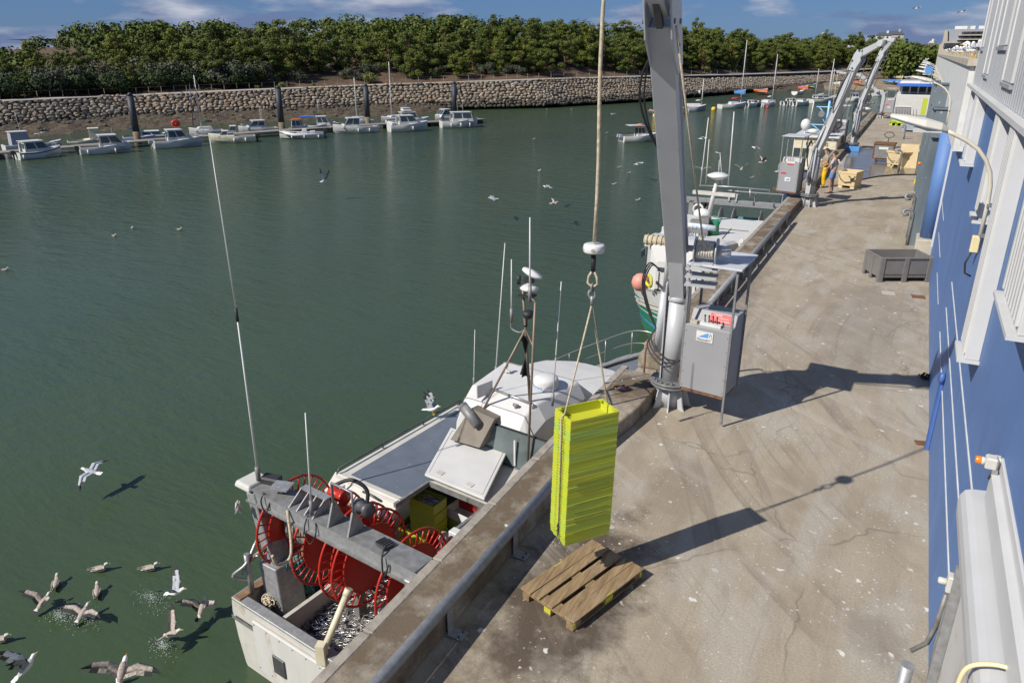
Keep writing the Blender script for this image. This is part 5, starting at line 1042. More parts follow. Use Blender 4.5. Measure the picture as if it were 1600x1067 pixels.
# ================================================================= BINS ON THE QUAY
def boxpallet(M_,W_,D_,Hh,mt_,parent,ribs=3,side=3,holes=True):
    zb=.13; m=MB(); t=.035; w2,d2=W_/2-.03,D_/2-.03
    m.box((0,-d2,(zb+Hh)/2),(2*w2,t,Hh-zb),M=M_); m.box((0,d2,(zb+Hh)/2),(2*w2,t,Hh-zb),M=M_); m.box((-w2,0,(zb+Hh)/2),(t,2*d2-t,Hh-zb),M=M_); m.box((w2,0,(zb+Hh)/2),(t,2*d2-t,Hh-zb),M=M_); m.box((0,0,zb+.02),(2*w2-t,2*d2-t,.04),M=M_); b=m.build('tub',mt_,parent,bevel=.006)
    m=MB()
    for i in range(ribs):
        x=-W_/2+.07+(W_-.14)*i/(ribs-1)
        for s in (-1,1): m=MB(); m.box((x,s*(D_/2-.012),Hh/2),(.13,.05,Hh-.004),M=M_); m.build('rib',mt_,parent,bevel=.005)
    for i in range(side):
        y=-D_/2+.06+(D_-.12)*i/(side-1)
        for s in (-1,1): m=MB(); m.box((s*(W_/2-.012),y,Hh/2),(.05,.11,Hh-.002),M=M_); m.build('rib',mt_,parent,bevel=.005)
    m=MB()
    for s in (-1,1):
        m.box((0,s*(D_/2-.02),Hh-.02),(W_,.05,.045),M=M_); m.box((s*(W_/2-.02),0,Hh-.021),(.048,D_-.1,.045),M=M_)
        m.box((0,s*(D_/2-.022),zb+.02),(W_-.1,.03,.05),M=M_)
    m.build('rim',mt_,parent,bevel=.006)
    if holes:
        m=MB()
        for i in range(26): m.box((-W_/2+.16+(W_-.32)*i/25,-D_/2+.012,zb+.075),(.016,.02,.05),M=M_)
        for i in range(22): m.box((-W_/2+.16+(W_-.32)*i/21,-D_/2+.012,Hh-.075),(.034,.02,.014),M=M_)
        m.build('slot','dark_inside',parent)
a=pz(1371,441); b=pz(1453,441); P=(a+b)/2; an=math.atan2((b-a).y,(b-a).x); Wb=(b-a).length
fl=Matrix.Translation((P.x,P.y,0))@Matrix.Rotation(an,4,'Z')@Matrix.Translation((0,.5,0)); r=thing('box_pallet','big empty grey brown plastic box pallet against the blue wall','bin',(P.x,P.y,0)); boxpallet(fl,Wb,.98,.70,'grey_tub',r)
def tub(label,a,b,Hh,dep,mt_='beige_tub',rope=True,letters=None,name='beige_tub'):
    a=pz(*a); b=pz(*b); P=(a+b)/2; an=math.atan2((b-a).y,(b-a).x); W_=(b-a).length; r=thing(name,label,'tub',(P.x,P.y,0),'insulated beige tubs'); M_=Matrix.Translation((P.x,P.y,0))@Matrix.Rotation(an,4,'Z')@Matrix.Translation((0,dep/2,0))
    m=MB(); k=1.08
    o=[[Vector((sx*W_/2*s,sy*dep/2*s,z)) for sx,sy in ((-1,-1),(1,-1),(1,1),(-1,1))] for s,z in ((.97,.12),(1.0,.3),(1.06,Hh-.1),(1.10,Hh-.09),(1.10,Hh),(.96,Hh),(.86,.2))]
    m.rings(o,smooth=False,M=M_); m.build('tub',mt_,r,bevel=.02,seg=2)
    m=MB()
    for x in (-.36,.36): m.box((x*W_,0,.06),(.24*W_,dep*.92,.125),M=M_)
    m.build('runner',mt_,r)
    if rope: m=MB(); m.tube([(-W_*.5,-dep*.53,Hh-.15),(-W_*.38,-dep*.54,Hh*.55),(-W_*.1,-dep*.55,Hh*.36),(W_*.25,-dep*.55,Hh*.42),(W_*.48,-dep*.54,Hh-.18)],.018,6,M=M_); m.build('rope','rubber',r)
    if letters:
        side=M_@Vector((W_*.53,0,0)); ex_=(M_.to_3x3()@Vector((0,1,0)))
        for s,z in letters:
            Mf=frame(M_@Vector((W_*.535,0,z)),ex_,(0,0,1)); text_mesh(s,.24,Mf,.006).build('lettering','dark_steel',r)
    return r
tub('beige insulated tub with a hanging rope beside the man in the grey shirt',(1308,293),(1334,296),.78,.9)
tub('beige insulated tub with black letters standing on the wet quay by the columns',(1384,259),(1407,263),.85,1.7,letters=(('PVC',.62),('LPD',.36)))
a=pz(1397,266); b=pz(1424,240); r=thing('leaning_board','beige board leaning against a steel column beyond the tubs','board',(a+b)/2); m=MB(); P=pz(1415,262); m.box((P.x+.05,P.y,.62),(.9,.08,1.3),Matrix.Rotation(.1,4,'Z')@Matrix.Rotation(-.25,4,'X')); m.build('board','beige_tub',r,bevel=.01); m=MB(); m.box((P.x-.5,P.y-.5,.42),(.07,.05,1.25),Matrix.Rotation(.5,4,'Y')); m.build('plank','beige_tub',r)
# steel bin on pallet truck
P=pz(1378,254); r=thing('steel_bin','rusty edged grey steel bin with a white label on a pallet truck','bin',(P.x,P.y,0)); M_=Matrix.Translation((P.x,P.y+.5,0))@Matrix.Rotation(-.08,4,'Z')
m=MB(); m.box((0,0,.62),(.98,.95,.82),M=M_,tap=(1.06,1.02)); m.build('bin_body','galv_old',r,bevel=.02); m=MB(); m.box((0,0,1.04),(1.12,1.06,.08),M=M_)
for x in (-.52,.52): m.box((x,-.49,.62),(.06,.05,.84),M=M_)
m.build('bin_frame','rust',r); m=MB(); m.box((0,-.49,.80),(.5,.02,.14),M=M_); m.build('paper_label','white_plastic',r); m=MB()
for x in (-.3,.3): m.cyl((x-.05,-.42,.09),(x+.05,-.42,.09),.09,n=10,M=M_)
m.box((0,-.3,.16),(.8,.5,.05),M=M_); m.build('truck_wheels','rust',r); m=MB(); m.cyl((0,.62,.2),(.05,.75,1.25),.03,M=M_); m.tube([Vector((.05+.22*math.cos(a)*(1+.2*math.cos(2*a)),.75,1.45+.17*math.sin(a))) for a in [i*math.tau/14 for i in range(14)]],.025,6,M=M_,closed=True); m.build('handle','dark_steel',r); m=MB(); m.ball((.05,.75,1.62),.05,6,M=M_); m.build('red_knob','red',r)
# lime pallet, grey board behind, blue grey bins
a=pz(1391,197); b=pz(1413,197); P=(a+b)/2; r=thing('lime_pallet','lime yellow plastic pallet lying flat on the far quay','pallet',(P.x,P.y,0)); m=MB(); m.box((P.x,P.y+1.2,.28),((b-a).length,2.4,.08),-.08); m.build('deck','lime_pallet',r,bevel=.02); m=MB()
for x in (-.4,0,.4): m.box((P.x+x*(b-a).length*.9,P.y+1.2,.13),(.2,2.3,.24),-.08)
m.build('runner','lime_pallet',r)
P=pz(1407,190); r=thing('grey_chest','flat fronted grey chest standing behind the lime yellow pallet','chest',(P.x,P.y,0)); m=MB(); m.box((P.x,P.y+1.3,.62),(1.35,.8,1.2)); m.build('chest_body','galv',r,bevel=.05); m=MB(); m.box((P.x,P.y+1.3,1.26),(1.42,.9,.08)); m.build('lid','far_white',r,bevel=.02)
for k,(a,b,dep,lb) in enumerate((((1415,206),(1425,207),1.6,'blue grey plastic bin nearest the far columns, in front of its twin'),((1427,201),(1440,202),1.4,'blue grey plastic bin partly behind its twin and the columns'))):
    a=pz(*a); b=pz(*b); P=(a+b)/2; Wd_=max((b-a).length,.95); r=thing('plastic_bin',lb,'bin',(P.x,P.y,0),'blue grey bins by the columns'); boxpallet(Matrix.Translation((P.x,P.y,0))@Matrix.Rotation(.05,4,'Z')@Matrix.Translation((0,dep/2,0)),Wd_,dep,.95,'grey_tub2',r,2,3,False)
# low blue foot of crane 3
m=MB(); m.box((-3.4,54.4,.16),(.9,.9,.32)); o=m.build('blue_footing','blue_paint',bevel=.02); tag(o,'blue painted footing under the third crane','footing')
m=MB(); P=pz(1430,286); m.box((P.x,P.y,.09),(.12,.3,.18)); o=m.build('yellow_block','yellow'); tag(o,'small yellow block at the foot of the second column','block')
# hose across the quay
pts=[pz(1322,284,.03),pz(1345,281,.03),pz(1370,276,.03),pz(1400,273,.03),pz(1433,273,.03)]; m=MB(); m.tube(pts,.035,6); o=m.build('water_hose','rubber'); tag(o,'black hose lying across the quay at the edge of the wet patch','hose')
# debris by the wall
for k,(x,y,mt_,s,lb) in enumerate(((1449,592,'dark_green',.10,'small dark weed growing at the foot of the blue wall'),)):
    P=pz(x,y); m=MB(); rw=random.Random(3)
    leaf_cluster(m,P+Vector((-.05,0,.05)),.11,40,rw,.06,.7); tag(m.build('wall_weed','leaf_dark'),lb,'weed')
# white van or boat cabin at the end of the quay: see boats
# ================================================================= NEAR FISHING BOAT
FB_O=Vector((-6.39,6.10,0)); FB_A=math.atan2(1.42,10.7)
FU=Vector((math.sin(FB_A),math.cos(FB_A),0)); FV=Vector((math.cos(FB_A),-math.sin(FB_A),0))
def FBp(v,u,z): return FB_O+FV*v+FU*u+Vector((0,0,z))
Mb=Matrix(((FV.x,FU.x,0,FB_O.x),(FV.y,FU.y,0,FB_O.y),(0,0,1,0),(0,0,0,1)))      # local: x right, y forward
def loc(x,y,z):
    P=pz(x,y,z)-FB_O; return Vector((P.dot(FV),P.dot(FU),z))
def locu(x,y,u):
    d=ray(x,y); a=(Vector((0,0,H))-FB_O).dot(FU); t=(u-a)/d.dot(FU); P=Vector((0,0,H))+d*t-FB_O; return Vector((P.dot(FV),u,P.z))
fb=thing('fishing_boat','white fishing boat with red net drums and blue grey roof, moored below the quay','fishing boat',(FB_O.x,FB_O.y,WL))
LB=10.9
def hb(u): t=u/LB; return 2.02*(1-max(0,(t-.50)/.50)**2.3)*(1-.04*max(0,.2-t)/.2)
def rim(u): t=u/LB; return -2.02+1.1*max(0,(t-.35)/.65)**1.3
us=[0,.4,1,2,3,4,5,6,7,8,8.8,9.5,10.1,10.6,10.88]
m=MB(); rs=[]
for u in us:
    b=max(.03,hb(u)); z=rim(u); fl=max(0,u/LB-.5); rk=.25*max(0,u/LB-.6)/.4
    rs.append([FBp(s*bb,u-(0.45*(1-k) if u>7 else 0)*(u/LB),zz) for s,seq in ((1,((b,z,1),(b*1.015,z-.25,.9),(b*(.99-.3*fl),z-.75,.6),(b*(.94-.6*fl),WL+.05,.3),(b*(.8-.9*fl),WL-.4,0))),(-1,((b*(.8-.9*fl),WL-.4,0),(b*(.94-.6*fl),WL+.05,.3),(b*(.99-.3*fl),z-.75,.6),(b*1.015,z-.25,.9),(b,z,1)))) for bb,zz,k in seq])
m.rings(rs,closed=False,cap=False); m.build('hull','transom_white',fb)
# transom with panel
m=MB(); r0=rs[0]; m.add(r0,[tuple(range(10))[::-1]]); tr=m.build('transom','old_white',fb)
m=MB(); m.box((-1.82,.75,-1.975),(.16,1.5,.05),.02,M=Mb); sub(m,'corner_timber','rust_wood',tr,bevel=.01)
m=MB(); m.box((.15,-.03,-2.62),(3.1,.05,.95),M=Mb); sub(m,'transom_panel','transom_white',tr,bevel=.01)
m=MB(); m.box((-.82,-.065,-2.72),(.28,.03,.34),M=Mb); sub(m,'scupper_hatch','dark_steel',tr,bevel=.01)
m=MB()
for x in [(-1.35+.3*i) for i in range(11)]:
    for z in (-2.2,-3.04): m.cyl((x,-.052,z),(x,-.06,z),.012,n=6,M=Mb)
sub(m,'rivets','dark_steel',tr)
m=MB()
for s in (-1,1):
    m.rings([[FBp(s*hb(u)*1.03,u,rim(u)-.33),FBp(s*(hb(u)+.05),u,rim(u)-.28),FBp(s*hb(u)*1.02,u,rim(u)-.22)] for u in us[:-2]],closed=False,cap=False)
m.rings([[FBp(x,-.05,z) for z in (-2.36,-2.28)] for x in (-1.93,1.93)],closed=False,cap=False); m.build('rubbing_strake','galv_old',fb)
# bulwark top, inner sides, decks
m=MB()
for s in (-1,1):
    m.rings([[FBp(s*(hb(u)+.02),u,rim(u)+.012),FBp(s*(hb(u)-.15),u,rim(u)+.012),FBp(s*(hb(u)-.15),u,rim(u)-.03)] for u in us if hb(u)>.2],closed=False,cap=False,smooth=False)
m.box((0,.07,-2.0),(3.85,.17,.05),M=Mb); m.build('gunwale','galv',fb,bevel=.01)
m=MB()
for s in (-1,1): m.rings([[FBp(s*(hb(u)-.15),u,rim(u)),FBp(s*(hb(u)-.17),u,-2.75)] for u in us[:9]],closed=False,cap=False,smooth=False)
m.box((0,.16,-2.4),(3.6,.02,.8),M=Mb); m.build('bulwark_inside','old_white',fb)
m=MB(); m.add([FBp(-hb(u)+.1,u,-2.72) for u in us[:9]]+[FBp(hb(u)-.1,u,-2.72) for u in us[:9][::-1]],[tuple(range(18))[::-1]]); m.build('deck','deck_grey',fb)
m=MB(); fu=[u for u in us if u>=5]; m.rings([[FBp(s*(max(.02,hb(u)-.10)),u,rim(u)-.10) for s in (-1,0,1)] for u in fu],closed=False,cap=False); m.build('fore_deck','deck_blue_grey',fb)
m=MB(); 
for u0,u1,v in ((.15,2.7,-.95),): m.box((v,(u0+u1)/2,-2.36),(.07,u1-u0,.62),M=Mb)
m.box((.75,2.55,-2.4),(.06,1.6,.5),math.pi/2.2,M=Mb); m.build('pound_board','old_white',fb)
# whaleback and wheelhouse
def slab(m,pts,z0,z1): # pts in local (v,u)
    m.prism([(a,b) for a,b in pts],z0,z1,M=Mb)
m=MB(); W_pts=[(-1.55,5.0,-1.1),(-1.55,5.9,-1.1)]
rsw=[]
for u,wd,zt,zs in ((4.02,.98,.02,-.26),(4.16,1.00,.26,-.12),(4.45,1.06,.40,.06),(5.6,1.18,.42,.06),(5.95,1.30,.10,-.16),(6.1,1.42,-.30,-.40),(7.2,1.42,-.38,-.46),(7.9,1.20,-.44,-.52),(8.35,.62,-.50,-.56),(8.42,.5,-.7,-.72)):
    wl=lerp([(4.0,.60),(4.45,.68),(5.6,.80),(5.95,1.05),(6.1,1.42),(7.2,1.42),(7.9,1.2),(8.35,.62),(8.42,.5)],u)
    rsw.append([FBp(-wl,u,-1.35),FBp(-wl,u,zs-.18),FBp(-wl+.02,u,zs+.06),FBp(-wl+.14,u,zt-.015),FBp(-wl+.26,u,zt),FBp(wd-.36,u,zt),FBp(wd-.20,u,zt-.015),FBp(wd-.02,u,zs+.06),FBp(wd,u,zs-.18),FBp(wd,u,-1.35)])
m.rings(rsw,closed=False,cap=False,smooth=False); m.add(rsw[0],[tuple(range(10))]); m.add(rsw[-1],[tuple(range(10))[::-1]]); wh=m.build('wheelhouse','white_paint',fb,bevel=.035,seg=3)
m=MB(); fq=loc(757,612,.42); m.box((fq.x,fq.y,.47),(.03,.36,.24),-.2,M=Mb); sub(m,'roof_fin','white_paint',wh)
# hand bar and seam lines on the wheelhouse roof
m=MB(); a_=loc(768,607,.42); b_=loc(832,631,.42); m.cyl(a_,b_,.022,n=8,M=Mb); 
for q in (a_,b_,(a_+b_)/2): m.cyl(q,q-Vector((0,0,.16)),.014,n=6,M=Mb)
sub(m,'roof_bar','steel_rail',wh)
m=MB(); m.tube([q+Vector((0,0,.006)) for q in rsw[1]][1:9],.008,5); m.tube([q+Vector((0,0,.004)) for q in rsw[3]][1:9],.006,5); sub(m,'roof_seam','galv_old',wh)
# aft window: frame, glass, view inside
W=[loc(771,657,.02),loc(853,690,.02),loc(826,738,-.62),loc(747,697,-.62)]
W=[Vector((q.x,3.98+.05*(i>1)*-1,q.z)) for i,q in enumerate(W)]
m=MB(); e=.05; c=sum((q for q in W),Vector())/4
m.add([Mb@(q+(q-c)*.09+Vector((0,.012,0))) for q in W],[(0,1,2,3)]); sub(m,'window_frame','rubber',wh)
m=MB(); m.add([Mb@(q+Vector((0,-.012,0))) for q in W],[(0,1,2,3)]); sub(m,'aft_window','glass_pane',wh)
m=MB(); m.box((.78,3.90,-.34),(.035,.02,.48),M=Mb); sub(m,'window_bar','white_paint',wh)
m=MB(); m.box((.6,3.95,-.85),(1.7,.1,.40),M=Mb); m.build('aft_wall','cabinet_grey',fb)
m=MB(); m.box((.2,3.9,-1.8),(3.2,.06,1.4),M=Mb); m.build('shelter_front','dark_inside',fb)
# shelter roof
ZR=-.66
def lz(x,y): q=loc(x,y,ZR); return (q.x,q.y)
rl=-1.62
h0=lz(664,752); h1=lz(757,791); ra=lz(622,786)
v_l=(h0[0]+ra[0])/2+.02; u_a=ra[1]-.06; u_h=h0[1]+.02; v_r=h1[0]
m=MB(); slab(m,[(rl+.02,u_a+.05),(v_l,u_a+.05),(v_l,u_h),(v_r,u_h),(v_r,u_a+.0),(v_r+.32,u_a),(1.62,5.0),(rl+.02,5.3)],ZR-.05,ZR); 
sr=m.build('shelter_roof','old_white',fb,bevel=.01)
m=MB(); slab(m,[(rl+.24,u_a+.22),(v_l-.03,u_a+.22),(v_l-.03,u_h+.02),(v_l+.06,u_h+.08),(v_r-.1,5.2),(rl+.20,5.25)],ZR+.004,ZR+.012); sub(m,'roof_panel','deck_blue_grey',sr)
m=MB(); slab(m,[(v_r+.06,u_a+.05),(v_r+.30,u_a+.05),(1.6,4.2),(v_r+.10,4.2)],ZR+.004,ZR+.012); sub(m,'roof_panel','deck_blue_grey',sr)
# aft cornice, sloping, white and chipped
m=MB(); m.sweep([(rl-.03,u_a+.12,ZR+.03),(rl-.03,u_a-.16,ZR-.20),(rl-.03,u_a-.13,ZR-.30),(rl-.03,u_a+.14,ZR-.06)],(0,0,0),(v_l-rl+.05,0,0),M=Mb); m.box((rl+.30,u_a-.02,ZR-.07),(.05,.2,.03),M=Mb); m.build('roof_cornice','old_white',fb,bevel=.008)
m=MB(); m.tube([Vector((rl+.75,u_a-.0,ZR-.02)),Vector((rl+.95,u_a-.03,ZR+.01)),Vector((rl+1.15,u_a-.02,ZR-.03))],.02,6,M=Mb); m.build('cornice_clip','dark_steel',fb)
m=MB(); 
for s,vv in ((-1,rl),): m.box((vv,(u_a+5.2)/2+.1,-1.35),(.04,5.2-u_a,1.35),M=Mb)
m.box((rl+.07,u_a+.1,-1.4),(.14,.06,1.3),M=Mb); m.build('shelter_side','white_paint',fb)
m=MB()
R0=[Vector((rl+.03,u,ZR+.09)) for u in (u_a+.15,u_a+1.2,u_a+2.3,u_a+3.4)]; m.tube([R0[0]-Vector((0,.05,.09))]+R0+[R0[-1]+Vector((0,.1,-.09))],.018,7,M=Mb)
for q in R0[1:]: m.cyl(q,q-Vector((0,0,.09)),.014,n=6,M=Mb)
m.build('roof_rail','dark_steel',fb)
# hinged hatch lying open
hh=[lz(664,752),lz(757,791),lz(795,718),lz(705,685)]
m=MB(); hz=ZR+.05; 
P4=[Vector((q[0],q[1],hz+(.05 if i<2 else .14))) for i,q in enumerate(hh)]
m.sweep([Mb@q for q in P4],(0,0,0),(0,0,.045)); hp=m.build('open_hatch','white_paint',fb,bevel=.012,seg=2)
m=MB(); cc_=sum(P4,Vector())/4
ins=[q+(cc_-q)*.10+Vector((0,0,.047)) for q in P4]
m.tube([Mb@q for q in ins],.006,5,closed=True); 
for f in (.22,.72): 
    q=P4[0].lerp(P4[1],f)+(P4[3]-P4[0])*.12+Vector((0,0,.05)); m.box(q,(.13,.11,.008),M=Mb)
sub(m,'hatch_trim','old_white',hp)
m=MB(); m.box(((v_l+v_r)/2,u_h,ZR-.03),(v_r-v_l+.1,.04,.07),M=Mb); m.box((v_l,(u_a+u_h)/2,ZR-.02),(.05,u_h-u_a,.08),M=Mb); m.box((v_r+.02,(u_a+u_h)/2,ZR-.02),(.05,u_h-u_a,.08),M=Mb); m.build('hatch_coaming','galv_old',fb)
m=MB(); m.box((v_r+.15,u_a-.02,ZR-.02),(.34,.14,.12),M=Mb); m.build('roof_end_box','white_paint',fb,bevel=.01)
# exhaust and its casing
E0=locu(722,633,3.86); E1=locu(747,664,3.80); m=MB(); c0=Vector(E0); m.cyl(c0,E1,.09,n=20,M=Mb); ex_=m.build('exhaust_pipe','galv_old',fb); m=MB(); m.cyl(c0+Vector((-.012,.0,.016)),c0+Vector((.002,0,0)),.082,n=20,M=Mb); sub(m,'mouth_disc','brown_pipe',ex_)  # brown disc closing the open end of the exhaust pipe
m=MB(); qa,qb,qc,qd=locu(703,687,3.70),locu(749,700,3.70),locu(773,655,3.92),locu(735,638,3.92); m.sweep([qa,qb,qc,qd],(0,0,0),(0,.34,-.02),M=Mb); m.build('exhaust_casing','casing_brown',fb,bevel=.008)
# radar dome with lettering
D0=loc(853,607,.38); m=MB(); dx,dy=D0.x,D0.y; r_d=.225
m.lathe([(0,.0),(r_d*.93,.0),(r_d,.02),(r_d,.17),(r_d*.97,.205),(r_d*.88,.235),(r_d*.5,.262),(0,.27)],(dx,dy,.38),36,M=Mb); rd=m.build('radar_dome','white_plastic',fb)
m=MB()
word='FURUNO'
for i,chh in enumerate(word):
    a=-math.pi/2-.95+ .26*(i-2.5)+.45; c=Mb@Vector((dx+(r_d+.003)*math.cos(a),dy+(r_d+.003)*math.sin(a),.38+.085)); tx=Mb.to_3x3()@Vector((-math.sin(a),math.cos(a),0)); t_=text_mesh(chh,.062,frame(c,tx,(0,0,1)),.002)
    m.add(t_.v,t_.f)
sub(m,'lettering','blue_paint',rd)
m=MB(); m.tube(spline([(dx+r_d*math.cos(a),dy+r_d*math.sin(a),.38+.03) for a in [i*math.tau/24 for i in range(24)]],1),.006,4,M=Mb); m.cyl((dx,dy,.30),(dx,dy,.39),.08,n=10,M=Mb); sub(m,'blue_band','blue_paint',rd)
# masts
def vpole(m,v,u,z0,ytop,r,n=8,lean=0):
    B_=Mb@Vector((v,u,z0)); t=ztop(B_,ytop); m.cyl(B_,Vector((B_.x,B_.y,t)),r,r*.8,n); return B_,t
mb_=loc(824,733,-.55)
m=MB(); Bm=Mb@mb_; tm=ztop(Bm,470); Bt=Vector((Bm.x,Bm.y,tm))+FV*.12; m.cyl(Bm,Bt,.022,.02,8)
M2=Mb@loc(813,640,.36); M2t=ztop(M2,452); T2=Vector((M2.x,M2.y,M2t))+FV*.04; m.cyl(M2+FU*.3,T2,.028,.022,8)
m.cyl(Mb@loc(727,693,-.6),T2.lerp(M2+FU*.3,.33),.02,n=8)
X1=T2.lerp(M2+FU*.3,.33)
for f in (.33,.0): 
    p1=T2.lerp(M2+FU*.3,f); p2=Bt+(Bm-Bt)*f*.75; m.cyl(p1,p2,.014,n=6)
m.build('mast_frame','brown_pipe',fb)
m=MB(); q=T2+Vector((0,0,.02)); m.lathe([(0,-.02),(.13,-.0),(.15,.03),(.10,.07),(0,.08)],q+FV*.12,20); m.cyl(q+FV*.12+Vector((0,0,.05)),q+FV*.12+Vector((0,0,.18)),.05,n=10)
Ts=Matrix.Translation(q+FV*.17+Vector((0,0,.27)))@Matrix.Rotation(.35,4,'Y'); m.lathe([(0,-.05),(.10,-.04),(.18,.0),(.17,.03),(0,.05)],(0,0,0),20,M=Ts@Matrix.Scale(.6,4,(0,1,0))); m.build('satellite_dome','white_plastic',fb)
m=MB(); m.box(q+FV*.08+Vector((0,0,-.1)),(.26,.18,.03)); m.box(q+FV*.12+Vector((0,0,.16)),(.14,.1,.08)); m.lathe([(0,-.05),(.07,-.05),(.09,.05),(0,.05)],q+FV*.10+Vector((0,0,-.42)),12); m.cyl(q-FV*.08+Vector((0,0,.06)),q-FV*.08+Vector((0,0,.2)),.035,n=8); m.cyl(X1+Vector((0,0,.05)),X1+Vector((0,0,.2)),.035,n=8); m.build('mast_lights','rubber',fb)
m=MB(); # wind vane cones shape signals
for s,zz in ((1,.12),(-1,-.26)):
    c=X1+Vector((0,0,-.30+zz-.1)); 
    for a in (0,math.pi/2): d=(FV*math.cos(a)+FU*math.sin(a)); m.add([c+d*.11+Vector((0,0,s*.17)),c-d*.11+Vector((0,0,s*.17)),c-Vector((0,0,s*.17))],[(0,1,2)])
m.build('day_signal','black_cloth',fb)
def whip(base,top,r=.014,mt='white_plastic',foot=True,name='whip_aerial',dz=0):
    m=MB(); m.cyl(base,top,r,r*.55,7); a=m.build(name,mt,fb)
    if foot: m=MB(); m.cyl(base-Vector((0,0,.02)),base+(top-base).normalized()*.22,r*1.9,n=8); sub(m,'foot','galv_old',a)
    return a
def whip_px(bx,by,z,tx,ty,r=.014,**k):
    B_=pz(bx,by,z); w_=ray(tx,ty); # top in the plane facing the camera through the base
    n_=AX[2]; n2=Vector((n_.x,n_.y,0)).normalized(); t=(B_-Vector((0,0,H))).dot(n2)/w_.dot(n2); return whip(B_,Vector((0,0,H))+w_*t,r,**k)
whip_px(740,605,-.45,742,515,.011); whip_px(774,588,.1,789,380,.014); whip_px(863,632,.40,877,440,.013)
B_=T2.lerp(M2+FU*.3,.33); whip_px(828,470,B_.z+.9,828,340,.015)
Lf=X1-FV*.28+Vector((0,0,-.02)); m=MB(); m.tube(spline([X1,X1-FV*.12+Vector((0,0,-.08)),Lf+Vector((0,0,-.02)),Lf+Vector((0,0,.12))]),.014,6); m.build('aerial_arm','galv_old',fb)
tL=Lf+Vector((0,0,1.15)); whip(Lf+Vector((0,0,.1)),tL,.014)
for (x,y,z) in ((791,592,.3),(841,655,.05)):
    m=MB(); q=pz(x,y,z); m.cyl(q,q+Vector((0,0,.22)),.02,n=7); m.ball(q+Vector((0,0,.27)),.045,8); m.box(q+Vector((0,0,.17)),(.16,.04,.04)); m.build('deck_fitting','lamp_white',fb)
for k,(x,y) in enumerate(((764,598),(783,593),(798,606),(812,614),(806,633))):
    m=MB(); q=pz(x,y,.36); m.cyl(q+FV*-.05,q+FV*.05,.028,n=8); m.box(q-Vector((0,0,.03)),(.04,.04,.05)); m.build('deck_lamp','galv_old',fb)
# red buoy and bow rails
m=MB(); m.ball(pz(770,568,-.62) if False else pz(887,575,-.75),.13,12); m.build('red_float','red',fb)
m=MB()
for zz,r_ in ((.62,.016),(.30,.012)):
    L_=[]
    for u in (5.9,7.0,8.0,9.0,9.8,10.5): L_.append(FBp(-hb(u)*.96,u,rim(u)+zz*(.7+.3*u/10)))
    Rr=[FBp(hb(u)*.9,u,rim(u)+zz) for u in (10.6,10.2,9.6,9.0)]
    m.tube(spline([L_[0]-Vector((0,0,zz))]+L_+Rr+[Rr[-1]-FU*.25-Vector((0,0,zz))],5),r_,7)
for u in (7.0,8.0,9.0,9.9,10.5): 
    for s in ((-1,1) if u>8.5 else (-1,)): b_=FBp(s*hb(u)*.95,u,rim(u)); m.cyl(b_,b_+Vector((0,0,.60)),.013,n=6)
m.build('bow_rail','steel_rail',fb)
# gantry
ZG=-.22; GL=pz(384,758,ZG); GR=pz(652,893,ZG); gd=(GR-GL).normalized(); gn=Vector((-gd.y,gd.x,0)); bw=.30
ga=math.atan2(gd.y,gd.x); Mg=Matrix.Translation(GL)@Matrix.Rotation(ga,4,'Z'); GLn=(GR-GL).length
m=MB(); m.box((GLn/2,bw/2,-.14),(GLn,bw,.26),M=Mg); gb=m.build('gantry_beam','galv',fb,bevel=.015)
m=MB(); m.box((GLn/2,bw/2,-.004),(GLn*.99,bw+.06,.012),M=Mg); m.box((GLn/2,.0-.015,-.25),(GLn,.05,.03),M=Mg); sub(m,'beam_plates','galv_old',gb)
m=MB() # left leg: raking down and inward to the deck, then upright box
q0=Mg@Vector((.10,.15,-.1)); q1=Mg@Vector((.42,.12,-1.35)); q2=pz(457,935,-2.5)
def boxbeam(m,a,b,w_,h_,x=None):
    a=Vector(a); b=Vector(b); d=(b-a).normalized(); x=(x or gd); x=(x-d*x.dot(d)).normalized(); y=d.cross(x)
    m.rings([[c+x*w_/2+y*h_/2,c-x*w_/2+y*h_/2,c-x*w_/2-y*h_/2,c+x*w_/2-y*h_/2] for c in (a,b)],smooth=False)
boxbeam(m,q0,q1,.20,.34); boxbeam(m,q1+Vector((0,0,.1)),Vector((q1.x+.06,q1.y,-2.7)),.42,.46); m.build('gantry_leg','galv',fb,bevel=.012)
m=MB(); q0=Mg@Vector((GLn-.12,.15,-.2)); boxbeam(m,q0,q0+Vector((0,.1,-2.4)),.22,.36); m.build('gantry_leg','galv',fb,bevel=.012)
# ice covered plastic bag at the left end
m=MB(); rb=random.Random(3); m.box((-.02,.14,.0),(.38,.44,.10),M=Mg,tap=(.85,.85)); m.build('end_wrap','lamp_white',fb,bevel=.03,seg=2)
m=MB(); q=pz(374,790,-.45); 
for j in range(5): m.add([q+Vector((rb.uniform(-.05,.05),rb.uniform(-.05,.05),.08)),q+Vector((rb.uniform(-.1,.1),rb.uniform(-.1,.1),-.05)),q+Vector((rb.uniform(-.1,.02),rb.uniform(-.1,.1),-.12)),q+Vector((-.08,0,.03))],[(0,1,2,3)])
m.build('torn_plastic','canvas_white',fb)
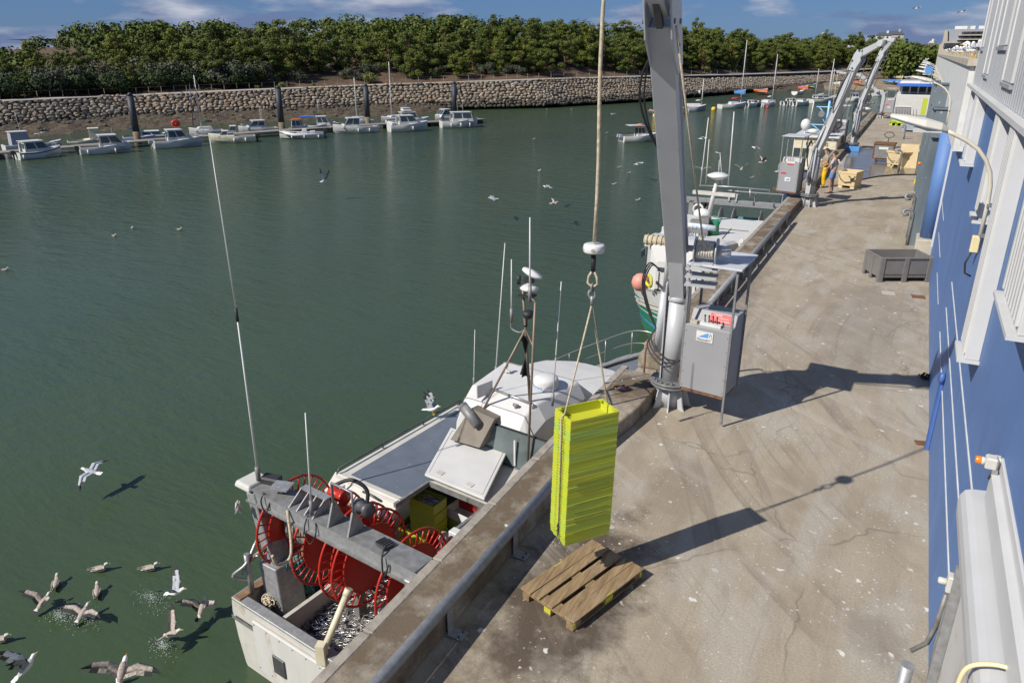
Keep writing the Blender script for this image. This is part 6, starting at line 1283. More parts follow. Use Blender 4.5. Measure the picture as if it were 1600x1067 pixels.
# beam fittings: plate on post, ribbed bracket, yoke, roller
m=MB(); q=Mg@Vector((.62,.20,0)); m.cyl(q,q+Vector((0,0,.10)),.05,n=12); m.box(q+Vector((0,0,.11)),(.30,.26,.02),ga+.4); m.cyl(q+Vector((0,0,.12)),q+Vector((0,0,.125)),.06,n=16); m.build('pad_plate','galv',fb)
m=MB()
for j in range(4): m.sweep([(1.02+.17*j,-.02,0),(1.02+.17*j,.30,0),(1.02+.17*j,.34,.20),(1.02+.17*j,.24,.20)],(0,0,0),(.018,0,0),M=Mg)
m.box((1.28,.30,.19),(.56,.12,.016),M=Mg); m.build('rib_bracket','galv',fb)
m=MB(); 
for x in (1.86,2.26): m.sweep([(x,-.02,0),(x,.30,0),(x,.16,.34),(x,.10,.34)],(0,0,0),(.03,0,0),M=Mg)
m.tube([(1.88,.12,.30),(1.88,.12,.66),(2.28,.12,.66),(2.28,.12,.30)],.022,4,M=Mg); m.build('yoke','galv',fb)
m=MB(); m.lathe([(.03,-.17),(.11,-.16),(.075,-.05),(.06,0),(.075,.05),(.11,.16),(.03,.17)],(0,0,0),14,M=Mg@Matrix.Translation((2.16,.42,.20))@Matrix.Rotation(1.35,4,'Y')@Matrix.Rotation(.3,4,'X')); m.build('roller','dark_steel',fb)
m=MB(); m.lathe([(.03,-.14),(.13,-.13),(.09,-.06),(.09,.08),(.13,.14),(.03,.14)],(0,0,0),18,M=Mg@Matrix.Translation((1.40,.62,.02))@Matrix.Rotation(1.57,4,'Y')); m.build('hauler_drum','red_reel',fb)
m=MB(); m.tube(spline([Mg@Vector(q) for q in ((1.5,.5,.3),(1.75,.6,.42),(1.95,.7,.25),(1.95,.6,-.1))]),.03,8); m.tube(spline([Mg@Vector(q) for q in ((1.45,0,.04),(1.4,-.06,-.2),(1.5,-.07,-.4),(1.62,-.04,-.2),(1.6,0,0))]),.01,6); m.tube(spline([Mg@Vector(q) for q in ((.45,-.0,.03),(.43,-.06,-.1),(.5,-.05,-.28),(.56,0,-.1))]),.012,6); m.tube(spline([Mg@Vector(q) for q in ((2.85,.2,.05),(2.95,-.03,.02),(2.98,-.06,-.3),(3.05,-.02,-.1))]),.012,6); m.build('hose','rubber',fb)
m=MB(); m.box((.27,.28,.06),(.3,.16,.12),.3,M=Mg); m.box((.3,.25,.10),(.28,.12,.02),.3,M=Mg); m.build('floodlight','rubber',fb,bevel=.01); m=MB(); m.box((2.82,.15,.03),(.22,.16,.05),-.2,M=Mg); 
for j in range(5): m.box((2.74+.04*j,.15,.06),(.014,.14,.03),-.2,M=Mg)
m.build('floodlight','dark_steel',fb)
whip_px(404,748,-.15,370,492,.020); whip_px(370,495,ztop(pz(404,748,-.15),495),328,218,.010,foot=False) if False else None
# long whip: thick lower length, thin upper length
Bq=pz(404,750,-.15); n2=Vector((AX[2].x,AX[2].y,0)).normalized()
def onplane(B_,x,y): w_=ray(x,y); return Vector((0,0,H))+w_*((B_-Vector((0,0,H))).dot(n2)/w_.dot(n2))
J=onplane(Bq,370,492); K_=onplane(Bq,328,218); m=MB(); m.cyl(J-(K_-J).normalized()*.05,K_,.011,.006,7); m.build('whip_tip','white_plastic',fb); m=MB(); m.cyl(J-(J-Bq).normalized()*.1,J+(K_-J).normalized()*.1,.022,n=8); m.build('whip_joint','rubber',fb)
whip_px(487,802,-.15,477,645,.016)
# stern rail bars on the left
m=MB(); a0=FBp(-1.75,.25,-2.0); 
m.cyl(a0,a0+Vector((0,0,.75)),.045,n=10); pA=a0+Vector((0,0,.25)); pB=pz(364,900,-1.6); pC=pz(401,845,-1.15); pD=Vector((q1.x-.1,q1.y-.1,-.95))
m.tube(spline([pA,pB,pz(385,880,-1.4),pC,pD],5),.028,8); m.tube(spline([pB+Vector((.1,.1,.0)),pz(388,872,-1.35),pz(405,868,-1.3)],5),.02,8); m.build('stern_rail','steel_rail',fb)
m=MB(); m.cyl(a0+Vector((0,0,.6)),pD+Vector((.05,0,-.2)),.035,n=10); m.build('stern_prop','brown_pipe',fb)
# tan prop across the fish pound, rope and net
m=MB(); s0=pz(503,1022,-1.95); s1=pz(541,930,-1.2); m.cyl(s0,s1,.05,n=12); m.box(s0+Vector((0,0,.02)),(.13,.13,.34),.3); m.cyl(s1,s1+(s1-s0)*.12,.06,n=12); m.build('strut','cream',fb)
m=MB(); m.tube(spline([Mg@Vector((1.0,-.02,-.05)),pz(455,865,-.8),pz(435,882,-.9),pz(425,868,-.7)],6),.022,8); m.build('rope','rope_tan',fb)
m=MB()
for j in range(16): m.tube(spline([pz(448+j*1.5,878,-1.35)+Vector((0,.05*(j%4),0)),pz(452+j*1.9,905,-1.9)+Vector((0,.04*(j%3),0)),pz(462+j*2.2,928,-2.4)],4),.016,5)
m.build('green_ropes','rope_green',fb)
m=MB(); rn=random.Random(8)
for j in range(26):
    c=pz(rn.uniform(413,428),rn.uniform(912,945),-2.1); m.tube([c+Vector((.06*math.cos(a),.05*math.sin(a),.05*math.sin(a*1.3+j))) for a in [i*math.tau/9 for i in range(9)]],.012,4,closed=True)
m.build('rope_coil','rope_tan',fb)
# net drums
def disc(m,C,R_,axis,inner=.62,thick=.02):
    d=axis; u=Vector((0,0,1)); v=d.cross(u).normalized(); n=40
    ring=lambda r,off:[C+d*off+(u*math.cos(a)+v*math.sin(a))*r for a in [i*math.tau/n for i in range(n)]]
    return ring
def drum_flange(parent,C,R_,axis,seed):
    u=Vector((0,0,1)); v=axis.cross(u).normalized(); n=44
    P=lambda r,a,off=0: C+axis*off+(u*math.cos(a)+v*math.sin(a))*r
    m=MB(); an=[i*math.tau/n for i in range(n)]
    m.tube([P(R_,a) for a in an],.020,7,closed=True); m.tube([P(R_*.70,a) for a in an],.016,6,closed=True)
    ns=32
    for i in range(ns):
        a=i*math.tau/ns+.05*seed; m.cyl(P(R_*.71,a),P(R_*.985,a),.0125,n=5)
    f=m.build('drum_rim','red_reel',parent)
    m=MB(); m.rings([[P(R_*.71,a,-.008) for a in an],[P(R_*.52,a,.006) for a in an],[P(R_*.2,a,.012) for a in an],[P(.08,a,.012) for a in an]],cap=False); m.rings([[P(R_*.70,a,.008) for a in an],[P(R_*.52,a,.020) for a in an],[P(.08,a,.026) for a in an]],cap=False); m.build('drum_plate','red_reel',parent)
AXN=FV
specs=((463,812,.735),(516,839,.76),(557,862,.76),(579,870,.76),(629,896,.76))
Cs=[pz(x,y,-1.0) for x,y,_ in specs]
ax0=Cs[0]; dn=(Cs[-1]-Cs[0]).normalized(); AXN=dn
tt=[(c-ax0).dot(dn) for c in Cs]; tt[-1]+=.2; tt.append(tt[-1]+.75)
for k,t in enumerate(tt): drum_flange(fb,ax0+dn*t,.75,dn,k)
m=MB(); m.cyl(ax0-dn*.15,ax0+dn*(tt[-1]+.1),.09,n=14); m.build('drum_shaft','dark_steel',fb)
m=MB(); rn=random.Random(5)
for a,b in ((tt[0],tt[1]),):
    for j in range(60):
        f=rn.uniform(.1,.9); rr_=rn.uniform(.20,.29); c=ax0+dn*(a+(b-a)*f); m.tube([c+dn*rn.uniform(-.03,.03)+(Vector((0,0,1))*math.cos(q)+dn.cross(Vector((0,0,1)))*math.sin(q))*rr_*rn.uniform(.93,1.07) for q in [i*math.tau/12 for i in range(12)]],.022,5,closed=True)
m.build('wound_net','net',fb)
m=MB(); 
for t in (tt[0]-.2,tt[2]-.05,tt[-1]+.1): c=ax0+dn*t; m.box((c.x,c.y,-1.85),(.08,.22,1.7),FB_A)
m.build('drum_support','galv_old',fb)
# red oilskins hanging under the roof, dark inside
m=MB(); 
for k,(v,u,z,w_,h_) in enumerate(((.10,3.45,-1.6,.5,1.3),(.55,3.6,-1.7,.45,1.3))): m.box((v,u,z),(w_,.12,h_),.2*k,M=Mb,tap=(.7,.8))
m.build('red_tarpaulin','red_reel',fb,bevel=.04)
# fish in the pound: countless
m=MB(); rf=random.Random(21)
def fish(m,c,a,L,tilt,roll):
    Mx=Matrix.Translation(c)@Matrix.Rotation(a,4,'Z')@Matrix.Rotation(tilt,4,'Y')@Matrix.Rotation(roll,4,'X'); rs=[]
    for x,w_,h_ in ((-.5,.02,.09),(-.40,.015,.022),(-.15,.055,.085),(.15,.07,.10),(.38,.045,.07),(.5,.008,.012)): rs.append([Vector((x*L,w_*L,0)),Vector((x*L,0,h_*L)),Vector((x*L,-w_*L,0)),Vector((x*L,0,-h_*L))])
    m.rings(rs,M=Mx,cap=False)
md=MB()
for k in range(5200):
    v=rf.uniform(-.90,1.72); u=rf.uniform(.2,2.75); z=-2.44+.28*math.exp(-((v-.3)**2+(u-1.2)**2)/1.1)+rf.uniform(-.04,.05)+.05*mnoise.noise(Vector((v*2,u*2,0)))
    silver=mnoise.noise(Vector((v*1.1+u*.7,u*.9-v*.5,4)))+.35*math.exp(-((v-.55)**2+(u-1.2)**2)/.7)+.08
    a=rf.gauss(.5+1.6*mnoise.noise(Vector((v*1.3,u*1.3,9))),.55)
    fish(m if silver+rf.uniform(-.25,.25)>0 else md,Mb@Vector((v,u,z)),a,rf.uniform(.075,.115),rf.uniform(-.35,.35),rf.uniform(-1.5,1.5))
for k in range(900):
    v=rf.uniform(-1.72,-1.0); u=rf.uniform(.2,1.7); fish(md if rf.random()<.8 else m,Mb@Vector((v,u,-2.60+rf.uniform(-.04,.05))),rf.uniform(0,6),rf.uniform(.10,.15),rf.uniform(-.3,.3),rf.uniform(-1.5,1.5))
sb=MB(); sb.box((.4,1.5,-2.62),(2.7,2.6,.16),M=Mb); sb.box((-1.36,.95,-2.69),(.76,1.6,.1),M=Mb); sb.build('pound_floor','fish_dark',fb)
o=m.build('fish_heap',['fish_silver']); tag(o,'heap of silver sardines filling the stern pound of the fishing boat','fish',kind='stuff')
o=md.build('dark_fish_heap',['fish_dark']); tag(o,'darker blue backed sardines around the silver heap','fish',kind='stuff')
# crates on board
def cpx(x,y,z): return pz(x,y,z)
cb_=proto('fish_crate','x','crate','lime fish crates aboard the fishing boat'); m=MB(); crate_mesh(m,.52,.36,.17); m.build('tub','lime_crate',cb_,bevel=.004)
m=MB()
for s in (-1,1): m.box((s*.245,0,.12),(.03,.12,.03))
m.build('handle','lime_crate',cb_)
stack_lbls=[]
first=True
def put(q,a,lb,fish_n=0,grp=None,name=None,mt=None):
    global first
    if first: first=False; cb_.location=q; cb_.rotation_euler=(0,0,a); cb_['label']=lb; o=cb_
    else: o=copy_tree(cb_,q,a,label=lb)
    if fish_n:
        mm=MB(); r_=random.Random(int(q.x*100)); Mq=Matrix.Translation(q)@Matrix.Rotation(a,4,'Z')
        for j in range(fish_n): fish(mm,Mq@Vector((r_.uniform(-.19,.19),r_.uniform(-.12,.12),.12+r_.uniform(-.01,.03))),a+r_.uniform(-1,1),.13,r_.uniform(-.3,.3),r_.uniform(-1,1))
        tag(mm.build('crate_fish','fish_silver'),'small heap of silver fish inside '+fish_lb,'fish',kind='stuff')
    return o
S1=pz(668,783,-1.1); aS=-FB_A+.05
fish_lb='the top crate of the tall lime stack under the roof hatch'
for k in range(16):
    q=Vector((S1.x,S1.y,-2.72+.102*k)); q.x+=.015*(k%2); put(q,aS,{15:'top crate of the tall lime stack under the roof hatch, filled with dark fish'}.get(k,'lime crate inside the tall stack under the roof hatch of the fishing boat'),60 if k==15 else 0)
S2=pz(650,830,-1.9)
fish_lb='the open crate on the shorter lime stack aboard'
for k in range(9): put(Vector((S2.x,S2.y,-2.72+.10*k)),aS+.08,'open crate full of silver fish on the shorter lime stack aboard' if k==8 else 'lime crate inside the shorter stack behind the red drums',110 if k==8 else 0)
S3=pz(604,790,-1.9)
for k in range(4): put(Vector((S3.x-.3,S3.y-.1,-2.72+.152*k)),aS,'lime crate half hidden behind the net drums on the left',0)
S4=pz(677,848,-2.0)
for k in range(3): put(Vector((S4.x+.1,S4.y,-2.72+.152*k)),aS+.3,'lime crate low behind the rightmost net drum',0)
S5=pz(728,808,-1.5)
for k in range(5): put(Vector((S5.x,S5.y,-2.25+.15*k)),aS+.9 if False else aS-.1,'lime crate in the small stack under the white crate near the quay',0)
q=Vector((S5.x,S5.y,-1.48)); wc=thing('white_crate','empty white crate with red corners on top of the small lime stack aboard','crate',q); m=MB(); m2_=MB(); crate_mesh(m2_,.60,.42,.17); m.add([v+q for v in [Matrix.Rotation(aS-.1,4,'Z')@v for v in m2_.v]],m2_.f); m.build('tub','white_plastic',wc,bevel=.004); m=MB(); 
for x,y in ((.27,-.19),(.27,.19)): c=Matrix.Rotation(aS-.1,4,'Z')@Vector((x,y,.165)); m.box(q+c,(.06,.05,.03),aS)
m.build('red_corner','red_label',wc)
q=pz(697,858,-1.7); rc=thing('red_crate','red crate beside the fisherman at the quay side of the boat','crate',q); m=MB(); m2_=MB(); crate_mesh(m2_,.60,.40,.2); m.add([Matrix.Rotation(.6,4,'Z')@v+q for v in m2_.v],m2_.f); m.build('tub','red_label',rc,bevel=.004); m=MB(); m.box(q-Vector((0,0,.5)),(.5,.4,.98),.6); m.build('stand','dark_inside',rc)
# ================================================================= GREEN BOAT
gb=thing('green_fishing_boat','green and white fishing boat with a white roof deck, moored beyond the near crane','fishing boat',(-6.5,28,WL))
G0=Vector((-6.45,33.2,0)); Gb=Vector((-5.95,21.3,0)); gu=(Gb-G0).normalized(); gv=Vector((gu.y,-gu.x,0)); GLn2=(Gb-G0).length
Mgb=Matrix(((gv.x,gu.x,0,G0.x),(gv.y,gu.y,0,G0.y),(0,0,1,0),(0,0,0,1)))  # x: boat's starboard side, y forward
def hb2(u): t=u/GLn2; return 2.0*(1-max(0,(t-.62)/.38)**2.2)
def rim2(u): t=u/GLn2; return -2.0+1.15*max(0,(t-.45)/.55)**1.5
us2=[0,1,2.5,4,5.5,7,8.2,9.2,10,10.7,11.3,11.75,GLn2]
def hull_strip(name,mt,lev,offs=0.0):
    m=MB()
    for s in (1,-1):
        rr_=[]
        for u in us2:
            b=max(.02,hb2(u)); z=rim2(u); t=max(0,u/GLn2-.62)/.38; row=[]
            for f in lev: # 0 rim .. 1 keel line
                zz=z+(WL-.3-z)*f; bb=b*(1-.12*f-.5*t*f)+offs; uu=u-1.0*t*f; row.append(Mgb@Vector((s*bb,uu,zz)))
            rr_.append(row)
        m.rings(rr_,closed=False,cap=False)
    return m.build(name,mt,gb)
hull_strip('hull_top','white_paint',(0,.08,.16)); hull_strip('hull','green_hull',(.16,.3,.5,.72)); hull_strip('boot_stripe','blue_paint',(.50,.54),.012); hull_strip('bottom','antifoul_green',(.72,1.05))
m=MB()
for k in range(3):
    f=.2+.07*k
    for s in (1,-1):
        m.rings([[Mgb@Vector((s*(hb2(u)*(1-.12*ff-.5*max(0,u/GLn2-.62)/.38*ff)+.014),u-1.0*max(0,u/GLn2-.62)/.38*ff,rim2(u)+(WL-.3-rim2(u))*ff)) for ff in (f,f+.022)] for u in us2[5:]],closed=False,cap=False)
m.build('hull_stripes','white_plastic',gb)
m=MB()
for s in (1,-1): m.rings([[Mgb@Vector((s*(hb2(u)+.03),u,rim2(u)+.02)),Mgb@Vector((s*max(0,hb2(u)-.14),u,rim2(u)+.05)),Mgb@Vector((s*max(0,hb2(u)-.16),u,rim2(u)-.6))] for u in us2],closed=False,cap=False)
m.build('gunwale','old_white',gb)
m=MB(); m.add([Mgb@Vector((-hb2(u)+.1,u,rim2(u)-.45)) for u in us2]+[Mgb@Vector((hb2(u)-.1,u,rim2(u)-.45)) for u in us2[::-1]],[tuple(range(2*len(us2)))]); m.build('deck','deck_grey',gb)
m=MB(); rr_=[]
for u,wd,z1_ in ((10.05,.75,-.35),(9.9,1.0,.15),(9.0,1.35,.22),(8.0,1.55,.10),(7.9,1.6,-.35)): rr_.append([Mgb@Vector((s*wd*k,u,z)) for s,k,z in ((-1,1,-1.9),(-1,.97,z1_-.08),(-1,.88,z1_),(1,.88,z1_),(1,.97,z1_-.08),(1,1,-1.9))])
m.rings(rr_,closed=False,cap=False,smooth=False); m.add(rr_[0],[tuple(range(6))]); m.add(rr_[-1],[tuple(range(6))[::-1]]); wh2=m.build('wheelhouse','white_paint',gb,bevel=.02)
m=MB()
for v in (-.45,.05,.5): m.box((v,10.03,-.52),(.36,.03,.3),Matrix.Rotation(.2,4,'X'),M=Mgb)
m.box((1.5,8.9,-.4),(.03,.6,.3),M=Mgb); m.box((-1.5,8.9,-.4),(.03,.6,.3),M=Mgb); sub(m,'window','glass_dark',wh2)
m=MB(); 
for v in (-.6,.1,.62): m.box((v,10.07,-1.2),(.02,.02,1.0),M=Mgb)
sub(m,'panel_seam','dark_steel',wh2)
m=MB(); m.box((0,4.9,-.42),(3.5,6.0,.07),M=Mgb); rf2=m.build('roof_deck','white_paint',gb,bevel=.02)
m=MB(); m.box((0,4.9,-1.2),(3.2,5.8,1.5),M=Mgb); m.build('deck_shelter','old_white',gb)
m=MB(); m.box((0,7.7,-.33),(2.6,1.2,.16),M=Mgb); m.box((.9,6.9,-.1),(.9,.5,.5),M=Mgb); m.build('roof_locker','white_paint',gb,bevel=.02)
m=MB(); m.box((0,4.2,-.37),(2.6,.02,.02),M=Mgb); m.box((-.6,4.9,-.37),(.02,1.9,.02),M=Mgb); m.box((.7,5.9,-.37),(.02,1.9,.02),M=Mgb); sub(m,'roof_seam','dark_steel',rf2)
def at2(x,y,z): return pz(x,y,z)
q=at2(1113,365,-.35); m=MB(); m.cyl(q,q+Vector((0,0,.5)),.24,.22,14); m.tube([q+Vector((.2,0,.35)),q+Vector((.3,0,.6)),q+Vector((-.05,0,.66))],.03,6); m.build('green_barrel','green_hull',gb)
q=at2(1096,347,-.3); m=MB(); m.ball(q+Vector((0,0,.32)),.3,12,sz=(1.2,.8,.75)); m.build('life_raft','white_plastic',gb)
q=at2(1100,366,-.35); m=MB(); m.box(q+Vector((0,0,.3)),(.34,.4,.7)); m.box(q+Vector((-.4,.3,.2)),(.4,.3,.5)); m.build('exhaust_box','galv_old',gb)
for (x,y) in ((1140,392),(1152,392)):
    q=at2(x,y,-.32); m=MB(); m.ball(q+Vector((0,0,.12)),.19,9); m.build('white_float','white_plastic',gb)
q=at2(1158,390,-.3); m=MB(); m.box(q+Vector((0,0,.18)),(.3,.25,.36),tap=(.5,.5)); m.build('plastic_sack','canvas_white',gb,bevel=.04)
# boards with a maker name
q0=at2(1075,352,.15); q1=at2(1118,357,.15); m=MB(); m.cyl(q0,q1,.10,n=14); sc_=m.build('radar_scanner','white_plastic',gb)
dd_=(q1-q0).normalized(); m=text_mesh('FURUNO',.17,frame((q0+q1)/2-Vector((0,.103,0))+Vector((0,0,.01)),dd_,(0,.4,1)),.004); sub(m,'lettering','blue_paint',sc_)
# masts, dome and crossing spars
q=at2(1106,342,-.3); m=MB(); tz=ztop(q,272); m.cyl(q,q.lerp(Vector((q.x+.25,q.y,tz)),1),.10,.07,8); q_=Vector((q.x+.25,q.y,tz)); m.build('signal_mast','white_paint',gb)
m=MB(); dq=Vector((q_.x,q_.y,ztop(q_,277))); m.lathe([(0,-.14),(.2,-.08),(.44,.05),(.42,.09),(.2,.17),(0,.2)],dq,22); m.build('satellite_dome','white_plastic',gb)
m=MB(); zc=ztop(q_,303); m.box((q_.x-.1,q_.y,zc),(1.7,.16,.14),-.03); m.build('mast_yard','old_white',gb)
m=MB(); zg=ztop(Vector((-6.6,33.0,0)),316)
for v,u in ((-1.85,.3),(1.75,.3)): m.box((v,u,(zg-2.6)/2),(.22,.26,2.6+zg),M=Mgb)
m.box((0,.3,zg),(4.1,.26,.24),M=Mgb); m.box((-.9,.3,zg+.5),(2.3,.05,.05),M=Mgb)
for v in (-2.0,-.9,.2): m.box((v,.3,zg+.27),(.05,.05,.5),M=Mgb)
m.build('gantry','galv',gb,bevel=.01)
m=MB()
for v in (-.15,.15,.9): m.sweep([(v-.03,.1,zg+.1),(v-.03,.5,zg+.1),(v-.03,.3,zg+.55)],(0,0,0),(.06,0,0),M=Mgb)
m.box((.2,.3,zg+.42),(.9,.12,.08),M=Mgb); m.build('gantry_yoke','galv_old',gb)
m=MB()
for v in (-1.3,-.2,.35,.95,1.25): m.lathe([(0,-.02),(.75,-.02),(.75,.02),(0,.02)],(0,0,0),26,M=Mgb@Matrix.Translation((v,1.0,-.9))@Matrix.Rotation(math.pi/2,4,'Y'))
m.build('drum_flange','galv_old',gb)
m=MB(); m.cyl((-1.3,1.0,-.9),(.9,1.0,-.9),.12,n=12,M=Mgb)
for v0,v1,mt_ in ((-1.2,-.3,0),): m.cyl((v0,1.0,-.9),(v1,1.0,-.9),.42,n=14,M=Mgb)
m.build('wound_net','rope_green',gb)
m=MB(); c=X_=Mgb@Vector((1.1,.6,zg-.2))
for s,zz in ((1,.1),(-1,-.45)):
    for a in (0,math.pi/2): d=Vector((math.cos(a),math.sin(a),0)); cz=c+Vector((0,0,zz-.2)); m.add([cz+d*.22+Vector((0,0,s*.28)),cz-d*.22+Vector((0,0,s*.28)),cz-Vector((0,0,s*.28))],[(0,1,2)])
m.build('day_signal','black_cloth',gb)
for bx,by,tx,ty,r_ in ((1094,292,1107,184,.03),(1103,287,1108,218,.025),(1138,290,1147,175,.035),(1129,292,1125,240,.02),(1122,288,1124,250,.02),(1127,240,1118,238,.02)):
    zq=ztop(Vector((-7.2,32,0)),by); Bq=py(bx,by,32.6); w_=ray(tx,ty); t=(Bq-Vector((0,0,H))).dot(n2)/w_.dot(n2); m=MB(); m.cyl(Bq,Vector((0,0,H))+w_*t,r_,r_*.6,6); m.build('whip_aerial','white_plastic',gb)
m=MB(); m.tube([py(1092,290,32.6),py(1140,292,32.6),py(1202,297,32.6),py(1203,316,32.6)],.03,6); m.tube([py(1172,296,32.6),py(1172,314,32.6)],.03,6); m.build('rail','steel_rail',gb)
q=py(1091,327,31.5); m=MB(); m.tube([q+Vector((.2*math.cos(a),0,.2*math.sin(a))) for a in [i*math.tau/14 for i in range(14)]],.05,7,closed=True); m.build('life_ring','white_plastic',gb)
m=MB(); q=Mgb@Vector((.75,9.75,.25)); m.cyl(q-Vector((.5,0,0)),q+Vector((.5,0,0)),.16,n=12); 
for j in range(6): m.tube([q+Vector((-.4+.16*j,.17*math.cos(a),.17*math.sin(a))) for a in [i*math.tau/10 for i in range(10)]],.03,5,closed=True)
m.build('rope_hauler','rope_tan',gb)
q=Mgb@Vector((.8,11.4,-1.6)); m=MB(); m.ball(pz(1001,441,-.9),.30,12); m.cyl(pz(1001,441,-.6),pz(1001,441,-.55),.03,n=6); m.build('fender_buoy','pink',gb)
m=MB(); m.tube(spline([pz(1013,429,-.75),pz(1018,436,-.75),pz(1016,448,-.7),pz(1008,440,-.6)],5),.05,6); m.build('bow_rope','yellow_paint',gb)
P=pz(1098,352,.0); text_mesh('EMBRUN',.26,frame(Mgb@Vector((0.1,8.05,.16)),gv*-1 if gv.x<0 else gv,(0,.2,1)),.004).build('boat_name','navy',gb)
# ================================================================= CREAM WHEELHOUSE BOAT BEHIND SECOND CRANE
cbx=thing('cream_fishing_boat','cream fishing boat wheelhouse with a row of dark windows behind the second crane','fishing boat',(-6,58,WL))
c0=py(1232,262,52); c1=py(1306,262,52); wx=(c1-c0).length; cxm=(c0+c1)/2; zt1=py(1262,215,52).z
m=MB(); m.prism([(cxm.x-wx/2,50),(cxm.x+wx/2,50),(cxm.x+wx/2,62),(cxm.x-wx/2,62)],WL-.3,-1.2); m.prism([(cxm.x-wx/2,50),(cxm.x,46.5),(cxm.x+wx/2,50)],WL-.3,-.9); m.build('hull','navy',cbx,bevel=.1)
m=MB(); m.box((cxm.x,55,-.8),(wx+.05,9,.25)); m.box((cxm.x,54,(zt1-1.2)/2),(wx*.92,4.0,zt1+1.2)); m.build('wheelhouse','cream',cbx,bevel=.08)
m=MB()
for j in range(5): m.box((cxm.x-wx*.37+wx*.185*j,51.97,zt1-.95),(wx*.13,.06,.55))
for j in range(3): m.box((cxm.x-wx*.465,52.6+1.0*j,zt1-.95),(.06,.7,.5))
m.build('window','glass_dark',cbx); m=MB(); m.box((cxm.x,54,zt1+.05),(wx*.98,4.4,.12)); m.build('roof','white_paint',cbx,bevel=.03)
text_mesh('LES TROIS ESTRANS'[:9]+'',.30,frame((cxm.x+.1,51.96,zt1-.38),(1,0,0),(0,0,1)),.004).build('boat_name','navy',cbx)
m=MB(); q=Vector((cxm.x+.3,54,zt1)); tz=ztop(q,158); m.cyl(q,Vector((q.x,q.y,tz)),.07,n=8); 
for zz,w_ in ((.82,.75),(.55,.45),(.3,1.1)): 
    z=zt1+(tz-zt1)*zz; m.cyl((q.x-w_,q.y,z),(q.x+w_,q.y,z),.035,n=6); m.cyl((q.x-w_*.8,q.y,z),(q.x,q.y,z-.6),.025,n=5); m.cyl((q.x+w_*.8,q.y,z),(q.x,q.y,z-.6),.025,n=5)
m.build('mast','sky_blue',cbx)
m=MB(); q2=py(1259,195,53.5); m.ball(q2,.32,14,sz=(1,1,1.15)); m.cyl(q2-Vector((0,0,1.0)),q2-Vector((0,0,.3)),.04,n=6); q3=py(1271,205,53); m.ball(q3,.30,12,sz=(1.2,1.2,.5)); m.build('radome','white_plastic',cbx)
m=MB(); q=py(1284,178,54); m.cyl(q,q+Vector((0,-.15,0)),.20,n=12); m.build('search_light','galv_old',cbx); m=MB(); Bq=py(1266,190,54); m.cyl(Bq,py(1272,158,54),.035,n=6); m.build('whip_aerial','white_plastic',cbx)
# ================================================================= WHITE BOAT AT THE END OF THE QUAY, more far boats
wbt=thing('white_ferry','white boat with a windowed cabin and blue roof band beyond the end of the quay','boat',(-1,97,WL))
a=py(1389,172,94); b=py(1440,172,94); Wd=(b-a).length+1.5; cxm=(a.x+b.x)/2+.7; zt_b=py(1400,148,94).z
m=MB(); m.prism([(cxm-Wd/2-.3,94),(cxm+Wd/2,94),(cxm+Wd/2,104),(cxm-Wd/2,104)],WL-.3,-.3); m.sweep([(cxm-Wd/2-.1,94,-.3),(cxm+Wd/2,94,-.3),(cxm+Wd/2,94,zt_b),(cxm-Wd/2+.45,94,zt_b)],(0,0,0),(0,7,0)); m.build('hull','white_paint',wbt,bevel=.05)
zc=py(1400,134,95).z; m=MB(); 
for j in range(5): m.box((cxm-Wd/2+.9+j*(Wd-1.4)/4,95,(zt_b+zc)/2),(.12,.12,zc-zt_b))
m.box((cxm+.1,98,(zt_b+zc)/2),(Wd-1.2,5.0,zc-zt_b-.05)); m.build('cabin','white_paint',wbt); m=MB()
for j in range(4): m.box((cxm-Wd/2+.9+(j+.5)*(Wd-1.4)/4,95.44,(zt_b+zc)/2+.08),((Wd-1.4)/4*.8,.1,(zc-zt_b)*.6))
m.build('window','glass_dark',wbt); m=MB(); m.box((cxm+.1,97,zc+.12),(Wd-.6,6.5,.28)); m.build('roof_band','tarp_blue',wbt); m=MB(); m.box((cxm+.1,97,zc+.36),(Wd-.9,6.0,.24),tap=(.9,.9)); m.build('roof','white_paint',wbt,bevel=.08)
m=MB(); m.box((-2.9,89.6,.55),(1.1,.9,1.1)); o=m.build('red_bin','cabinet_grey',bevel=.03); tag(o,'grey service box with a red stripe at the end of the quay','box'); m=MB(); m.box((-2.9,89.12,.9),(.9,.04,.25)); m.build('red_stripe','red_label',o)
ORG[o.name]=Vector()
# rail and nets heap on the far quay edge
for k,(x,y,s,mt_,lb) in enumerate(((1342,182,.7,'net','grey net heap on the quay edge behind the third crane'),(1352,172,.6,'canvas_white','pale sack heap on the quay edge by the farthest crane'),(1357,163,.5,'net','small brown net heap at the far end of the quay edge'))):
    P=pz(x,y); m=MB(); rn=random.Random(k)
    for j in range(9): m.ball(P+Vector((rn.uniform(-s,s),rn.uniform(-s,s)*2,.25*s)),.42*s*rn.uniform(.6,1.1),8,sz=(1,1,.7))
    tag(m.build('net_heap',mt_),lb,'net heap','net heaps on the quay edge')
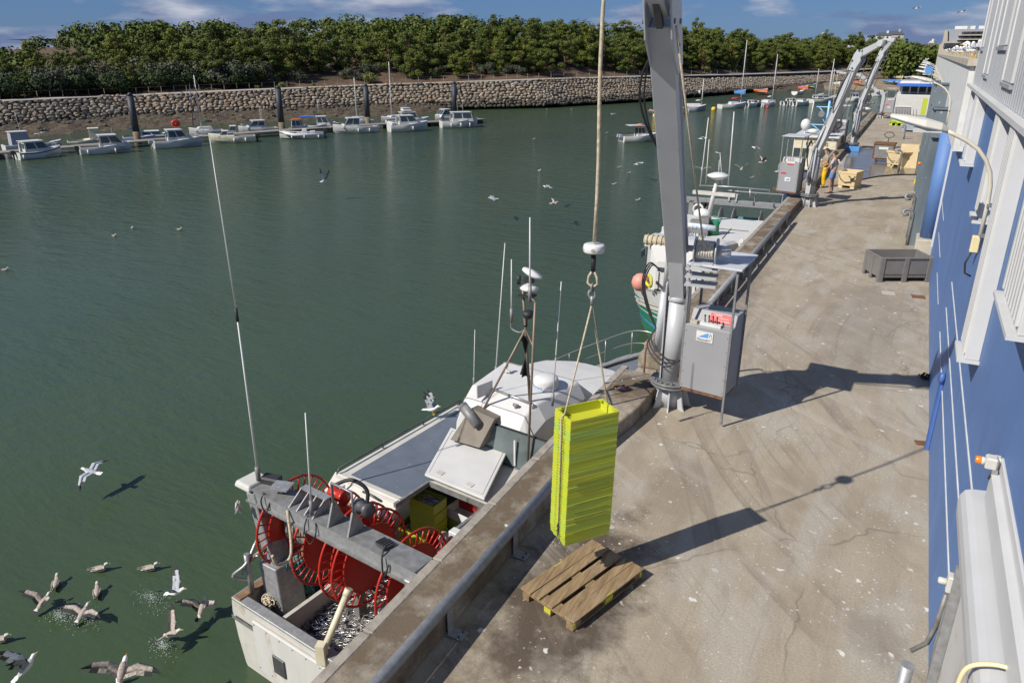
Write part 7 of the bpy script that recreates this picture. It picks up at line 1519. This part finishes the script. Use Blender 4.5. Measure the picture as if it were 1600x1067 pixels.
# ================================================================= GULLS
def gull(name,label,pose,cols,wing=(0.5,-.1),tail=0,legs=False,grp=None):
    """+X is the beak. cols = (body, back and wing, tip). pose: fly / up / swim / stand"""
    r=MB(); body,wingm,tip=cols; mats=[body,wingm,tip,'beak']
    st=[(-.30,.0,.010,.006),(-.25,.0,.045,.012),(-.19,.0,.04,.03),(-.10,.005,.068,.062),(.0,.01,.080,.075),(.09,.025,.070,.068),(.155,.05,.045,.050),(.185,.07,.038,.042),(.22,.085,.040,.042),(.255,.083,.026,.028),(.27,.078,.010,.011)]
    up=pose in('swim','stand'); rs=[]
    for i,(x,z,ry,rz_) in enumerate(st):
        if up and i>=6: x-=.05; z+=.075
        if pose in('fly','up') and i<=1: ry*=1.6
        rs.append([Vector((x,ry*math.cos(a),z+rz_*math.sin(a))) for a in [k*math.tau/10 for k in range(10)]])
    o=len(r.v); n=10
    for q in rs: r.v+=q
    for i in range(len(rs)-1):
        for j in range(n):
            k=(j+1)%n; r.f.append([o+i*n+j,o+i*n+k,o+(i+1)*n+k,o+(i+1)*n+j]); r.sm.append(True)
            top=j in(1,2,3) ; r.mi.append(1 if (top and 2<=i<=5) or (up and j in(0,1,2,3,4) and 2<=i<=4) else (2 if i==0 and (tail or up) else 0))
    h=rs[-1][0]*.5+rs[-1][5]*.5; r.cur=3; r.cyl(h,h+Vector((.055,0,-.012)),.010,.003,5)
    r.cur=2; hx=.228-(.05 if up else 0); hz=.10+(.075 if up else 0)
    for s in (-1,1): r.ball((hx,s*.036,hz-.008),.006,4)
    if pose=='swim' or pose=='stand':
        r.cur=1
        for s in (-1,1):
            r.rings([[Vector((x,s*(y+.012),z+h_)),Vector((x,s*(y+.02),z)),Vector((x,s*y*.6,z-h_*.4))] for x,y,z,h_ in ((.08,.055,.035,.02),(0,.075,.04,.04),(-.12,.068,.035,.035),(-.22,.03,.045,.02),(-.34,.012,.05,.006))],closed=True)
        r.cur=2
        for s in (-1,1): r.cyl((-.24,s*.025,.045),(-.37,s*.008,.055),.016,.004,5)
    else:
        for s in (-1,1):
            d1,d2=wing; # dihedral inner, outer (radians), sweep
            R0=Vector((.02,s*.05,.04)); i1=Vector((.045,s*math.cos(d1)*.20,math.sin(d1)*.20)); i2=Vector((-.055,s*math.cos(d2)*.25,math.sin(d2)*.25)); i3=Vector((-.09,s*math.cos(d2)*.15,math.sin(d2)*.15))
            P=[R0,R0+i1,R0+i1+i2,R0+i1+i2+i3]; ch=[.17,.165,.11,.02]
            secs=[]
            for p_,c in zip(P,ch):
                secs.append([p_+Vector((c*.42,0,0)),p_+Vector((c*.1,0,.012 if c>.05 else .003)),p_+Vector((-c*.58,0,0)),p_+Vector((c*.1,0,-.008 if c>.05 else -.003))])
            # subdivide outer part so that the tip takes the dark colour
            mid=[a.lerp(b,.55) for a,b in zip(secs[2],secs[1])]; seq=[secs[0],secs[1],[a.lerp(b,.5) for a,b in zip(secs[1],secs[2])],secs[2],secs[3]]
            for i in range(len(seq)-1):
                r.cur=1 if i<3 else 2; r.rings([seq[i],seq[i+1]],cap=False)
                if i<3: # flight feathers along the trailing edge
                    r.cur=2 if (i==2 or body=='gull_pale') else 1
                    for k in range(5):
                        a=seq[i][2].lerp(seq[i+1][2],k/5); b=seq[i][2].lerp(seq[i+1][2],(k+.95)/5); f=Vector((-.06-.01*i,s*.008*i,0)); r.add([a+Vector((.02,0,.002)),b+Vector((.02,0,.002)),b+f,a+f*.92],[(0,1,2,3)])
            r.cur=2
            for k in range(4):
                a=secs[3][2].lerp(secs[2][2],k/4); f=Vector((-.05-.02*k,s*.05,0)); r.add([a+Vector((.03,0,0)),a+Vector((-.0,s*.01,0)),a+f],[(0,1,2)])
        r.cur=2 if tail else 0
        for k in range(5):
            a=(k-2)*.22; r.add([Vector((-.24,.02*math.sin(a)*4,.0)),Vector((-.24,.03*math.sin(a)*4+.01,.0)),Vector((-.24-.11*math.cos(a),.11*math.sin(a)+.015,0)),Vector((-.24-.11*math.cos(a),.11*math.sin(a)-.015,0))],[(0,1,2,3)])
    if legs:
        r.cur=3
        for s in (-1,1): r.cyl((-.0,s*.03,-.05),(.0,s*.03,-.17),.006,n=5); r.box((.02,s*.03,-.172),(.05,.035,.006))
    ob=r.build(name,mats); tag(ob,label,'gull',grp); return ob
AD=('gull_white','gull_grey','gull_black'); JV=('gull_pale','gull_brown','gull_black')
used_g={}
def place(key,P,yaw,label,grp=None,pitch=0,roll=0,s=1.0,**k):
    if key not in used_g:
        o=gull('gull',label,**k); used_g[key]=o
    else:
        o=used_g[key].copy(); COL.objects.link(o); o['label']=label
    o['group']=grp or 'x'
    if not grp: del o['group']
    s*=.72; o.location=P; o.rotation_euler=(roll,pitch,yaw+YAW); o.scale=(s,s,s); return o
K_fly=dict(pose='fly',cols=AD,wing=(.35,-.25)); K_dn=dict(pose='fly',cols=AD,wing=(.15,-.5)); K_up=dict(pose='up',cols=AD,wing=(1.05,.75)); K_upj=dict(pose='up',cols=JV,wing=(.9,.5),tail=1); K_flyj=dict(pose='fly',cols=JV,wing=(.35,.1),tail=1); K_sw=dict(pose='swim',cols=JV); K_swa=dict(pose='swim',cols=AD); K_st=dict(pose='stand',cols=AD,legs=True); K_hi=dict(pose='up',cols=AD,wing=(1.3,1.15))
pi_=math.pi
# around the stern
place('dn',pz(142,737,-2.75),pi_-.25,'white gull gliding alone above the water left of the net boat',None,0,-.25,1.15,**K_dn)
SG='gulls feeding on the water beside the fishing boat'
place('sw',pz(158,889,WL+.05),.2,'brown young gull swimming, left one of the two furthest out, beak to the right',SG,**K_sw)
place('sw',pz(236,888,WL+.05),.15,'brown young gull swimming, right one of the two furthest out',SG,**K_sw)
place('sw',pz(88,911,WL+.05),1.8,'pale brown gull swimming away, above the left splashing gull',SG,**K_sw)
place('sw',pz(152,924,WL+.05),1.9,'brown gull swimming behind the gull with wide splashing wings',SG,**K_sw)
place('sw',pz(2,1000,WL+.05),0.1,'brown gull cut by the left edge of the picture',SG,**K_sw)
place('upj',pz(68,941,WL+.15),1.2,'brown winged gull with fanned white tail leftmost among the flappers',SG,-.3,0,1.0,**K_upj)
place('flyj',pz(130,958,WL+.12),1.3,'brown gull with wide spread wings splashing in the water',SG,-.3,0,1.0,**K_flyj)
place('up',pz(276,925,-2.6),-.15,'white grey gull with raised wings landing towards the right',SG,-.25,.1,1.0,**K_up)
place('upj',pz(316,950,WL+.25),1.5,'brown gull with barred fan tail nearest the boat stern',SG,-.35,0,1.0,**K_upj)
place('upj',pz(270,990,WL+.2),-.1,'dark brown gull rising from the water with raised wings, beak to the right',SG,-.3,.2,1.05,**K_upj)
place('hi',pz(42,1042,-2.4),.9,'white gull with both wings raised in the lower left corner',SG,-.5,0,1.05,**K_hi)
place('flyg',pz(190,1050,-2.3),pi_/2+.15,'large gull with mottled wing stretched left at the bottom edge',SG,-.3,.35,1.15,pose='fly',cols=('gull_white','gull_brown','gull_black'),wing=(.4,.2))
# on the shelter roof
P=loc(676,648,-.55); place('stw',Mb@Vector((rl+.03,P.y,ZR+.23)),-.35,'white gull with lifted wings standing on the rail of the shelter roof',None,-.2,0,.9,pose='up',cols=AD,wing=(1.35,1.5),legs=True)
# channel
CG='gulls over the channel'
for k,(key,x,y,z,yaw,lb,kw) in enumerate((
 ('fly',770,311,-2.0,pi_+.3,'white gull flying low, left of the pair near the hoist rope',K_fly),('fly',855,293,-2,pi_-.3,'grey white gull flying, upper one left of the hoist rope',K_fly),('flyj',865,318,-2,.2,'brownish gull with spread wings below the grey white one by the rope',K_flyj),
 ('fly',998,257,-2,0,'gull gliding with flat wings right of the hoist rope, below the white work boat',K_fly),('fly',957,179,-1,.8,'tiny white gull flying above the channel left of the work boat',K_fly),('hi',507,283,-2,1.2,'tiny white gull alone in mid channel below the inflatable boat',K_hi),
 ('fly',1098,217,1,-.3,'white gull flying beside the slim aerials of the green boat',K_fly),('flyj',1097,265,0,1.4,'dark gull with long wings crossing behind the aerials',K_flyj),('fly',1181,232,0,pi_-.3,'grey gull flying between the aerial and the second crane',K_fly),
 ('upj',1159,265,0,1.1,'brown gull flapping right of the tall white aerial',K_upj),('upj',1191,254,0,.1,'brown gull flying just left of the second crane cabinet',K_upj),('hi',1218,268,-1,.3,'white gull beating its wings against the second crane cabinet',K_hi),
 ('fly',1505,19,9,.2,'tiny gull high in the sky left of the grey cladding',K_fly),('fly',1434,14,9,.2,'tiny gull high in the sky above the crane tips',K_fly),('fly',1328,74,7,.4,'white gull gliding in front of the wood left of the crane apex',K_fly),('flyj',1219,131,2,.6,'small pale gull flying in front of the rock wall',K_flyj))):
    P=pz(x,y,z) if z<4 else py(x,y,70); place(key,P,yaw,lb,CG,0,0.15*((k%3)-1),1.35 if k not in(3,5) else 1.9,**kw)
for x,y,lb,key,kw in ((207,357,'white gull swimming left of the long whip aerial','swa',K_swa),(281,359,'brown gull swimming just left of the long whip aerial','sw',K_sw),(179,369,'brown gull swimming, lower of the three left of the whip aerial','sw',K_sw),(9,422,'brown gull swimming at the left picture edge','sw',K_sw),(843,267,'small white gull floating in mid channel left of the rope','swa',K_swa),(967,262,'small gull floating below the white work boat','sw',K_sw),(983,271,'dark young gull floating right of the small one below the work boat','sw',K_sw),(960,288,'brown gull floating just right of the hoist rope','sw',K_sw),(997,313,'white gull floating left of the near crane boom','swa',K_swa),(1175,278,'dark gull floating behind the green boat gantry','sw',K_sw),(854,171,'white gull floating near the far mud bank','swa',K_swa),(893,171,'second white gull floating near the far mud bank','swa',K_swa),(834,218,'tiny white gull floating beyond the pair of flying gulls','swa',K_swa),(948,208,'gull floating by the stern of the white work boat','sw',K_sw)):
    place(key,pz(x,y,WL+.06),rt.uniform(-1,1),lb,'gulls swimming on the channel',**kw)
# on the roof and lamps
rg=random.Random(4)
for k in range(44):
    y=21.5+68*rg.random()**1.6; x=rg.uniform(.98,1.7)*(1+.006*(y-20)); P=Vector((x,y,5.86+.20)); o=place('st',P,rg.uniform(0,6.2),'white gull standing in the crowd on the flat roof','gulls resting on the hall roof',0,0,1.6,**K_st)
for yy,lb in ((55.5,'left gull standing on the far wall lamp heads'),(56.4,'right gull standing on the far wall lamp heads')):
    place('st',Vector((WB_X-.95,yy-.3,4.42+.93+.17)),rg.uniform(0,6),lb,'gulls on the lamps',**K_st)
place('st',py(1313,255,37.9)+Vector((0,0,0)),2.0,'white gull standing on the edge of the beige tub beside the man',None,**K_st)
# splashes
for k,(x,y,r_,lb) in enumerate(((126,962,.42,'white splash under the brown gull with wide wings'),(238,938,.40,'fine spray trail left of the landing white gull'),(256,1012,.30,'small splash at the tail of the dark brown gull'),(95,966,.3,'thin line of drops left of the splashing gull'))):
    P=pz(x,y,WL+.03); m=MB(); rs_=random.Random(k)
    for j in range(420 if k<1 else 220):
        a=rs_.uniform(0,6.3); d=r_*abs(rs_.gauss(0,.42)); q=P+Vector((d*math.cos(a)*1.5,d*math.sin(a)*.7,rs_.uniform(0,.16)*(1-d/r_)+.0)); m.add([Vector(v)*rs_.uniform(.002,.0085) for v in ICO],ICF,True,Matrix.Translation(q))
    tag(m.build('splash','foam'),lb,'splash',kind='stuff')
# ================================================================= PEOPLE
def skin_part(name,mt,verts,edges,rad,parent,sub_=2,root=0):
    me=bpy.data.meshes.new(name); o0=ORG.get(parent.name,Vector()); me.from_pydata([tuple(Vector(v)-o0) for v in verts],edges,[]); me.materials.append(MATS[mt]); o=bpy.data.objects.new(name,me); COL.objects.link(o); o.parent=parent
    sm_=o.modifiers.new('s','SKIN'); sm_.use_smooth_shade=True
    for i,r in enumerate(rad):
        sv=me.skin_vertices[0].data[i]; sv.radius=(r if isinstance(r,tuple) else (r,r)); sv.use_root=(i==root)
    ss=o.modifiers.new('u','SUBSURF'); ss.levels=sub_; ss.render_levels=sub_
    dg=bpy.context.evaluated_depsgraph_get(); dg.update(); me2=bpy.data.meshes.new_from_object(o.evaluated_get(dg)); o.modifiers.clear(); o.data=me2; return o
def person(label,P,yaw,hgt,top,bottom,hair,arms,bottom_len='short',cat='person',bald=False,foot='rubber',lean=0,bottom_name='shorts'):
    r=thing('person',label,cat,P); k=hgt/1.78; c,s=math.cos(yaw),math.sin(yaw)
    def T(x,y,z): # x forward, y left
        x+=lean*max(0,z-.9); return Vector((P.x+k*(c*x-s*y),P.y+k*(s*x+c*y),P.z+k*z))
    V=[T(0,0,.95),T(0,0,1.15),T(.01,0,1.38),T(.02,0,1.50),T(.04,0,1.58),T(.05,0,1.68),T(.04,0,1.755)]; E_=[(0,1),(1,2),(2,3),(3,4),(4,5),(5,6)]; Rr=[(.15,.11),(.135,.10),(.155,.105),(.065,.06),(.06,.065),(.085,.10),(.06,.075)]
    def limb(pts,rad,at):
        b=len(V); V.extend(pts); Rr.extend(rad); E_.append((at,b)); E_.extend([(b+i,b+i+1) for i in range(len(pts)-1)])
    AJ=[]
    for sd,(el,ha) in zip((1,-1),arms):
        sh=T(.0,sd*.19,1.42); limb([sh,T(*el),T(*ha)],[.052,.042,.030],2); AJ.append((sh,T(*el),T(*ha)))
    LJ=[]
    for sd,off in ((1,.06),(-1,-.06)):
        hp,kn_,an_,to=T(0,sd*.095,.88),T(off*.5+.02,sd*.11,.50),T(off*.4-.02,sd*.12,.085),T(off*.4+.13,sd*.135,.03); limb([hp,kn_,an_,to],[.085,.058,.040,.030],0); LJ.append((hp,kn_,an_,to))
    body=skin_part('body','skin',V,E_,[(a*k if not isinstance(a,tuple) else (a[0]*k,a[1]*k)) for a in Rr],r)
    # hands: palm and five bent fingers
    for sh,el,ha in AJ:
        d=(ha-el).normalized(); side=d.orthogonal().normalized(); up_=d.cross(side); vs=[ha,ha+d*.05*k]; ed=[(0,1)]; rd_=[.022*k,.034*k]
        for j,(o_,L_) in enumerate(((-.030,.062),(-.010,.075),(.010,.072),(.028,.055))):
            b=len(vs); vs+=[ha+d*.085*k+side*o_*k,ha+d*(.085+L_*.5)*k+side*o_*1.1*k+up_*.008*k,ha+d*(.085+L_*.85)*k+side*o_*1.1*k+up_*.03*k]; ed+=[(1,b),(b,b+1),(b+1,b+2)]; rd_+=[.009*k,.008*k,.007*k]
        b=len(vs); vs+=[ha+d*.04*k-side*.045*k,ha+d*.075*k-side*.06*k+up_*.02*k]; ed+=[(1,b),(b,b+1)]; rd_+=[.010*k,.008*k]
        ORG[body.name]=ORG[r.name]; skin_part('hand','skin',vs,ed,rd_,r,1)
    # face and hair
    m=MB(); m.ball(T(.155,0,1.675),.017*k,6); m.build('nose','skin',r); m=MB()
    for sd in (-1,1): m.ball(T(.135,sd*.035,1.70),.011*k,6)
    m.box(T(.142,0,1.628),(.02*k,.045*k,.008*k),yaw); m.build('face_marks','hair_dark',r); m=MB()
    for sd in (-1,1): m.ball(T(.045,sd*.088,1.68),.024*k,7,sz=(.6,.5,1.2))
    m.build('ear','skin',r)
    m=MB(); rh=random.Random(1)
    hc=T(.03,0,1.715); rs=[]
    for i in range(7):
        a=-.25+ (math.pi/2+.25)*i/6; rs.append([hc+Vector((c*(math.cos(a)*math.cos(q)*.108*k-.015*k)-s*math.cos(a)*math.sin(q)*.096*k, s*(math.cos(a)*math.cos(q)*.108*k-.015*k)+c*math.cos(a)*math.sin(q)*.096*k, math.sin(a)*.092*k+ (.02*k if math.cos(q)>.3 else -.025*k)*(1 if i<3 else .5))) for q in [j*math.tau/16 for j in range(16)]])
    m.rings(rs); m.build('hair',hair,r)
    if bald: m=MB(); m.ball(T(.02,0,1.79),.055*k,10,sz=(1,1,.5)); m.build('scalp','skin',r)
    # clothes
    tv=[T(0,0,.90),T(0,0,1.15),T(.01,0,1.38),T(.02,0,1.475)]; te=[(0,1),(1,2),(2,3)]; tr_=[(.168,.13),(.155,.12),(.172,.122),(.085,.085)]
    for sh,el,ha in AJ:
        b=len(tv); tv+=[sh,sh.lerp(el,.72)]; te+=[(2,b),(b,b+1)]; tr_+=[.072,.068]
    skin_part('shirt',top,tv,te,[(a*k if not isinstance(a,tuple) else (a[0]*k,a[1]*k)) for a in tr_],r)
    bv=[T(0,0,1.0),T(0,0,.90)]; be=[(0,1)]; br=[(.162,.125),(.172,.135)]
    for hp,kn_,an_,to in LJ:
        b=len(bv)
        if bottom_len=='short': bv+=[hp,hp.lerp(kn_,.80)]; be+=[(1,b),(b,b+1)]; br+=[.108,.100]
        else: bv+=[hp,kn_,an_+Vector((0,0,.02))]; be+=[(1,b),(b,b+1),(b+1,b+2)]; br+=[.118,.095,.085]
    skin_part(bottom_name,bottom,bv,be,[(a*k if not isinstance(a,tuple) else (a[0]*k,a[1]*k)) for a in br],r)
    if bottom_len!='short':
        bib=[T(.01,0,.95),T(.02,0,1.3)]; skin_part('bib',bottom,bib,[(0,1)],[(.172*k,.135*k),(.150*k,.128*k)],r,1)
    for hp,kn_,an_,to in LJ:
        m=MB(); fd=(to-an_); fd.z=0; a_=math.atan2(fd.y,fd.x); q=an_+fd*.42; m.box((q.x,q.y,P.z+.016),(.27*k,.10*k,.028),a_)
        if foot=='rubber': m.box((q.x,q.y,P.z+.07),(.06*k,.10*k,.02),a_)
        m.build('shoe','rubber',r,bevel=.008)
    return r
Pm=pz(1297,302); person('dark haired man in a grey shirt and blue shorts standing on the quay',Pm,math.radians(170),1.86,'shirt_grey','shorts_blue','hair_dark',(((.10,.26,1.18),(.28,.16,1.02)),((.18,-.22,1.16),(.34,-.10,1.22))))
Pn=pz(1285,293); person('man in yellow oilskin trousers half hidden behind the second crane',Pn,math.radians(200),1.80,'shirt_olive','oilskin','hair_dark',(((.05,.27,1.18),(.22,.18,1.05)),((.12,-.25,1.2),(.30,-.12,1.1))),bottom_len='long',bottom_name='oilskin_trousers')
q=pz(691,836,-1.15); person('grey haired fisherman aboard the near boat, only head and shoulders showing',Vector((q.x+.02,q.y,-2.73)),math.radians(120),1.60,'shirt_olive','oilskin','hair_grey',(((.15,.25,1.15),(.32,.12,1.05)),((.15,-.25,1.15),(.32,-.12,1.05))),bottom_len='long',bald=True,bottom_name='oilskin_trousers')

for o in bpy.data.objects:
    if o.parent is None and 'label' in o and not 4<=len(o['label'].split())<=16: print('LABEL',len(o['label'].split()),o['label'])
